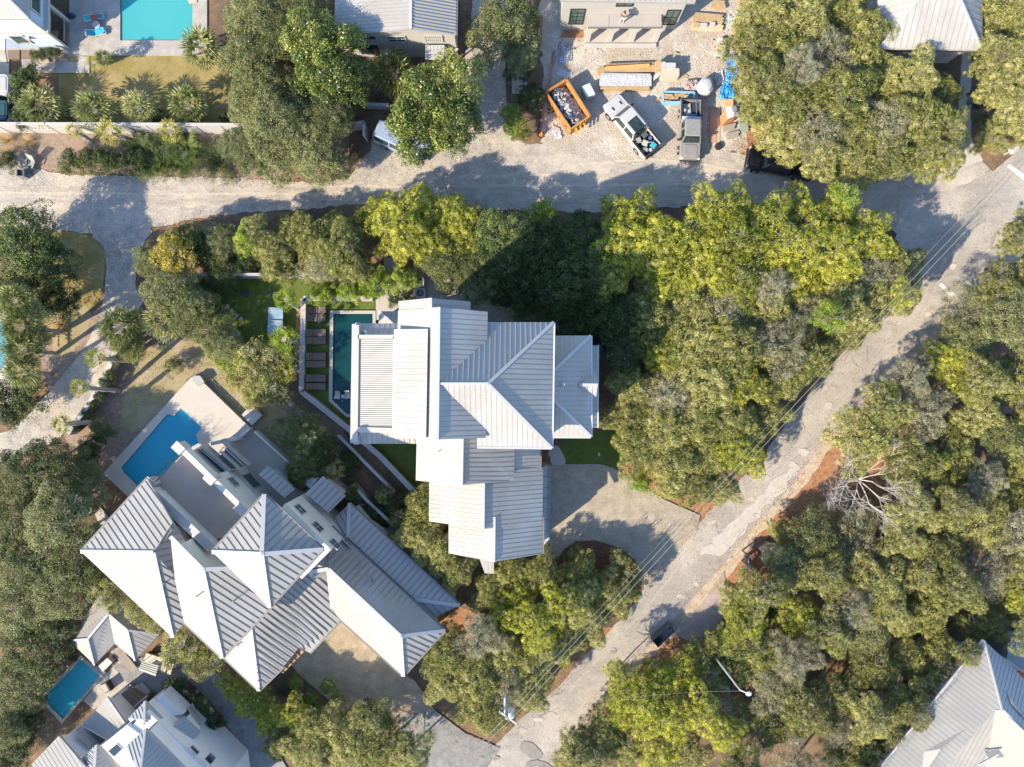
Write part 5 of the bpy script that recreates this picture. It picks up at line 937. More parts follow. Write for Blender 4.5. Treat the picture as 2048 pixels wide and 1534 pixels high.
# ---- house under construction, top centre right
HX = thing('house', 'white house under construction with flat porch roof on the sandy building site', 'house', P(1250, 20))
roof(HX, {'a': (1120, -50, 5.6), 'b': (1120, 1, 5.0), 'c': (1390, 6, 5.0), 'd': (1406, -50, 5.6)}, [['a', 'b', 'c', 'd']], m=M_roofw, ms=M_seamd, seam=.42, walls=False)
q0, q1 = P(1127, 1, 4.9), P(1376, 5, 4.9); yw = P(1127, 60, 0).y
b = MB(); b.prism([(q0.x, yw), (q1.x, yw), (q1.x, yw + 7), (q0.x, yw + 7)], 0, 4.85); b.build('wall', M_wall, HX)
def bx(px, py): # point on the front wall seen at this pixel -> world x,z
    z = H * (1 - yw / ((767 - py) * S)); return P(px, py, z).x, z
for (xa, xb, yb, yt, nx, ny) in [(1138, 1168, 47, 18, 2, 4), (1325, 1352, 48, 20, 2, 2), (1233, 1268, 11, 2.5, 2, 1)]:
    X0, Z0 = bx(xa, yb); X1, _ = bx(xb - 4, yb); _, Z1 = bx(xa, yt); win(HX, (X0, yw), (X1, yw), Z0, Z1, (0, -1), M_glassg, fr=M_blk, nx=nx, ny=ny)
pr = [P(1176, 15, 2.75), P(1323, 17, 2.75), P(1323, 54, 2.75), P(1176, 54, 2.75)]; b = MB(); b.prism([(pr[3].x, pr[3].y), (pr[2].x, pr[2].y), (pr[2].x, yw - .01), (pr[3].x, yw - .01)], 2.5, 2.7); b.build('porch_roof', mat('roof_membrane', (.36, .33, .30), .9, (.33, .30, .27), 1, 6), HX)
b = MB(); b.bar((pr[3].x + (pr[2].x - pr[3].x) * .28, yw - 1.6, 2.705), (pr[3].x + (pr[2].x - pr[3].x) * .29, yw - .05, 2.705), .03, .02); b.bar((pr[2].x, pr[2].y - .02, 2.66), (pr[3].x, pr[3].y - .02, 2.66), .08, .14); b.build('roof_edge', M_gutd, HX)
for i, x in enumerate((1174, 1218, 1262, 1309)):
    f = P(x, 86, .12); b = MB(); b.box((f.x, pr[3].y + .1, 1.3), (.42, .3, 2.4)); b.build('column', M_trim, HX)
s0, s1 = P(1168, 94, .15), P(1312, 94, .15); b = MB(); b.prism([(s0.x, s0.y), (s1.x, s1.y), (s1.x, yw), (s0.x, yw)], 0, .14); b.build('porch_floor', M_conc, HX)
b = MB(); b.bar((s0.x, s0.y + .1, .2), (s1.x, s1.y + .1, .2), .35, .12); b.build('floor_kerb', M_trim, HX)
b = MB(); b.prism([P(1127, 60), P(1168, 60), P(1168, 77), P(1120, 75)], 0, .06); tag(b.build('dirt_patch', M_straw), kind='structure')
# ---- pyramid roof, top right
HP = thing('house', 'house under a bare white pyramid roof with a porch rail, top right', 'house', P(1860, 0))
roof(HP, {'a': (1892, -70, 6.6), 's': (1964.5, 100.5, 3.9), 'w': (1757, 97, 3.9), 'n': (1968, -240, 3.9), 'm': (1757, -240, 3.9)}, [['a', 'w', 's'], ['a', 's', 'n'], ['a', 'm', 'w']], m=M_roof, seam=.5, sh=.03, caps=[('a', 's'), ('a', 'w')], capw=.15, inset=1.2, zb=0, wm=M_wall)
prismz([(1775, 103), (1925, 103), (1925, 60), (1775, 60)], 0, 2.2, HP, M_conc, 'porch_floor', at=2.2)
b = MB(); a, c = P(1780, 106, 2.9), P(1922, 106, 2.9); b.bar(a, c, .07, .06); b.bar(a - Vector((0, 0, .75)), c - Vector((0, 0, .75)), .07, .06)
n = 46
for i in range(n + 1): q = a.lerp(c, i / n); b.bar(q - Vector((0, 0, .75)), q, .025, .025, up=Vector((0, 1, 0)))
b.build('railing', M_trim, HP)
# ---- weathered roof, bottom right
HR = thing('house', 'house with weathered white seam roof and rooftop terrace, bottom right corner', 'house', P(1960, 1440))
zr = 6.5
roof(HR, {'n': (1968, 1281, zr), 'r': (2004, 1420, 8.6), 'w': (1765, 1534, zr), 'v': (1900, 1527, None), 'u': (1991, 1420, None), 'w2': (1700, 1606, None), 'v2': (1800, 1640, None)}, [['n', 'r', 'u', 'v', 'v2', 'w2', 'w']], m=M_roofw, ms=M_seam, seam=.36, caps=[('n', 'r')], capw=.12, inset=.8, gut=([('n', 'w')], M_gut))
roof(HR, {'n': (1968, 1281, zr), 'r': (2004, 1420, 8.6), 'e': (2012, 1321, 6.5), 'e2': (2110, 1420, None), 'r2': (2100, 1510, 8.6)}, [['n', 'e', 'e2', 'r2', 'r']], m=M_roofg, ms=M_roofg, seam=.36, caps=[('r', 'r2')], capw=.2, inset=.8)
roof(HR, {'u': (1991, 1420, 8.4), 'v': (1898, 1527, 6.9), 'x': (1976, 1514, 7.3), 'v2': (1850, 1582, None), 'x2': (1966, 1582, None)}, [['u', 'x', 'x2', 'v2', 'v']], m=M_roofw, ms=M_seamd, seam=.34, inset=.5)
roof(HR, {'r': (2004, 1420, 8.62), 'u': (1991, 1420, 8.45), 'x': (1974, 1516, 7.4), 'x2': (1966, 1582, None), 'y': (2110, 1582, None), 'r2': (2100, 1510, None)}, [['u', 'r', 'r2', 'y', 'x2', 'x']], m=mat('cream_roof_sheet', (.29, .275, .245), .6), seam=0, inset=.5)
b = MB(); b.bar(P(1958, 1530, 8.3), P(1997, 1508, 8.3), .15, .1)
for i in range(8): q = P(1958, 1532, 8.2).lerp(P(1990, 1512, 8.2), i / 7); b.bar(q, q + Vector((.45, -.55, 0)), .07, .04)
b.build('vent_grille', M_trim, HR)
b = MB(); b.prism([P(1990, 1340, 5), P(2015, 1318, 5), P(2080, 1365, 5), P(2060, 1390, 5)], 0, 5.0); b.build('terrace', M_walle, HR)
b = MB(); b.bar(P(2008, 1338, 5.3), P(2060, 1372, 5.3), .3, .6); b.build('parapet', M_walle, HR)
prismz([(2012, 1322), (2022, 1280), (2090, 1290), (2090, 1370)], 0, 3, HR, mat('teal_shade_roof', (.24, .28, .29), .6), 'lower_roof')
b = MB(); q = P(2042, 1353, 5.5)
for i in range(14): b.ball((q.x + TR.uniform(-.35, .35), q.y + TR.uniform(-.35, .35), 5.3 + TR.uniform(0, .3)), .16, 6, 4)
one(b, 'flower_pot', mat('orange_petals', (.75, .22, .04), .8, (.6, .12, .03), 6), 'round pot of orange flowers on the rooftop terrace, right edge', 'plant pot')
# pale roof pieces among the trees left of it
for i, (x, y, r_) in enumerate([(1900, 1325, 8), (1860, 1405, 7), (1845, 1385, 5)]):
    pass
# ---- cottage by the small pool
HC2 = thing('cottage', 'small cottage with hipped white roof half shaded beside the turquoise pool', 'cottage', P(225, 1260))
V9 = {'N': (209.8, 1174, 3.0), 'N2': (240, 1190, 3.0), 'a': (217, 1228, 4.3), 'r': (175.4, 1278, 4.3), 'W': (137.8, 1280.4, 3.0), 'S': (188.7, 1329.7, 3.0), 'k': (229.3, 1286.7, 3.0), 'b': (255, 1260, 4.3), 'S2': (270, 1321, 3.0), 'E': (317.7, 1269.5, 3.0)}
roof(HC2, V9, [['N', 'a', 'r', 'W'], ['W', 'r', 'S'], ['r', 'a', 'k', 'S'], ['a', 'b', 'S2', 'k'], ['b', 'E', 'S2'], ['a', 'N2', 'E', 'b'], ['N', 'N2', 'a']], m=M_roof2, ms=M_seam, seam=.36, caps=[('a', 'N'), ('a', 'r'), ('r', 'W'), ('r', 'S'), ('a', 'b'), ('b', 'S2'), ('b', 'E')], capw=.16, inset=.35)
# ---- stepped white house, bottom left
HW = thing('house', 'white house with blue shaded hipped roofs and small balconies, cut by the bottom edge', 'house', P(280, 1480))
M_wallb = mat('bright_white_wall', (.72, .71, .69), .8, (.68, .67, .65), .8, 6)
f3 = zp(60, 1340, 260, 194, 7.877); f4 = zp(280, 1340, 200, 194, 7.905)
kb = dict(m=M_roofg, ms=M_roofg, seam=.33, sh=.05, capw=.2, inset=.25, wm=M_wallb)
roof(HW, {'n': (291, 1456.8, 7.0), 'a': (280, 1552, 8.6), 'w': (251.7, 1492, 7.0), 'w2': (262, 1600, None), 'e': (400, 1566, None), 's': (380, 1640, None)}, [['n', 'a', 'w']], caps=[('n', 'a')], **kb)
roof(HW, {'n': (291, 1456.8, 7.0), 'a': (280, 1552, 8.6), 'e': (425, 1593, 7.0), 's': (380, 1660, 8.6)}, [['n', 'e', 's', 'a']], **kb)
roof(HW, {'n': (289.8, 1402, 4.9), 'e': (324.3, 1437.4, 4.9), 's': (277, 1467, 4.9), 'w': (256, 1437, 4.9), 'a': (289, 1440, 5.7)}, [['n', 'e', 'a'], ['e', 's', 'a'], ['s', 'w', 'a'], ['w', 'n', 'a']], caps=[('n', 'a')], **kb)
roof(HW, {'a': f4(675, 740) + (4.2,), 'b': f4(945, 995) + (3.8,), 'c': f4(670, 1303) + (4.6,), 'd': f4(385, 1030) + (5.0,)}, [['a', 'b', 'c', 'd']], **kb)
roof(HW, {'a': f3(1215, 425) + (2.9,), 'b': f3(1520, 870) + (3.5,), 'c': f3(1240, 1105) + (3.5,), 'd': f3(825, 870) + (2.9,)}, [['a', 'b', 'c', 'd']], m=M_roof2, ms=M_seam, seam=.34, inset=.2, wm=M_wallb, caps=[('a', 'b'), ('c', 'd')], capw=.12)
roof(HW, {'a': f3(455, 1037) + (4.4,), 'b': f3(880, 1530) + (5.4,), 'c': f3(20, 1490) + (4.4,), 'd': f3(420, 2000) + (5.4,)}, [['a', 'b', 'd', 'c']], m=M_roof2, ms=M_seam, seam=.36, inset=.3, wm=M_wallb)
roof(HW, {'n': f3(1040, 1178) + (5.2,), 'w': f3(830, 1385) + (4.6,), 'w2': f3(900, 1540) + (4.8,), 'a': f3(1005, 1700) + (5.9,), 'e': f3(1400, 1545) + (4.6,)}, [['n', 'a', 'w2', 'w'], ['n', 'e', 'a']], caps=[('n', 'a')], **kb)
prismz([(277, 1440), (324, 1396), (470, 1534), (480, 1600), (360, 1600)], 0, 5.4, HW, M_wallb, 'wall', at=3.0)
prismz([f3(1130, 1190), f3(1530, 870), f3(1720, 1010), f3(2200, 1700), f3(1600, 1700)], 0, 5.6, HW, M_wallb, 'wall', at=5.6)
prismz([(323.6, 1386.8), (299, 1407), (324, 1437), (366, 1428.5)], 2.0, 3.6, HW, M_wallb, 'flat_roof', at=3.6)
for i, (pts, z) in enumerate([([f4(805, 1218), f4(835, 1195), f4(935, 1290), f4(905, 1328)], 5.42), ([f4(1035, 1400), f4(1115, 1310), f4(1200, 1385), f4(1118, 1482)], 5.42), ([f3(1240, 1270), f3(1370, 1165), f3(1450, 1245), f3(1330, 1358)], 5.62)]):
    q = [P(x, y, z) for x, y in pts]; c = sum(q, Vector()) / 4; b = MB(); b.prism([c + (p - c) * 1.15 for p in q], z - .1, z + .05); o = b.build('window', M_trim, HW); b = MB(); b.prism(q, z, z + .07)
    b.build('pane', M_glass, o)
def slats(parent, a, b_, c, d, n_, m, name='railing', fl=None):
    q = [P(*p) for p in (a, b_, c, d)]; mb_ = MB()
    for i in range(n_ + 1): t = i / n_; mb_.bar(q[0].lerp(q[1], t), q[3].lerp(q[2], t), .05, .05)
    mb_.bar(q[0], q[1], .09, .09); mb_.bar(q[3], q[2], .09, .09); return mb_.build(name, m, parent)
slats(HW, f4(755, 592) + (2.9,), f4(815, 705) + (2.9,), f4(880, 650) + (2.2,), f4(825, 532) + (2.2,), 8, M_trim)
slats(HW, f4(835, 720) + (2.9,), f4(955, 900) + (2.9,), f4(1040, 805) + (2.2,), f4(900, 640) + (2.2,), 14, M_trim)
prismz([f4(680, 650), f4(760, 595), f4(1030, 830), f4(910, 945)], 0, 1.9, HW, M_porchd, 'balcony_floor')
slats(HW, f3(740, 1000) + (3.6,), f3(940, 1215) + (3.6,), f3(1025, 1140) + (3.0,), f3(810, 910) + (3.0,), 20, M_trim)
prismz([f3(530, 1085), f3(820, 870), f3(1120, 1190), f3(830, 1390)], 0, 2.4, HW, mat('balcony_tiles', (.40, .35, .29), .9, (.5, .46, .4), 6, 4), 'balcony_floor')
prismz([f3(1290, 470), f3(1560, 300), f3(1830, 470), f3(1650, 650), f3(1560, 725)], 0, 1.2, HW, M_porchd, 'deck')
b = MB()
for i in range(4): b.bar(P(*f3(1520 + 75 * i, 310 - 35 * i), .9 - .2 * i), P(*f3(1700 + 60 * i, 480 - 40 * i), .9 - .2 * i), .3, .2)
b.bar(P(*f3(1600, 610), 2.1), P(*f3(1850, 400), 2.1), .08, .08); b.bar(P(*f3(1270, 470), 2.1), P(*f3(1590, 230), 2.1), .08, .08); b.build('steps', M_conc, HW)
cols = [(.1, .25, .5), (.05, .1, .3), (.6, .6, .58), (.45, .3, .12), (.2, .4, .65)]
for i, (x, y) in enumerate([(720, 1190), (760, 1150), (800, 1270), (850, 1220), (690, 1110)]):
    q = P(*f3(x, y), 2.5); b = MB(); b.box((q.x, q.y, 2.62), (.5, .38, .24), TR.uniform(0, 3)); b.box((q.x + .1, q.y + .1, 2.8), (.25, .2, .2), .4)
    one(b, 'balcony_cushion', mat('cushion_%d' % i, cols[i], .9), ['mid blue', 'navy', 'white', 'tan', 'light blue'][i] + ' cushion on the slatted balcony of the bottom left house', 'cushion', 'cushions on the balcony')
# ================================================================== FREE WALLS, FENCES, WIRES
def garden_wall(label, pts, h, m, th=.14, cap=True, joints=0, name='garden_wall', cat='wall', at=None):
    W = [P(x, y, h) for x, y in pts]; t = thing(name, label, cat, (W[0].x, W[0].y, 0)); b = MB()
    for a, c in zip(W, W[1:]): b.bar(Vector((a.x, a.y, h / 2)), Vector((c.x, c.y, h / 2)), th, h)
    b.build('panel', m, t)
    if cap:
        b = MB()
        for a, c in zip(W, W[1:]): b.bar(a + Vector((0, 0, .03)), c + Vector((0, 0, .03)), th + .1, .07)
        b.build('coping', M_trim, t)
    if joints:
        b = MB()
        for a, c in zip(W, W[1:]):
            n = max(1, int((c - a).length / joints))
            for i in range(n + 1): q = a.lerp(c, i / n); b.box((q.x, q.y, h / 2), (.05, th + .05, h))
        b.build('joint', M_gutd, t)
    return t
M_fw = mat('white_fence', (.43, .415, .39), .8, (.40, .385, .36), 1.2, 6)
garden_wall('long white panel wall between the dry lawn and the mulch strip', [(-60, 247), (640, 250)], 2.1, M_fw, joints=2.1)
garden_wall('white wall along the top of the green turf yard', [(390, 549), (664, 549)], 1.9, M_fw, joints=2.4)
garden_wall('diagonal white wall between the two pool houses', [(435, 678), (500, 735), (606, 832)], 1.3, mat('mossy_wall', (.44, .43, .40), .9, (.34, .34, .30), 1.5, 7))
garden_wall('short end of a diagonal wall in shade between the houses', [(676, 870), (730, 925), (790, 985), (880, 1085)], .8, mat('mossy_wall', (.4, .4, .4)))
t = garden_wall('low white wall with handrail round the pool turf of the central house', [(745, 597), (607, 597), (603, 783), (690, 852), (760, 912), (830, 985)], .7, M_fw, th=.35)
b = MB(); L = [P(x, y, 1.25) for x, y in [(604, 597), (600, 786), (688, 856), (758, 916), (828, 990)]]
for a, c in zip(L, L[1:]):
    b.tube(a, c, .03)
    for i in range(8): q = a.lerp(c, i / 8); b.tube((q.x, q.y, .1), q, .02)
b.build('handrail', M_trim, t)
garden_wall('low white wall along the upper end of the long drive', [(297, 582), (276, 617)], .8, M_fw)
garden_wall('ivy topped white wall down the middle of the long drive', [(236, 690), (215, 742), (180, 805), (135, 868)], 1.1, M_fw, th=.3)
for i, (x, y) in enumerate([(226, 715), (214, 745), (205, 765), (194, 785), (180, 808), (168, 826), (152, 846)]): tree('bush', x + 5, y + 4, 15, 1.4, 'ivy clump %s on the wall along the long drive' % ['topmost', 'second from top', 'third from top', 'fourth from top', 'third from bottom', 'second from bottom', 'lowest'][i])
garden_wall('short retaining wall beside the grey paver path', [(756, 563), (824, 560)], .5, M_fw)
garden_wall('white wall piece behind the silver jeep', [(680, 250), (728, 244), (728, 272)], 1.6, M_fw)
garden_wall('pale garden wall right of the magnolia shade', [(720, 207), (778, 210)], 1.0, mat('mossy_wall', (.4, .4, .4)))
d6 = zp(640, 960, 180, 140, 10.956)
garden_wall('wall round the small dim terrace of the tower house', [d6(550, 340), d6(730, 110), d6(1000, 420), d6(1740, 1110)], 1.3, M_fw)
# iron fence
def picket(label, a, c, h, m, step=.13, name='iron_fence'):
    A, C_ = P(*a, 0), P(*c, 0); t = thing(name, label, 'fence', (A.x, A.y, 0)); n = int((C_ - A).length / step); b = MB()
    for z in (.15, h - .1): b.bar(A + Vector((0, 0, z)), C_ + Vector((0, 0, z)), .04, .04)
    b.build('rail', m, t); b = MB()
    for i in range(n + 1): q = A.lerp(C_, i / n); b.bar(q, q + Vector((0, 0, h)), .022, .022, up=Vector((0, 1, 0)))
    tag(b.build('pickets', m, t), kind='stuff'); return t
picket('black iron gate fence beside the blue house', (42, 99), (42, 124), 2.0, M_blk); picket('black iron fence by the hedge, lower piece', (42, 124), (46, 146), 2.0, M_blk)
t = thing('wooden_gate', 'brown slatted wooden gate beside the palms at the long drive', 'gate', P(100, 672)); b = MB()
for i in range(12): b.bar(P(93 + 1.2 * i, 648 + 4 * i, .6 + .05 * (i % 2)), P(117, 646 + 4.2 * i, .6 + .05 * (i % 2)), .07, .05)
b.build('slats', M_wood, t); b = MB(); b.bar(P(117, 645, .5), P(117, 694, .5), .1, .1); b.build('rail', M_wood, t)
# ---- overhead wires, pole, lamp
M_wire = mat('pale_cable', (.30, .28, .24), .6)
t = thing('utility_pole', 'utility pole with crossarms and grey transformer by the road bottom centre', 'utility pole', P(1012, 1368)); top = P(1013, 1437, 8.2); foot = Vector((top.x, top.y, 0))
b = MB(); b.tube(foot, top, .17, .12, 10); b.build('pole', mat('grey_pole', (.36, .34, .32), .9, (.28, .26, .24), 5), t)
u = (P(1026, 1460, 8) - P(1000, 1441, 8)).normalized(); b = MB(); b.bar(top - u * .7 - Vector((0, 0, .3)), top + u * 1.1 - Vector((0, 0, .3)), .1, .12); b.bar(top - u * .2 + Vector((0, 1.2, -.6)), top - u * .2 - Vector((0, .1, .6)), .1, .1); b.build('crossarm', M_gut, t)
b = MB(); q = top + Vector((.35, .15, -1.0)); b.tube(q, q + Vector((0, 0, .9)), .26, .26, 12); b.tube(q + Vector((0, 0, .9)), q + Vector((0, 0, 1.0)), .26, .1, 12); b.tube(q + Vector((0, 0, 1)), q + Vector((0, 0, 1.2)), .05); b.build('transformer', M_gut, t)
for k in (-.6, .2, 1.0): b = MB(); q = top + u * k - Vector((0, 0, .24)); b.tube(q, q + Vector((0, 0, .22)), .06, .04, 8); b.build('insulator', M_trim, t)
def wire(label, pts, z, r=.017, sag=.5):
    b = MB(); W = [P(x, y, z) for x, y in pts]; a, c = W[0], W[-1]; n = 24; prev = None
    for i in range(n + 1):
        s = i / n; q = a.lerp(c, s) - Vector((0, 0, sag * 4 * s * (1 - s)))
        if prev: b.tube(prev, q, r, r, 4, False)
        prev = q
    return one(b, 'power_line', M_wire, label, 'power line', 'wires along the paved road')
wire('upper of the close pair of wires over the paved road', [(1009, 1438), (2100, 268)], 8.2); wire('lower of the close pair of wires over the paved road', [(1018, 1444), (2108, 276)], 8.2)
wire('thin separate wire left of the pair over the paved road', [(1003, 1434), (2085, 262)], 8.6, .008)
wire('left wire running off the bottom edge from the pole', [(1007, 1440), (900, 1562)], 8.2); wire('right wire running off the bottom edge from the pole', [(1014, 1446), (908, 1568)], 8.2)
wire('dark service wire crossing the road toward the lamp', [(1014, 1440), (1480, 1382)], 7.8, .006, 1.2)
t = thing('street_lamp', 'pale street lamp on a leaning arm above the trees bottom right', 'street lamp', P(1440, 1310)); tp = P(1480, 1380, 8.6)
b = MB(); b.tube((tp.x - .1, tp.y + .1, 0), tp, .12, .06, 10); b.build('pole', mat('concrete_pole', (.42, .42, .41), .8), t)
b = MB(); e = P(1498, 1388, 8.8); b.tube(tp, e, .05, .04, 8); b.build('arm', M_gut, t); b = MB(); b.ball((e.x, e.y, 8.75), .19, 10, 6, (1.3, 1, .5)); b.build('lamp_head', M_gut, t)
b = MB(); q = P(2027, 300, 1.2); b.box((q.x, q.y, .55), (.1, .1, 1.1)); b.box((q.x, q.y, 1.15), (.55, .5, .3), .5); b.tube((q.x - .25, q.y - .2, 1.3), (q.x + .22, q.y + .2, 1.3), .24, .24, 10); one(b, 'mailbox', M_trim, 'white mailbox at the junction near the right edge', 'mailbox')
# ================================================================== VEHICLES
def rrect(a, b_, r, z, cx=0, n=6, front=0):
    """rounded rectangle ring, half sizes a (x) and b_ (y); front>0 narrows the nose"""
    pts = []
    for (sx, sy, t0) in ((1, 1, 0), (-1, 1, PI / 2), (-1, -1, PI), (1, -1, 1.5 * PI)):
        for i in range(n):
            t = t0 + PI / 2 * i / (n - 1); x = sx * (a - r) + r * math.cos(t); y = sy * (b_ - r) + r * math.sin(t)
            if front and x > 0: y *= 1 - front * (x / a) ** 3
            pts.append((x + cx, y, z))
    return pts
M_tyre = mat('tyre', (.02, .02, .02), .8); M_rim = mat('rim', (.35, .35, .36), .35, metal=.8); M_carglass = mat('car_glass', (.015, .022, .022), .04, (.03, .05, .045), 2.5, 3, spec=.8)
M_lamp = mat('headlamp', (.7, .7, .68), .15); M_tail = mat('tail_lamp', (.35, .02, .02), .3); M_bed = mat('bed_liner', (.03, .03, .03), .8)
def vehicle(label, x, y, deg, L, paint, kind='pickup', z=0, cat=None, cargo=None, name='pickup_truck', w2=.98, roofm=None, hood=None):
    c = P(x, y, .9); t = thing(name, label, cat or 'pickup truck', (0, 0, 0)); a = L / 2; R_ = .38; zb = .42
    def mk(b, nm, m, par=t, sm=False): return b.build(nm, m, par, sm)
    b = MB(); bedL = 1.75 if kind == 'pickup' else 0
    hz = 1.12
    xb = -a + bedL + .1
    if kind == 'pickup':
        cab0, cab1 = xb + .02, a - 1.35
        # lower body in front of the bed
        cxm = (xb + a) / 2; ha = (a - xb) / 2
        b.loft([rrect(ha * .985, w2 * .95, .25, zb, cxm, front=.1), rrect(ha, w2, .28, .75, cxm, front=.1), rrect(ha * .985, w2 * .985, .3, 1.02, cxm, front=.12), rrect(ha * .955, w2 * .93, .3, hz, cxm, front=.14)])
        for s_ in (-1, 1): b.box(((-a + xb) / 2, s_ * (w2 - .08), .8), (xb + a, .16, .72))
        b.box((-a + .05, 0, .8), (.1, w2 * 2 - .1, .7)); b.box(((-a + xb) / 2, 0, .5), (xb + a, w2 * 1.9, .12)); mk(b, 'body', paint, sm=False)
        b = MB(); b.box(((-a + xb) / 2, 0, .585), (xb + a - .2, w2 * 2 - .34, .04)); mk(b, 'bed', M_bed)
        b = MB()
        for s_ in (-1, 1): b.box(((-a + xb) / 2, s_ * (w2 - .08), 1.175), (xb + a - .05, .15, .03))
        b.box((-a + .05, 0, 1.165), (.1, w2 * 2 - .2, .03)); mk(b, 'bed_rail', M_blk)
    else:
        cab0, cab1 = -a + .12, a - 1.25
        b.loft([rrect(a * .98, w2 * .95, .3, zb, 0, front=.08), rrect(a, w2, .32, .75, 0, front=.08), rrect(a * .985, w2 * .98, .34, 1.0, 0, front=.1), rrect(a * .96, w2 * .93, .34, hz - .02, 0, front=.12)]); mk(b, 'body', paint)
    # greenhouse: glass body with painted roof and pillars
    cm, ch = (cab0 + cab1) / 2, (cab1 - cab0) / 2; rc, rh = cm - .12, ch * (.74 if kind != 'jeep' else .9); zt = 1.82
    g = MB(); g.loft([rrect(ch, w2 * .92, .2, hz - .05, cm), rrect(rh, w2 * .74, .18, zt - .04, rc)]); mk(g, 'windows', M_carglass)
    r_ = MB(); r_.loft([rrect(rh * 1.01, w2 * .755, .18, zt - .07, rc), rrect(rh * 1.0, w2 * .74, .18, zt, rc), rrect(rh * .9, w2 * .64, .15, zt + .035, rc)]); rf = mk(r_, 'roof', roofm or paint)
    p_ = MB()
    for s_ in (-1, 1):
        p_.bar((cm + ch * .97, s_ * w2 * .87, hz - .02), (rc + rh * .97, s_ * w2 * .70, zt - .05), .09, .06); p_.bar((cm - ch * .97, s_ * w2 * .87, hz - .02), (rc - rh * .97, s_ * w2 * .70, zt - .05), .12, .06); p_.bar((cm - .1, s_ * w2 * .905, hz), (rc, s_ * w2 * .745, zt - .05), .09, .04)
        p_.bar((cm + ch, s_ * w2 * .92, hz), (cm - ch, s_ * w2 * .92, hz), .05, .05)
    mk(p_, 'pillars', paint)
    hd = MB(); hx = (cab1 + a) / 2; hd.loft([rrect((a - cab1) / 2 - .12, w2 * .68, .2, hz - .01, hx - .05), rrect((a - cab1) / 2 - .22, w2 * .58, .18, hz + .035, hx - .05)]); mk(hd, 'hood', hood or paint)
    for s_ in (-1, 1):
        m_ = MB(); m_.box((cab1 - .25, s_ * (w2 + .12), 1.2), (.14, .26, .18)); mk(m_, 'mirror', M_blk)
        m_ = MB(); m_.box((a - .09, s_ * w2 * .72, .86), (.14, .34, .2)); mk(m_, 'headlight', M_lamp)
        m_ = MB(); m_.box((-a - .01, s_ * (w2 - .1), .9), (.06, .16, .34)); mk(m_, 'tail_light', M_tail)
        for xx in (a - .95, -a + 1.05):
            m_ = MB(); m_.tube((xx, s_ * (w2 - .22), R_), (xx, s_ * (w2 + .02), R_), R_, R_, 16); w_ = mk(m_, 'wheel', M_tyre); m_ = MB(); m_.tube((xx, s_ * (w2 + .0), R_), (xx, s_ * (w2 + .03), R_), R_ * .6, R_ * .55, 10); m_.build('rim', M_rim, w_)
    b = MB(); b.box((a - .02, 0, .55), (.16, w2 * 1.7, .2)); b.box((-a - .05, 0, .5), (.14, w2 * 1.6, .16)); mk(b, 'bumper', M_blk)
    t.location = (c.x, c.y, z); t.rotation_euler = (0, 0, math.radians(deg)); return t
Pw = mat('white_car_paint', (.42, .415, .41), .25, spec=.6); Pg = mat('grey_car_paint', (.20, .195, .18), .3, (.26, .25, .235), 5, 4, spec=.6); Pb = mat('black_car_paint', (.018, .02, .022), .2, spec=.6); Ps = mat('silver_car_paint', (.26, .32, .42), .25, spec=.6); Pt = mat('dark_teal_paint', (.03, .07, .08), .2, spec=.6)
def loaded(t, items, L):
    """things lying in a pickup bed: top level objects placed in the truck's own frame"""
    M = Matrix.Translation(t.location) @ t.rotation_euler.to_matrix().to_4x4(); rz = t.rotation_euler.z
    for (nm, lab, cat, x, y, z, d, m, rot, grp) in items:
        q = M @ Vector((x, y, z)); b = MB()
        if nm == 'pipe': v_ = Vector((math.cos(rz + rot), math.sin(rz + rot), 0)) * d[0] / 2; b.tube(q - v_, q + v_, d[1])
        elif nm == 'bucket': b.tube(q, q + Vector((0, 0, d[2])), d[0] * .42, d[0] * .5, 12); b.tube(q + Vector((0, 0, d[2])), q + Vector((0, 0, d[2] + .02)), d[0] * .53, d[0] * .53, 12)
        else: b.box(q + Vector((0, 0, d[2] / 2)), d, rz + rot); b.box(q + Vector((0, 0, d[2] + .02)), (d[0] * .8, d[1] * .8, .05), rz + rot)
        one(b, nm, m, lab, cat, grp)
tw = vehicle('white crew cab pickup with a black sunroof panel on the building site', 1264, 251, 129.5, 5.85, Pw)
b = MB(); b.box((-.30, 0, 1.87), (1.15, .98, .02)); o = b.build('sunroof', M_carglass, None); o.parent = tw
for s_ in (-1, 1): b = MB(); b.box((2.1, s_ * .42, 1.155), (.34, .16, .02)); o = b.build('hood_vent', M_blk, None); o.parent = tw
mg = [mat('crate_a', (.30, .30, .27), .8), mat('crate_b', (.05, .32, .36), .6), mat('crate_c', (.07, .09, .08), .8), mat('crate_d', (.40, .38, .33), .8), mat('crate_e', (.05, .12, .35), .6)]
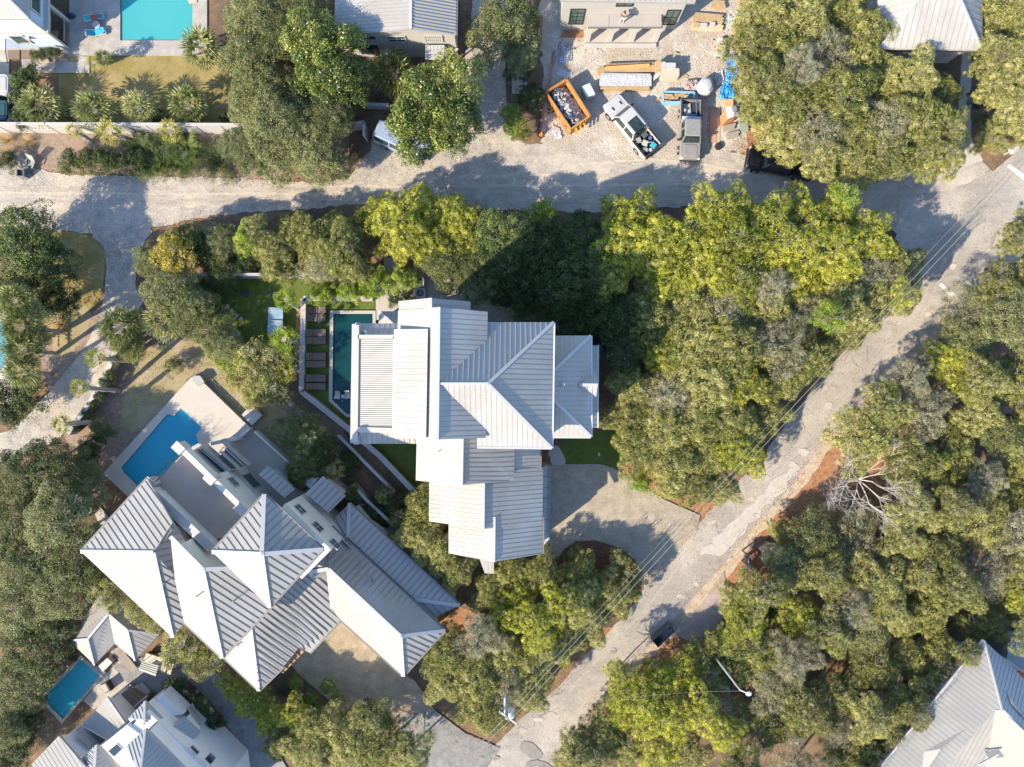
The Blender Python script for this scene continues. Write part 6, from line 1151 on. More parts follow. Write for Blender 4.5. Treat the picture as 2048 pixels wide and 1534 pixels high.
loaded(tw, [('toolbox', 'teal cooler in the bed of the white pickup, rear corner', 'cooler', -2.5, -.35, .6, (.5, .42, .4), mg[1], .2, None), ('crate', 'pale crate in the middle of the white pickup bed', 'crate', -1.9, .1, .6, (.5, .45, .45), mg[3], .5, 'crates in the white pickup'), ('crate', 'grey crate against the white pickup cab', 'crate', -1.35, .4, .6, (.45, .5, .4), mg[0], -.3, 'crates in the white pickup'), ('crate', 'dark crate right behind the white pickup cab', 'crate', -1.35, -.35, .6, (.4, .5, .35), mg[2], .1, 'crates in the white pickup'), ('crate', 'grey crate by the left side of the white pickup bed', 'crate', -2.35, .45, .6, (.5, .35, .35), mg[0], .7, 'crates in the white pickup'), ('bucket', 'blue bucket in the white pickup bed', 'bucket', -1.85, -.5, .6, (.3, .3, .35), mg[4], 0, None), ('bucket', 'white bucket by the tailgate of the white pickup', 'bucket', -2.65, .1, .6, (.3, .3, .3), Pw, 0, None), ('pipe', 'pale pipe across the white pickup bed', 'pipe', -1.8, .2, 1.08, (1.4, .03), M_trim, .9, None)], 5.85)
tg = vehicle('dusty grey pickup parked nose down beside the red plank on the building site', 1381, 259, -91.5, 5.2, Pg, w2=.93)
loaded(tg, [('toolbox', 'white lidded toolbox across the grey pickup bed', 'toolbox', -.72, 0, 1.16, (.55, 1.66, .12), mat('alu_box', (.50, .51, .52), .4), 0, None), ('crate', 'dark blue crate in the grey pickup bed', 'crate', -1.15, .2, .6, (.35, .5, .35), mg[4], 0, None), ('board', 'tan board leaning in the grey pickup bed', 'board', -1.75, -.3, .6, (1.1, .7, .12), mg[3], .1, None), ('bucket', 'white bucket in the grey pickup bed', 'bucket', -1.6, -.6, .75, (.26, .26, .3), Pw, 0, None), ('pipe', 'blue pipe along the grey pickup bed', 'pipe', -1.7, .45, 1.0, (1.5, .045), mg[4], .05, None)], 5.2)
tbk = vehicle('black pickup parked under the oak crowns beside the gravel street', 1560, 326, 169, 5.7, Pb)
sj = vehicle('silver jeep partly under the magnolia beside the gravel street', 802, 283, -25, 4.7, Ps, kind='jeep', cat='car', name='parked_car')
vehicle('white car cut by the left edge on the paved drive', -32, 170, 0, 4.6, Pw, kind='suv', cat='car', name='parked_car'); vehicle('dark teal car below the white one at the left edge', -34, 222, 0, 4.6, Pt, kind='suv', cat='car', name='parked_car')
# ================================================================== BUILDING SITE
RS = random.Random(21)
def zz(f, x, y, z): a = f(x, y); return P(a[0], a[1], z)
s1 = zp(1080, 90, 220, 200, 7.668); s2 = zp(1300, 0, 220, 160, 9.309); s3 = zp(1300, 140, 220, 180, 8.523); s4 = zp(1000, 0, 520, 400, 3.835)
M_or = mat('orange_steel', (.46, .22, .055), .7, (.36, .16, .05), 2, 6); M_lum = mat('pine_lumber', (.43, .31, .17), .8, (.35, .24, .12), 3, 6); M_lum2 = mat('brown_boards', (.32, .20, .11), .85, (.24, .15, .08), 3, 6); M_wrap = mat('white_wrap', (.44, .44, .44), .5, (.40, .40, .41), 2, 5, .5, 6)
t = thing('dumpster', 'orange open dumpster full of building rubble on the sandy site', 'dumpster', P(1137, 210)); q = [zz(s1, 90, 720, 1.5), zz(s1, 405, 525, 1.5), zz(s1, 770, 1090, 1.5), zz(s1, 475, 1290, 1.5)]; b = MB(); cc = sum(q, Vector()) / 4
for i in range(4):
    a, c = q[i], q[(i + 1) % 4]; a0 = cc + (a - cc) * .94; c0_ = cc + (c - cc) * .94; b.poly([a, c, Vector((c.x, c.y, .15)), Vector((a.x, a.y, .15))]); b.poly([c0_, a0, Vector((a0.x, a0.y, .3)), Vector((c0_.x, c0_.y, .3))]); b.poly([a, a0, c0_, c]); b.bar(a, c, .14, .12)
    for k in range(1, 7 if i % 2 else 4): p_ = a.lerp(c, k / (7 if i % 2 else 4)); n_ = (p_ - cc).normalized() * .05; b.bar(Vector((p_.x, p_.y, .15)) + n_, p_ + n_, .09, .09, up=Vector((0, 1, 0)))
b.prism([(p.x, p.y) for p in q], .12, .3); b.build('body', M_or, t)
b = MB(); m_ = (q[2] + q[3]) / 2; dn = (m_ - cc).normalized()
for k in (-.5, -.1, .3): s_ = (q[2] - q[3]).normalized() * k; b.bar(m_ + s_ - Vector((0, 0, .3)), m_ + s_ + dn * .5 - Vector((0, 0, .6)), .1, .1)
b.build('hitch', mat('yellow_steel', (.62, .36, .03), .6), t)
cl = [mat('rubble_white', (.50, .49, .46), .8), mat('rubble_tan', (.42, .33, .22), .8), mat('rubble_blue', (.10, .17, .30), .7), mat('rubble_dark', (.05, .05, .06), .8), mat('rubble_wood', (.45, .30, .14), .8), mat('rubble_grey', (.30, .30, .29), .8)]
b = MB()
for i in range(520):
    u, v_ = RS.random(), RS.random(); a = q[0].lerp(q[1], .08 + .84 * u).lerp(q[3].lerp(q[2], .08 + .84 * u), .06 + .88 * v_); s_ = RS.uniform(.05, .3); b.cur = (0 if RS.random() < .6 else RS.choice([1, 4, 5])) if u > .42 else RS.choice([2, 3, 3, 5, 0])
    b.box((a.x, a.y, .55 + .75 * math.sin(PI * min(1, .15 + u)) * RS.uniform(.7, 1.1)), (s_ * RS.uniform(1, 2.4), s_ * .6, s_ * .3), 0, Matrix.Rotation(RS.uniform(0, 6), 3, 'Z') @ Matrix.Rotation(RS.uniform(-.6, .6), 3, 'X'))
b.cur = 3; b.prism([(cc + (p - cc) * .92).to_2d().to_3d() for p in q], .3, .5); o = b.build('rubble', cl, None, loc=cc * 1); tag(o, 'mixed white and blue building rubble filling the orange dumpster', 'rubble', kind='stuff')
def quadbox(name, label, cat, pts, z, m, group=None, z0=0, lid=None, taper=1.0):
    q = [P(x, y, z) for x, y in pts]; c = sum(q, Vector()) / len(q); lo = [c + (p - c) * taper for p in q]; b = MB(); b.loft([[(p.x, p.y, z0) for p in lo], [tuple(p) for p in q]])
    for a, d in zip(q, q[1:] + q[:1]): b.bar(a - Vector((0, 0, .02)), d - Vector((0, 0, .02)), .05, .05)
    if lid: b.prism([c + (p - c) * .9 for p in q], z, z + lid)
    return one(b, name, m, label, cat, group)
def crumple(name, label, cat, pts, h, m, seed=1, n=16, base=.05, group=None, lump=.5):
    """a sheet thrown over things: a crumpled height field clipped to an outline"""
    rg = np.random.default_rng(seed); xs = [p[0] for p in pts]; ys = [p[1] for p in pts]; x0, x1, y0, y1 = min(xs), max(xs), min(ys), max(ys); nx = n; ny = max(4, int(n * (y1 - y0) / (x1 - x0))); V = {}; b = MB(); Z = rg.uniform(0, 1, (ny + 1, nx + 1))
    big = rg.uniform(0, 1, (4, 4))
    def hh(i, j):
        u, w_ = i / nx * 2.99, j / ny * 2.99; a, c = int(u), int(w_); u -= a; w_ -= c; s_ = (big[a, c] * (1 - u) + big[a + 1, c] * u) * (1 - w_) + (big[a, c + 1] * (1 - u) + big[a + 1, c + 1] * u) * w_
        return base + h * (lump * s_ + (1 - lump) * Z[j, i] * .6)
    for j in range(ny):
        for i in range(nx):
            X, Y = x0 + (x1 - x0) * (i + .5) / nx, y0 + (y1 - y0) * (j + .5) / ny
            if inpoly(X, Y, pts):
                vs = []
                for di, dj in ((0, 0), (1, 0), (1, 1), (0, 1)): vs.append(P(x0 + (x1 - x0) * (i + di) / nx, y0 + (y1 - y0) * (j + dj) / ny, hh(i + di, j + dj)))
                b.poly(vs[::-1])
    vs = [P(x, y, base * .5) for x, y in pts]; c = sum(vs, Vector()) / len(vs); b.prism([c + (p - c) * .93 for p in vs], 0, base + .02)
    return one(b, name, m, label, cat, group)
quadbox('wrapped_crate', 'square pallet crate in grey plastic wrap beside the orange dumpster', 'crate', [s1(640, 640), s1(760, 585), s1(845, 755), s1(715, 800)], 1.0, mat('plastic_wrap', (.40, .42, .43), .3, (.52, .54, .55), 5, 5, .6, 12), taper=.95)
def boards(label, a, c, w_, h_, nb, m, z0=0, rows=2, group=None, name='lumber_stack', cat='lumber'):
    """stack of boards from pixel a to pixel c"""
    A, C_ = P(a[0], a[1], h_), P(c[0], c[1], h_); d = (C_ - A).normalized(); n_ = Vector((-d.y, d.x, 0)); b = MB(); bw = w_ / nb; bh = (h_ - z0) / rows
    for r_ in range(rows):
        for i in range(nb):
            e0, e1 = RS.uniform(-.1, .12), RS.uniform(-.1, .12); o_ = n_ * ((i - (nb - 1) / 2) * bw); z = z0 + bh * (r_ + .5) + RS.uniform(-.012, .012)
            b.bar(Vector((A.x, A.y, z)) + o_ + d * e0, Vector((C_.x, C_.y, z)) + o_ + d * e1, bw * .9, bh * .9)
    return one(b, name, m, label, cat, group)
boards('pale lumber stack showing under the long white wrap', (1201, 166), (1301, 166), 1.0, .62, 7, M_lum, rows=4)
crumple('wrapped_lumber', 'long white wrapped lumber stack on the building site', 'lumber', [(1201, 148), (1303, 150), (1302, 172), (1199, 171)], .12, M_wrap, 3, 40, .64)
boards('tan boards stacked just above the white wrapped lumber', (1197, 141), (1312, 136), .55, .5, 5, M_lum, rows=3); boards('dark boards lying on top, furthest above the white wrapped lumber', (1213, 131), (1312, 128), .4, .45, 4, M_lum2, rows=2); boards('orange tinted boards between two lumber stacks', (1212, 136), (1300, 130), .3, .6, 3, mat('orange_boards', (.58, .33, .12), .8), rows=2)
quadbox('box_pallet', 'pale pallet of boxes right of the white wrapped lumber', 'pallet', [(1323, 137), (1358, 137), (1358, 152), (1323, 151)], 1.0, mat('cardboard', (.46, .40, .31), .9)); 
for i, (x0, x1, y0, y1) in enumerate([(1324, 1331, 124, 136), (1332, 1351, 126, 135)]): quadbox('white_pack', ['small', 'wide'][i] + ' white pack on the box pallet right of the lumber', 'pack', [(x0, y0), (x1, y0), (x1, y1), (x0, y1)], 1.25, M_wrap)
quadbox('tan_crate', 'upright tan board box left of the white packs', 'box', [(1312, 121), (1322, 120), (1322, 141), (1313, 142)], 1.0, M_lum); quadbox('grey_sheet', 'tilted grey metal sheet at the right end of the lumber', 'metal sheet', [(1309, 150), (1321, 142), (1318, 152), (1307, 160)], .6, M_gut)
for nm, pts in [('small flat tan board lying right of the box pallet', [(1362, 146), (1377, 152), (1375, 157), (1361, 151)])]: quadbox('board', nm, 'board', pts, .1, M_lum)
t = thing('blue_crate', 'open blue rimmed crate of timber offcuts below the white sack', 'crate', P(1357, 195)); b = MB(); q = [P(x, y, .6) for x, y in [(1326, 183), (1389, 184), (1388, 203), (1327, 204)]]
for i in range(4): a, c = q[i], q[(i + 1) % 4]; b.bar(Vector((a.x, a.y, .3)), Vector((c.x, c.y, .3)), .12, .6)
b.build('frame', mat('light_blue_board', (.22, .42, .60), .7), t)
b = MB()
for i in range(26): a = q[0].lerp(q[1], RS.uniform(.1, .75)).lerp(q[3], RS.uniform(.15, .85)); b.box((a.x, a.y, RS.uniform(.2, .62)), (RS.uniform(.4, 1.4), .14, .06), RS.uniform(-.25, .25))
tag(b.build('offcuts', M_lum, t), kind='stuff')
quadbox('debris_pallet', 'pallet of white and red scraps left of the big white sack', 'pallet', [(1370, 162), (1394, 160), (1394, 180), (1370, 180)], .4, mat('scraps', (.46, .44, .41), .8, (.26, .2, .18), 7, 6))
b = MB()
for j in range(9): b.box((P(1372 + j * 2.2, 163, .5) + Vector((0, -RS.uniform(0, .6), 0))), (RS.uniform(.1, .3), RS.uniform(.1, .4), .12), RS.uniform(0, 3))
one(b, 'scrap_pile', mat('red_scraps', (.5, .12, .08), .8, (.5, .48, .45), 3, 3), 'little pile of red and white scraps on the pallet by the sack', 'scraps')
b = MB(); c = P(1412, 172, .8); b.loft([[(c.x + r_ * math.cos(k * PI / 9) * (1 + .09 * math.sin(5 * k)), c.y + r_ * 1.15 * math.sin(k * PI / 9), z) for k in range(18)] for r_, z in ((.62, 0), (.72, .4), (.66, .9), (.4, 1.15), (.12, 1.2))]); one(b, 'white_sack', M_wrap, 'big round white plastic sack above the grey pickup', 'sack')
M_tarp = mat('blue_tarp', (.03, .24, .62), .4, (.06, .34, .75), 3, 4)
crumple('blue_tarp', 'crumpled blue tarp, upper piece by the pallets', 'tarp', [(1458, 108), (1466, 106), (1472, 122), (1474, 145), (1468, 165), (1450, 172), (1452, 150), (1452, 120)], .8, M_tarp, 5, 12, .1, lump=.6); crumple('blue_tarp', 'crumpled blue tarp, lower piece above the portable toilet', 'tarp', [(1446, 168), (1462, 165), (1468, 180), (1467, 197), (1438, 197), (1441, 178)], .7, M_tarp, 6, 12, .1, lump=.6)
for i, (pts, h_, lb) in enumerate([([(1482, 98), (1492, 92), (1493, 112), (1484, 130), (1472, 128), (1474, 110)], .4, 'white plastic sheet right of the blue tarp'), ([(1480, 12), (1492, 14), (1490, 34), (1476, 36)], .4, 'white plastic sheet above the upright pallets'), ([(1434, 140), (1446, 138), (1448, 166), (1436, 172), (1430, 155)], .3, 'translucent sheet left of the blue tarp'), ([(1104, 248), (1120, 258), (1124, 276), (1112, 280), (1104, 264)], .25, 'crumpled white sheet below the dumpster'), ([(1119, 136), (1148, 148), (1134, 156), (1114, 152)], .12, 'pale sheet lying above the dumpster'), ([(1470, 20), (1480, 24), (1478, 40), (1468, 38)], .3, 'grey scrap sheet left of the upper white sheet')]):
    crumple('plastic_sheet', lb, 'sheet', pts, h_, M_wrap if i != 2 else mat('dull_film', (.45, .45, .43), .5), 10 + i, 9, .04, 'plastic sheets')
def pallet(label, x, y, deg, L=1.2, W_=1.0, n=3, m=M_lum, z=0, name='pallet'):
    c = P(x, y, .14 * n); b = MB(); R_ = Matrix.Rotation(math.radians(deg), 3, 'Z')
    for k in range(n):
        for i in range(7): b.box(Vector((c.x, c.y, z)) + R_ @ Vector(((i - 3) * L / 7, 0, .13 + .15 * k)), (L / 9, W_, .025), math.radians(deg))
        for j in (-1, 0, 1): b.box(Vector((c.x, c.y, z)) + R_ @ Vector((0, j * W_ * .44, .065 + .15 * k)), (L, .1, .1), math.radians(deg))
    return one(b, name, m, label, 'pallet', 'wooden pallets')
for a in [('lowest of the upright run of pallets by the oaks', 1481, 88, 90), ('third pallet down in the run by the oaks', 1482, 74, 90), ('second pallet down in the run by the oaks', 1483, 60, 88), ('topmost pallet of the run by the oaks', 1484, 46, 90), ('pallet just below the white sheet by the tarp', 1486, 134, 92), ('pallet half hidden by the oak right of the tarp', 1502, 128, 95, 1.2, 1, 5, M_lum2), ('pallet at the top edge beside the oaks', 1490, 4, 88)]: pallet(*a)
boards('wide tan timber pile on the site, upper of the two', (1388, 33), (1446, 38), .8, .4, 6, M_lum, rows=2); boards('paler timber pile with boxes on the site, lower of the two', (1385, 52), (1445, 54), .5, .3, 5, mat('pale_boards', (.52, .42, .28), .8), rows=2); boards('short orange timber pile at the top edge of the site', (1425, 6), (1450, 8), .6, .4, 4, M_lum, rows=2)
for i, (x0, y0, x1, y1, z, m, lb) in enumerate([(1388, 45, 1398, 53, .5, M_lum, 'tan box at the left end of the lower timber pile'), (1400, 46, 1414, 53, .5, M_wrap, 'white box in the middle of the lower timber pile'), (1421, 44, 1430, 51, .55, M_wrap, 'white pack on the right part of the lower timber pile'), (1434, 90, 1450, 100, .5, mat('cardboard', (.4, .3, .2)), 'brown carton stack below the timber piles'), (1434, 101, 1442, 108, .4, M_wrap, 'small white carton under the brown ones'), (1438, 76, 1446, 84, .5, M_gut, 'grey tool box above the brown cartons'), (1446, 78, 1452, 84, .5, M_lum2, 'brown tool box above the brown cartons'), (1443, 102, 1450, 111, .45, M_wrap, 'white bag right of the small white carton')]):
    quadbox('box', lb, 'box', [(x0, y0), (x1, y0), (x1, y1), (x0, y1)], z, m)
crumple('green_net', 'pale green crumpled net right of the timber piles', 'net', [(1449, 34), (1458, 30), (1470, 36), (1462, 44), (1450, 46)], .3, mat('pale_green_net', (.38, .46, .40), .8), 31, 9, .05)
# portable toilet and planks
t = thing('portable_toilet', 'orange portable toilet with white roof beside the oaks', 'portable toilet', P(1450, 240)); q = [zz(s3, 1290, 645, 2.1), zz(s3, 1465, 610, 2.1), zz(s3, 1512, 765, 2.1), zz(s3, 1325, 835, 2.1)]; b = MB(); cc = sum(q, Vector()) / 4; b.prism([cc + (p - cc) * .9 for p in q], 0, 2.05); b.build('walls', mat('faded_orange', (.60, .27, .12), .6, (.52, .22, .1), 2), t)
b = MB(); m0, m1 = (q[0] + q[1]) / 2 + Vector((0, 0, .15)), (q[2] + q[3]) / 2 + Vector((0, 0, .15)); b.poly([q[0], q[3], m1, m0]); b.poly([m0, m1, q[2], q[1]]); b.poly([q[3], q[2], m1]); b.poly([q[1], q[0], m0]); b.build('roof', M_wrap, t)
b = MB(); b.tube(m0.lerp(m1, .75), m0.lerp(m1, .75) + Vector((0, 0, .3)), .05); b.build('vent_pipe', M_gut, t)
quadbox('plank', 'long red brown plank right of the grey pickup', 'plank', [(1421, 214), (1434, 217), (1433, 283), (1419, 283)], .14, mat('red_plank', (.36, .19, .13), .8, (.42, .26, .18), 1.5, 5)); boards('narrow pale plank between the pickup and the toilet', (1437, 214), (1436, 282), .3, .12, 2, mat('pale_boards', (.5, .4, .3)), rows=1)
for i, (x, y) in enumerate([(1459, 254), (1466, 269)]): boards(['upper grey slatted bench base below the toilet', 'lower grey slatted bench base below the toilet'][i], (x - 12, y + 3), (x + 12, y - 3), .5, .3, 4, mat('grey_slats', (.30, .27, .24), .8), rows=1, name='slatted_panel', cat='panel')
quadbox('tan_board', 'curled tan board above the portable toilet', 'board', [(1448, 199), (1466, 198), (1466, 212), (1450, 210)], .4, mat('tan_board', (.48, .33, .2), .8)); quadbox('utility_cover', 'pale green square lid under the oak beside the toilet', 'cover', [(1478, 246), (1495, 244), (1497, 262), (1482, 264)], .2, mat('green_lid', (.24, .30, .26), .7))
b = MB(); b.tube(P(1414, 260, .1), P(1422, 262, .1), .04); b.tube(P(1422, 262, .1), P(1427, 259, .1), .02); one(b, 'hand_tool', mat('red_plastic', (.6, .05, .07), .5), 'small red tool on the ground right of the grey pickup', 'tool')
b = MB(); c = P(1436, 294, 0); b.tube((c.x, c.y, 0), (c.x, c.y, .3), .3, .32, 14); b.tube((c.x, c.y, .25), (c.x, c.y, .32), .2, .2, 12); one(b, 'spare_tyre', M_tyre, 'dark tyre lying in shade below the red plank', 'tyre')
# left side of the site
for i, (x0, y0, x1, y1, w_, m, lb) in enumerate([(1108, 100, 1096, 175, .25, M_lum2, 'long brown plank nearest the oak at the left of the site'), (1104, 128, 1094, 190, .2, M_lum, 'pale plank second from the left boundary of the site'), (1112, 112, 1100, 160, .15, mat('grey_slats', (.3, .3, .3)), 'grey plank right of the brown ones at the left of the site'), (1090, 180, 1082, 262, .2, M_lum2, 'brown plank along the left boundary beside the dumpster'), (1083, 30, 1080, 90, .25, mat('rust_board', (.34, .15, .07), .8), 'rust coloured board along the upper left boundary')]): boards(lb, (x0, y0), (x1, y1), w_, .12, 2, m, rows=1, name='plank', cat='plank')
t = thing('blue_trestle', 'blue steel U shaped trestle lying above the dumpster', 'trestle', P(1127, 105)); b = MB()
for (x0, y0, x1, y1) in [(1117, 87, 1118, 123), (1122, 87, 1122, 122), (1134, 87, 1131, 123), (1137, 87, 1136, 123), (1118, 123, 1136, 124), (1122, 119, 1131, 119)]: b.tube(P(x0, y0, .35), P(x1, y1, .35), .035)
for k in range(6): b.tube(P(1117, 90 + 6 * k, .35), P(1122, 92 + 6 * k, .35), .02); b.tube(P(1134, 90 + 6 * k, .35), P(1136, 92 + 6 * k, .35), .02)
b.build('frame', mat('blue_steel', (.04, .12, .35), .5), t)
t = thing('traffic_cone', 'orange traffic cone below the boards at the left of the site', 'traffic cone', P(1083, 270)); c = P(1083, 270, 0); b = MB(); b.tube((c.x, c.y, .04), (c.x, c.y, .7), .2, .04, 12); b.build('cone', mat('cone_orange', (.75, .22, .05), .6), t); b = MB(); b.box((c.x, c.y, .02), (.5, .5, .04), .3); b.build('base', M_blk, t)
b = MB(); rng_ = random.Random(4)
for i in range(420):
    x, y = rng_.choice([(rng_.gauss(1100, 9), rng_.gauss(225, 25)), (rng_.gauss(1150, 30), rng_.gauss(85, 12)), (rng_.gauss(1300, 90), rng_.gauss(105, 20)), (rng_.gauss(1460, 18), rng_.gauss(60, 50)), (rng_.gauss(1400, 20), rng_.gauss(235, 30))]); q = P(x, y, .03); s_ = rng_.uniform(.04, .16); b.cur = rng_.choice([0, 0, 1, 1, 2, 3]); b.box(q, (s_ * rng_.uniform(1, 3), s_, .05), rng_.uniform(0, 3))
tag(b.build('litter', [cl[0], cl[1], cl[4], cl[5]]), 'scattered wood chips and scraps over the sandy building site', 'litter', kind='stuff')
# ================================================================== PERSON ON THE PORCH ROOF
def person(label, foot, face, scale=1.0):
    """standing worker, one skinned body; clothes and hair as children"""
    V = [(0, 0, .95), (0, 0, 1.12), (0, .02, 1.34), (0, .03, 1.47), (0, .06, 1.56), (.10, 0, .88), (.12, .05, .48), (.12, 0, .08), (.12, .13, .04), (-.10, 0, .88), (-.11, -.02, .48), (-.12, -.1, .08), (-.12, .03, .04),
         (.19, .02, 1.40), (.27, .05, 1.12), (.22, .26, 1.02), (.20, .33, 1.0), (-.19, .02, 1.40), (-.26, .02, 1.12), (-.20, .22, 1.0), (-.18, .30, .98), (0, .08, 1.68)]
    E = [(0, 1), (1, 2), (2, 3), (3, 4), (4, 21), (0, 5), (5, 6), (6, 7), (7, 8), (0, 9), (9, 10), (10, 11), (11, 12), (2, 13), (13, 14), (14, 15), (15, 16), (2, 17), (17, 18), (18, 19), (19, 20)]
    R_ = [.15, .14, .16, .07, .075, .09, .065, .045, .04, .09, .065, .045, .04, .07, .048, .035, .03, .07, .048, .035, .03, .10]
    for s_, w_ in ((1, 16), (-1, 20)):
        for k in range(4): b0 = V[w_]; V.append((b0[0] + s_ * (-.03 + .018 * k), b0[1] + .07 - .008 * abs(k - 1), b0[2] - .02)); R_.append(.009); E.append((w_, len(V) - 1))
        V.append((b0[0] - s_ * .045, b0[1] + .03, b0[2])); R_.append(.010); E.append((w_, len(V) - 1))
    def skinned(name, idx, ed, grow, m, par, root=0):
        me = bpy.data.meshes.new(name); mp = {k: i for i, k in enumerate(idx)}; me.from_pydata([V[i] for i in idx], [(mp[a], mp[b_]) for a, b_ in ed], []); o = bpy.data.objects.new(name, me); COL.objects.link(o); sk = o.modifiers.new('skin', 'SKIN'); sk.use_smooth_shade = True
        for i, k in enumerate(idx): r_ = R_[k] * grow; me.skin_vertices[0].data[i].radius = (r_, r_)
        me.skin_vertices[0].data[0].use_root = True; o.modifiers.new('sub', 'SUBSURF').levels = 1; me.materials.append(m); o.parent = par; return o
    t = thing('person', label, 'person', foot, rz=face)
    me = bpy.data.meshes.new('body'); 
    b_ = skinned('body', list(range(len(V))), E, 1, mat('skin', (.42, .25, .17), .6), t)
    skinned('trousers', [0, 5, 6, 7, 9, 10, 11], [(0, 5), (5, 6), (6, 7), (0, 9), (9, 10), (10, 11)], 1.22, mat('pale_jeans', (.42, .47, .55), .9), t)
    skinned('shirt', [1, 0, 2, 13, 14, 17, 18], [(1, 0), (1, 2), (2, 13), (13, 14), (2, 17), (17, 18)], 1.2, mat('brown_shirt', (.16, .13, .11), .9), t)
    h_ = MB(); h_.ball((0, .06, 1.74), .11, 10, 6, (1, 1.1, .75)); o = h_.build('hair', mat('dark_hair', (.05, .03, .02), .8)); o.parent = t
    f_ = MB()
    for s_ in (-1, 1): f_.ball((s_ * .035, .175, 1.69), .012, 6, 4); f_.ball((s_ * .10, .07, 1.68), .025, 6, 4, (.4, 1, 1.3))
    f_.ball((0, .19, 1.66), .018, 6, 4, (.7, 1, 1.3)); f_.bar((-.025, .178, 1.625), (.025, .178, 1.625), .01, .01); o = f_.build('face', mat('skin2', (.38, .22, .15), .6)); o.parent = t
    for s_ in (-1, 1): f_ = MB(); f_.box((s_ * .12, .04 if s_ > 0 else -.04, .045), (.1, .27, .09)); o = f_.build('shoe', M_trim); o.parent = t
    return t
fp = P(1244, 44, 2.72); person('worker in brown shirt and pale jeans standing on the flat porch roof', (fp.x, fp.y, 2.7), math.radians(150))
# ================================================================== GARDENS, POOLS, YARDS
M_cush = mat('brown_cushion', (.17, .13, .105), .9, (.13, .10, .085), 4, 5); M_frame = mat('dark_wicker', (.04, .032, .028), .8)
g5 = zp(560, 560, 180, 290, 5.289); nm8 = ['topmost', 'second from top', 'third from top', 'fourth from top', 'fourth from bottom', 'third from bottom', 'second from bottom', 'lowest']
for i, (y0, y1) in enumerate([(284, 354), (361, 438), (520, 596), (603, 680), (768, 848), (856, 926), (1000, 1076), (1090, 1160)]):
    t = thing('sun_lounger', 'brown cushioned lounger by the teal pool, ' + nm8[i] + ' of eight', 'sun lounger', P(*g5(385, (y0 + y1) / 2)), 'brown loungers in four pairs')
    q = [P(*g5(x, y), .32) for x, y in ((352, y0), (484, y0), (484, y1), (352, y1))]; b = MB(); b.prism(q, .2, .36); b.build('seat_cushion', M_cush, t)
    q2 = [P(*g5(x, y), .5) for x, y in ((288, y0), (345, y0), (345, y1), (288, y1))]; b = MB(); b.loft([[(q2[1].x, q2[1].y, .3), (q2[1].x, q2[1].y, .4), (q2[0].x, q2[0].y, .95), (q2[0].x, q2[0].y, .85)], [(q2[2].x, q2[2].y, .3), (q2[2].x, q2[2].y, .4), (q2[3].x, q2[3].y, .95), (q2[3].x, q2[3].y, .85)]]); b.build('back_cushion', M_cush, t)
    b = MB(); a = q[0]; c = q[2]; b.prism([(q2[0].x, q[0].y + .03), (q[1].x + .03, q[1].y + .03), (q[2].x + .03, q[2].y - .03), (q2[0].x, q[3].y - .03)], 0, .2); b.build('base', M_frame, t)
for i, (pts, lb) in enumerate([([(595, 1172), (645, 1178), (630, 1260), (567, 1252)], 'left white lounge chair standing in the shallow end of the teal pool'), ([(690, 1172), (738, 1168), (748, 1250), (692, 1258)], 'right white lounge chair standing in the shallow end of the teal pool')]):
    q = [P(*g5(x, y), .3) for x, y in pts]; m0, m1 = q[0].lerp(q[3], .5), q[1].lerp(q[2], .5); b = MB(); u = Vector((0, 0, 1))
    b.loft([[q[0] + u * .35, q[0] + u * .42, q[1] + u * .42, q[1] + u * .35], [m0 - u * .1, m0 - u * .03, m1 - u * .03, m1 - u * .1], [q[3] + u * .02, q[3] + u * .09, q[2] + u * .09, q[2] + u * .02]]); b.prism([m0.lerp(m1, .3) + Vector((0, .15, 0)), m0.lerp(m1, .7) + Vector((0, .15, 0)), m0.lerp(m1, .7) - Vector((0, .15, 0)), m0.lerp(m1, .3) - Vector((0, .15, 0))], -.05, .2); one(b, 'pool_lounger', M_trim, lb, 'lounge chair', 'white loungers in the teal pool')
q = P(*g5(667, 1232), .35); b = MB(); b.box((q.x, q.y, .33), (.32, .32, .05)); b.box((q.x, q.y, .12), (.2, .2, .38)); one(b, 'side_table', M_trim, 'small white table between the two white pool loungers', 'side table')
b = MB(); q = P(684.5, 802, .1); b.ball((q.x, q.y, .08), .06, 8, 5); one(b, 'pool_float', M_trim, 'tiny white float below the white pool table', 'float')
t = thing('ping_pong_table', 'pale blue table tennis table on the green turf', 'ping pong table', P(551, 641)); q = [P(x, y, .76) for x, y in ((536.5, 614.5), (566, 615.5), (565.5, 668), (535, 666.5))]
b = MB(); b.prism(q, .73, .76); b.build('table_top', mat('blue_table', (.20, .30, .38), .25, (.27, .36, .43), 3, 4), t); b = MB(); m0, m1 = q[0].lerp(q[3], .5), q[1].lerp(q[2], .5); b.bar(m0 + Vector((0, 0, .08)), m1 + Vector((0, 0, .08)), .02, .15); b.build('net', M_trim, t)
for k in range(4): b = MB(); p_ = q[k].lerp(sum(q, Vector()) / 4, .15); b.tube((p_.x, p_.y, 0), (p_.x, p_.y, .73), .03); b.build('leg', M_blk, t)
for i, (pts, lb) in enumerate([([(486, 582), (495, 581), (495, 593), (478, 590)], 'dark cornhole board on the turf left of the palm'), ([(540, 582), (548, 583), (546, 594), (541, 593)], 'dark cornhole board right under the palm crown')]): quadbox('cornhole_board', lb, 'game board', pts, .25, mat('board_dark', (.06, .05, .07), .6), 'cornhole boards')
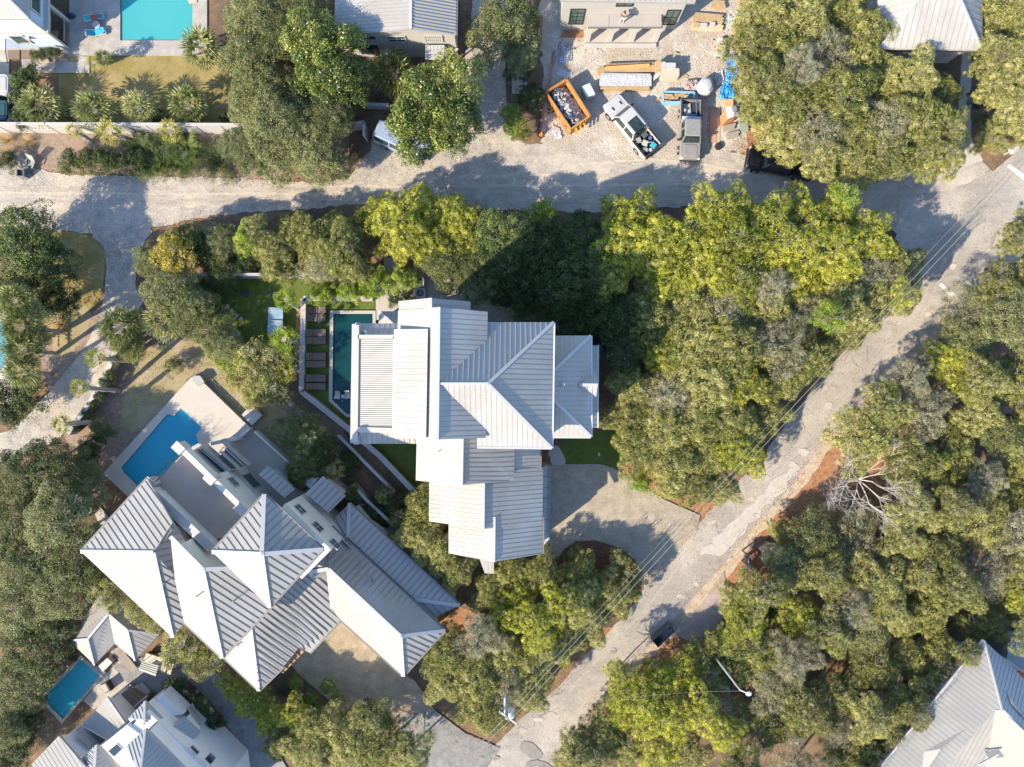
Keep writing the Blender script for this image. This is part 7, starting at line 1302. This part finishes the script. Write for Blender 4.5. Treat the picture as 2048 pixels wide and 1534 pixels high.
for i, (x, y) in enumerate([(454.5, 614), (463, 623), (472, 631.5), (481.5, 638)]): b = MB(); q = P(x, y, .4); b.tube((q.x, q.y, 0), (q.x, q.y, .34), .13, .15, 8); b.cur = 0; b.box((q.x, q.y, .38), (.38, .28, .06), .9); one(b, 'stool', M_trim, ['topmost', 'second', 'third', 'lowest'][i] + ' of four small white stools in shade at the turf edge', 'stool', 'white stools')
def acunit(label, x, y, r=.4):
    c = P(x, y, .8); t = thing('air_conditioner', label, 'air conditioner', (c.x, c.y, 0), 'air conditioners'); b = MB(); b.loft([rr_(c, .42, .42, 0), rr_(c, .42, .42, .78)]); b.build('case', M_trim, t); b = MB(); b.tube((c.x, c.y, .78), (c.x, c.y, .81), r * .8, r * .8, 16); b.build('fan', M_blk, t); b = MB()
    for k in range(4): a = k * PI / 4; v_ = Vector((math.cos(a), math.sin(a), 0)) * r * .8; b.bar(Vector((c.x, c.y, .83)) - v_, Vector((c.x, c.y, .83)) + v_, .02, .02)
    b.build('grille', M_gut, t)
def rr_(c, a, b_, z): return [(x + c.x, y + c.y, zz_) for x, y, zz_ in rrect(a, b_, .12, z)]
acunit('white air conditioner just above the central house roof', 840.5, 586); acunit('air conditioner further up the gravel yard in shade', 838, 563)
quadbox('planter_box', 'white planter box at the corner of the pool terrace', 'planter', [(386, 752), (400, 752), (408, 764), (396, 772), (386, 762)], .7, mat('planter_grey', (.34, .34, .33), .8))
for x, y, lb in [(384, 764, 'dark leafy plant in the planter at the top of the white terrace'), (392, 762, 'reddish plant right of the dark one in the white terrace planter'), (221, 944, 'small potted shrub at the left corner of the white terrace')]: tuft(SPK, 'potted_plant', x, y, 9, lb, 'plant', 'potted plants'); bpy.data.objects[-1] if False else None
quadbox('landing', 'square white landing jutting from the white pool terrace', 'landing', [(484, 829.7), (502, 810), (523, 831), (504, 850)], .55, M_fw)
# lounge set of the blue house
M_teal = mat('teal_cushion', (.02, .30, .38), .8)
for i, (pts, lb) in enumerate([([(166, 31), (185, 29), (207, 27), (208, 37), (188, 40), (170, 43)], 'upper teal sun lounger on the shaded paved terrace'), ([(170, 59), (190, 60), (210, 55), (212, 67), (190, 72), (172, 71)], 'lower teal sun lounger with a blue towel on the paved terrace')]):
    t = thing('sun_lounger', lb, 'sun lounger', P(188, 36 + 30 * i), 'teal loungers'); q = [P(x, y, z) for (x, y), z in zip(pts, (.75, .35, .35, .35, .35, .75))]; b = MB(); b.loft([[q[0], q[5], q[5] - Vector((0, 0, .08)), q[0] - Vector((0, 0, .08))], [q[1], q[4], q[4] - Vector((0, 0, .08)), q[1] - Vector((0, 0, .08))], [q[2], q[3], q[3] - Vector((0, 0, .08)), q[2] - Vector((0, 0, .08))]]); b.build('cushion', M_teal, t)
    b = MB(); 
    for a, c in ((0, 1), (1, 2), (2, 3), (3, 4), (4, 5), (5, 0)): b.bar(q[a], q[c], .07, .07)
    for k in (1, 2, 3, 4): b.tube((q[k].x, q[k].y, .1), q[k], .03)
    b.build('frame', M_trim, t)
crumple('towel', 'bright blue towel on the lower teal lounger', 'towel', [(192, 60), (206, 55), (210, 62), (204, 68), (192, 68)], .15, mat('towel_blue', (.05, .38, .75), .9), 40, 8, .42); crumple('towel', 'orange red towel on the upper teal lounger', 'towel', [(182, 32), (196, 31), (196, 38), (183, 39)], .12, mat('towel_red', (.5, .10, .05), .9), 41, 7, .42)
b = MB(); c = P(192, 49, .45); b.tube((c.x, c.y, .1), (c.x, c.y, .42), .06); b.tube((c.x, c.y, .42), (c.x, c.y, .46), .33, .33, 16); one(b, 'side_table', M_trim, 'round white table between the two teal loungers', 'side table')
b = MB(); c = P(141, 31, .4); b.ball((c.x, c.y, .4), .42, 10, 6, (1.1, .6, .6)); one(b, 'deck_box', mat('navy_cover', (.01, .03, .10), .7), 'dark navy covered seat beside the blue house porch', 'seat'); b = MB(); c = P(131, 102, .5); b.tube((c.x, c.y, 0), (c.x, c.y, .5), .16, .17, 12); b.tube((c.x, c.y, .45), (c.x, c.y, .51), .12, .12, 10); one(b, 'round_vent', M_trim, 'round white pipe mouth at the corner of the blue house', 'vent'); quadbox('pool_mat', 'pink tray on the deck at the top edge beyond the pool', 'tray', [(375, -4), (392, -6), (393, 4), (378, 6)], .2, mat('pink_tray', (.52, .38, .32), .8))
# adirondack chairs, bin at the left edge
def slat_chair(label, x, y, deg, m):
    c = P(x, y, .5); t = thing('garden_chair', label, 'chair', (0, 0, 0), 'slatted chairs'); b = MB()
    for i in range(6): b.box((-.25 + i * .1, .02, .36 - .0 * i), (.08, .5, .025))
    b.build('seat', m, t); b = MB()
    for i in range(6): b.bar((-.25 + i * .1, -.22, .36), (-.29 + i * .115, -.62, 1.05), .085, .025, up=Vector((0, 1, 0)))
    b.build('backrest', m, t)
    for s_ in (-1, 1): b = MB(); b.box((s_ * .36, .05, .58), (.12, .65, .03)); b.build('armrest', m, t); b = MB(); b.box((s_ * .33, .3, .29), (.06, .06, .58)); b.box((s_ * .33, -.25, .25), (.05, .05, .5)); b.build('leg', m, t)
    t.location = (c.x, c.y, 0); t.rotation_euler = (0, 0, math.radians(deg))
M_gw = mat('weathered_slats', (.34, .35, .32), .8, (.28, .29, .27), 4); slat_chair('left weathered slatted chair at the street edge beside the bin', 41, 324, 200, M_gw); slat_chair('right weathered slatted chair at the street edge beside the bin', 60, 326, 160, M_gw)
t = thing('trash_bin', 'black open trash bin below the two slatted chairs', 'trash bin', P(40, 345)); c = P(40, 345, .8); b = MB()
for k in range(4): a = Vector((math.cos(k * PI / 2), math.sin(k * PI / 2), 0)) * .3; b.box((c.x + a.x, c.y + a.y, .4), (.06 if k % 2 == 0 else .62, .62 if k % 2 == 0 else .06, .8))
b.box((c.x, c.y, .05), (.6, .6, .06)); b.build('bin', mat('grey_bin', (.16, .17, .17), .7), t); b = MB(); b.box((c.x, c.y, .6), (.54, .54, .03)); b.build('bag', M_blk, t)
b = MB(); c = P(53, 346, .4); b.box((c.x, c.y, .25), (.5, .5, .5), .3); b.tube((c.x - .15, c.y, .5), (c.x - .15, c.y, .58), .07); one(b, 'side_table', mat('dim_metal', (.10, .12, .12), .6), 'dark low table right of the black bin', 'side table')
# golf cart and small furniture at the cottage
g6 = zp(130, 1160, 290, 240, 6.393); t = thing('golf_cart', 'golf cart with pale ribbed canopy on the grey pavers by the cottage', 'golf cart', P(300, 1342)); q = [P(*g6(x, y), 1.85) for x, y in ((985, 1035), (1198, 1098), (1158, 1228), (945, 1150))]
b = MB(); b.prism(q, 1.8, 1.86); 
for i in range(1, 5): b.bar(q[0].lerp(q[3], i / 5) + Vector((0, 0, .03)), q[1].lerp(q[2], i / 5) + Vector((0, 0, .03)), .05, .05)
b.build('canopy', mat('cart_canopy', (.42, .39, .33), .6), t)
for k in range(4): b = MB(); p_ = q[k].lerp(sum(q, Vector()) / 4, .1); b.tube((p_.x, p_.y, .5), p_, .025); b.build('post', M_blk, t)
ct = sum(q, Vector()) / 4; d_ = (q[1] - q[0]).normalized(); n_ = Vector((-d_.y, d_.x, 0)); b = MB(); b.bar(Vector((ct.x, ct.y, .5)) - d_ * 1.05, Vector((ct.x, ct.y, .5)) + d_ * 1.35, 1.1, .3); b.build('body', mat('cart_body', (.40, .36, .28), .5), t)
b = MB(); b.bar(Vector((ct.x, ct.y, .8)) + d_ * .9 - n_ * .5, Vector((ct.x, ct.y, .8)) + d_ * .9 + n_ * .5, .45, .3); b.bar(Vector((ct.x, ct.y, .8)) + d_ * 1.45 - n_ * .5, Vector((ct.x, ct.y, .8)) + d_ * 1.45 + n_ * .5, .35, .3); b.build('seat', mat('tan_seat', (.42, .36, .26), .8), t)
for sx in (-1, 1):
    for sy in (-.75, 1.1): b = MB(); p_ = Vector((ct.x, ct.y, .24)) + d_ * sy + n_ * sx * .5; b.tube(p_ - n_ * .09, p_ + n_ * .09, .24, .24, 12); b.build('wheel', M_tyre, t)
quadbox('hot_tub', 'pale covered hot tub between the cottage and its pool', 'hot tub', [g6(430, 1100), g6(540, 1000), g6(600, 1055), g6(482, 1170)], .7, mat('tub_cover', (.40, .41, .42), .6)); 
t = thing('lounge_chair', 'pale cushioned chair at the lower edge of the cottage patio', 'chair', P(212, 1378)); b = MB(); c = P(*g6(530, 1370), .4); b.box((c.x, c.y, .35), (.7, .7, .14), .5); b.build('cushion', mat('beige_cushion', (.42, .39, .34), .9), t); b = MB(); b.box((c.x, c.y, .15), (.85, .85, .28), .5); b.box((c.x + .32, c.y + .16, .5), (.14, .85, .5), .5); b.build('frame', M_frame, t)
t = thing('curved_steps', 'slatted grey boardwalk between the cottage and the grey pavers', 'boardwalk', P(258, 1345)); b = MB(); M_bw = mat('grey_boardwalk', (.36, .31, .26), .85, (.27, .23, .19), 3)
for i in range(22): u = i / 21; b.bar(P(222 + 40 * u, 1305 + 38 * u, .35), P(240 + 34 * u, 1293 + 42 * u, .35), .13, .05)
b.build('boards', M_bw, t)
for x, y, lb in [(118.5, 1334, 'right white pot left of the turquoise pool'), (97.5, 1356, 'left white pot left of the turquoise pool')]:
    t = thing('flower_pot', lb, 'plant pot', P(x, y), 'white pots'); c = P(x, y, .4); b = MB(); b.tube((c.x, c.y, 0), (c.x, c.y, .5), .14, .24, 14, False); b.build('pot', M_trim, t); b = MB(); b.tube((c.x, c.y, .3), (c.x, c.y, .44), .2, .2, 12); b.build('soil', M_frame, t)
for i, (x, y) in enumerate([(394, 1383), (384, 1392), (380, 1399), (373, 1406), (368, 1412), (333, 1380), (341, 1388), (350, 1397), (360, 1406)]): b = MB(); q = P(x, y, .05); b.box((q.x, q.y, .04), (.28, .28, .06), .7); one(b, 'stepping_stone', M_conc, 'square stepping stone in the curved bed, number order runs along the drive' if False else ['stepping stone nearest the grey drive', 'second stepping stone from the grey drive', 'third stepping stone from the grey drive', 'fourth stepping stone from the grey drive', 'stepping stone nearest the white stair balcony', 'topmost stepping stone along the house wall', 'second stepping stone along the house wall', 'third stepping stone along the house wall', 'lowest stepping stone along the house wall'][i], 'stepping stone', 'stepping stones')
# outdoor kitchen on the dim terrace
def dd(x, y, z=.9): return P(*d6(x, y), z)
t = thing('outdoor_sofa', 'white framed sofa with tan cushion on the dim narrow terrace', 'sofa', P(728, 1016)); b = MB()
for a, c in (((905, 560), (950, 520)), ((950, 520), (1090, 630)), ((1090, 630), (1020, 730))): b.bar(dd(*a), dd(*c), .06, .06)
b.build('frame', M_trim, t); b = MB(); b.prism([dd(940, 570), dd(1020, 600), dd(1050, 650), dd(990, 680), dd(930, 630)], .6, .8); b.build('cushion', mat('tan_seat', (.4, .3, .2)), t)
b = MB(); b.prism([dd(1120, 740), dd(1210, 690), dd(1280, 745), dd(1210, 815)], .4, .85); one(b, 'terrace_table', mat('pale_top', (.35, .35, .33), .7), 'square pale table on the dim narrow terrace', 'table')
b = MB(); c = dd(1385, 885, .5); b.tube((c.x, c.y, .4), (c.x, c.y, .5), .75, .75, 20); b.tube((c.x, c.y, .45), (c.x, c.y, .58), .45, .45, 16); one(b, 'fire_pit', M_frame, 'round dark fire pit on the dim narrow terrace', 'fire pit')
# trash racks by the road
t = thing('trash_rack', 'dark timber bin rack holding two lidded bins at the road edge', 'bin rack', P(1328, 1273)); h1 = zp(1160, 980, 540, 420, 3.652); q = [P(*h1(x, y), 1.0) for x, y in ((652, 990), (695, 1030), (572, 1150), (530, 1100))]; b = MB(); b.prism(q, .0, .12)
for i in range(4): b.bar(q[i] - Vector((0, 0, .45)), q[(i + 1) % 4] - Vector((0, 0, .45)), .06, .9)
b.bar(q[0].lerp(q[3], .62), q[1].lerp(q[2], .62), .06, .1); b.build('frame', mat('dark_timber', (.10, .085, .085), .85, (.15, .13, .12), 4), t)
for k, (u0, u1) in enumerate(((.06, .56), (.68, .95))): b = MB(); b.prism([q[0].lerp(q[3], u0).lerp(q[1].lerp(q[2], u0), .1), q[0].lerp(q[3], u0).lerp(q[1].lerp(q[2], u0), .9), q[0].lerp(q[3], u1).lerp(q[1].lerp(q[2], u1), .9), q[0].lerp(q[3], u1).lerp(q[1].lerp(q[2], u1), .1)], .1, .8 if k == 0 else .5); one(b, 'trash_bin', mat('charcoal_bin' if k == 0 else 'black_bin', (.085, .09, .10) if k == 0 else (.01, .01, .012), .6), ['wide charcoal bin lid in the road edge rack', 'open black bin at the lower end of the road edge rack'][k], 'trash bin')
t = thing('post_rack', 'leaning white and brown post rack on the orange straw verge', 'rack', P(1505, 1110)); b = MB(); A = [P(1492, 1107, 1.1), P(1500, 1117, 1.1), P(1492, 1128, 1.1), P(1502, 1137, 1.1)]; b.bar(A[0], A[1], .25, .08); b.bar(A[2], A[3], .3, .08); b.build('shelf', M_trim, t); b = MB(); b.bar(A[0], A[2], .12, .5); b.bar(A[1], A[3], .1, .5)
for a in A: b.bar((a.x, a.y, 0), a, .1, .1, up=Vector((0, 1, 0)))
for k in range(3): a = P(1522 + 6 * k, 1097 - 4 * k, .7); b.box((a.x, a.y, .5), (.35, .5, 1.0), .7)
b.build('frame', mat('dark_timber', (.1, .1, .1)), t)
t = thing('trailer_ramp', 'white tipped timber rack beside the nose of the black pickup', 'rack', P(1525, 290)); b = MB(); b.bar(P(1516, 285, .7), P(1570, 288, .7), .12, .1); b.bar(P(1514, 286, .7), P(1537, 268, .7), .12, .1); b.bar(P(1530, 272, .7), P(1562, 275, .7), .1, .1); b.build('frame', M_lum2, t); b = MB(); b.bar(P(1514, 284.5, .82), P(1555, 285, .82), .16, .06); b.build('rail', M_trim, t)
slab('planter_kerb', [(1196, 905), (1200, 905), (1200, 912), (1196, 912)], M_conc, .1)
# ================================================================== ROAD WEAR AND FALLEN LEAVES
def tracks(label_name, pts, width, m, l, seed):
    r = random.Random(seed); n = len(pts); out = []; back = []
    for i in range(n):
        a = pts[max(0, i - 1)]; c = pts[min(n - 1, i + 1)]; dx, dy = c[0] - a[0], c[1] - a[1]; L = math.hypot(dx, dy); w_ = width * r.uniform(.3, 1.2)
        out.append((pts[i][0] - dy / L * w_, pts[i][1] + dx / L * w_)); back.append((pts[i][0] + dy / L * w_ * r.uniform(.6, 1.2), pts[i][1] - dx / L * w_ * r.uniform(.6, 1.2)))
    b = MB(); b.sheet([P(*p) for p in out + back[::-1]], .0018 * l); return tag(b.build(label_name, m), kind='structure')
def along(pts, step=9, j=1.2, seed=0):
    r = random.Random(seed); o = []
    for a, c in zip(pts, pts[1:]):
        k = max(1, int(math.hypot(c[0] - a[0], c[1] - a[1]) / step))
        for i in range(k): t = i / k; o.append((a[0] + (c[0] - a[0]) * t + r.uniform(-j, j), a[1] + (c[1] - a[1]) * t + r.uniform(-j, j)))
    return o
L0 = LT + 1
M_trk = mat('tyre_track', (.34, .305, .26), .97, (.385, .345, .295), 1.5, 8, .3, 30); M_trk2 = mat('sandy_track', (.50, .43, .34), .97, (.42, .365, .30), 4, 8, .3, 30); M_crk = mat('crack', (.17, .15, .13), .97)
for k, pts in enumerate([[(0, 385), (300, 388), (620, 388), (760, 378)], [(0, 402), (280, 405), (500, 396)], [(620, 372), (900, 372), (1150, 372), (1400, 368)], [(1100, 390), (1400, 384), (1700, 386)], [(1150, 330), (1300, 318), (1420, 330), (1560, 360)], [(1180, 300), (1240, 330), (1400, 350)], [(1880, 470), (1780, 610), (1640, 790), (1480, 980)], [(1960, 430), (1830, 640), (1690, 800), (1540, 960)], [(1400, 1080), (1280, 1230), (1130, 1390)]]):
    tracks('tyre_track', along(pts, 7, 1.2, k), 3.2, M_trk if (k % 2 or k > 5) else M_trk2, L0 + k, k)
for k in range(24):
    r = random.Random(50 + k); t = r.random(); x = 2020 + (1010 - 2020) * t + r.uniform(-30, 30) + 20; y = 400 + (1490 - 400) * t + r.uniform(-20, 20) - 0; a = r.uniform(0, PI) if k % 2 else .8 + r.uniform(-.3, .3); pts = [(x, y)]
    for i in range(r.randrange(3, 8)): a += r.uniform(-.5, .5); x += 6 * math.cos(a); y -= 6 * math.sin(a); pts.append((x, y))
    tracks('road_crack', pts, .45, M_crk, L0 + 9, k)
for k in range(14):
    r = random.Random(150 + k); t = r.random(); x = 2000 + (1030 - 2000) * t + 30 + r.uniform(-25, 25); y = 420 + (1480 - 420) * t + r.uniform(-25, 25); q = [(x + r.uniform(4, 12) * math.cos(u), y + r.uniform(3, 8) * math.sin(u)) for u in np.linspace(0, 5.6, 9)]
    b = MB(); b.sheet([P(*p) for p in q], .0018 * (L0 + 10 + k % 3)); tag(b.build('repair_patch', [M_trk, M_trk2, M_pale][k % 3]), kind='structure')
# fallen leaves along verges and drives, and on the roofs' valleys: countless, so one object
rg = np.random.default_rng(9); C = []
def strew(pts, n, s_, z=.17):
    for i in range(n):
        k = rg.integers(0, len(pts) - 1); t = rg.random(); x = pts[k][0] + (pts[k + 1][0] - pts[k][0]) * t + rg.normal(0, s_); y = pts[k][1] + (pts[k + 1][1] - pts[k][1]) * t + rg.normal(0, s_); p = P(x, y, z); C.append((p.x, p.y, z + rg.random() * .03))
strew(ROADR, 1900, 13); strew(ROADL, 1300, 11); strew([(0, 450), (300, 450), (600, 412), (900, 415), (1300, 420), (1700, 420)], 1300, 11); strew([(0, 335), (480, 358), (700, 350)], 900, 8); strew([(1100, 1110), (1200, 1090), (1280, 1170), (1330, 1010), (1235, 945)], 500, 16); strew([(1480, 290), (1560, 330), (1900, 345)], 1200, 12); strew([(600, 1340), (730, 1400), (900, 1460), (1000, 1500)], 600, 18); strew([(200, 480), (280, 560), (180, 740), (60, 860)], 600, 14); strew([(240, 760), (420, 700), (560, 860)], 1800, 40)
C = np.array(C); n = len(C); N = rnd_dirs(rg, n) * .5 + np.array([0, 0, 1]); N /= np.linalg.norm(N, axis=1)[:, None]
L_dead = leafmat('dead_leaves', [(.16, .07, .03), (.30, .15, .06), (.42, .25, .11), (.50, .36, .20)], trans=.1)
o = bpy.data.objects.new('fallen_leaves', leaf_mesh('fallen_leaves', C, N, rnd_dirs(rg, n), .10, .065, rg.random(n), L_dead)); COL.objects.link(o); tag(o, 'rusty fallen leaves strewn along verges, roads and drives', 'fallen leaves', kind='stuff')
# stones and coarse gravel on the streets
rg = np.random.default_rng(19); C = []
for (x0, y0, x1, y1, n) in [(0, 345, 1500, 410, 6000), (960, 60, 1010, 330, 1400), (1090, 100, 1480, 320, 1800), (760, 250, 1000, 350, 1600), (200, 480, 290, 700, 1500)]:
    for i in range(n): p = P(rg.uniform(x0, x1), rg.uniform(y0, y1), .2); C.append((p.x, p.y, .17))
for i in range(3500): t = rg.random(); x = 2030 - 1000 * t + rg.uniform(-60, 75); y = 380 + 1110 * t + rg.uniform(-40, 40); p = P(x, y, .2); C.append((p.x, p.y, .17))
C = np.array(C); n = len(C); N = rnd_dirs(rg, n) * .9 + np.array([0, 0, 1.]); N /= np.linalg.norm(N, axis=1)[:, None]
L_st = leafmat('stone_chips', [(.26, .235, .20), (.35, .315, .265), (.43, .39, .33), (.52, .47, .40)], trans=0, amp=.05)
s_ = rg.uniform(.03, .085, n)
o = bpy.data.objects.new('loose_gravel', leaf_mesh('loose_gravel', C, N, rnd_dirs(rg, n), s_, s_ * .8, rg.random(n), L_st)); COL.objects.link(o); tag(o, 'loose pale stones scattered over the gravel streets and the site', 'gravel', kind='stuff')
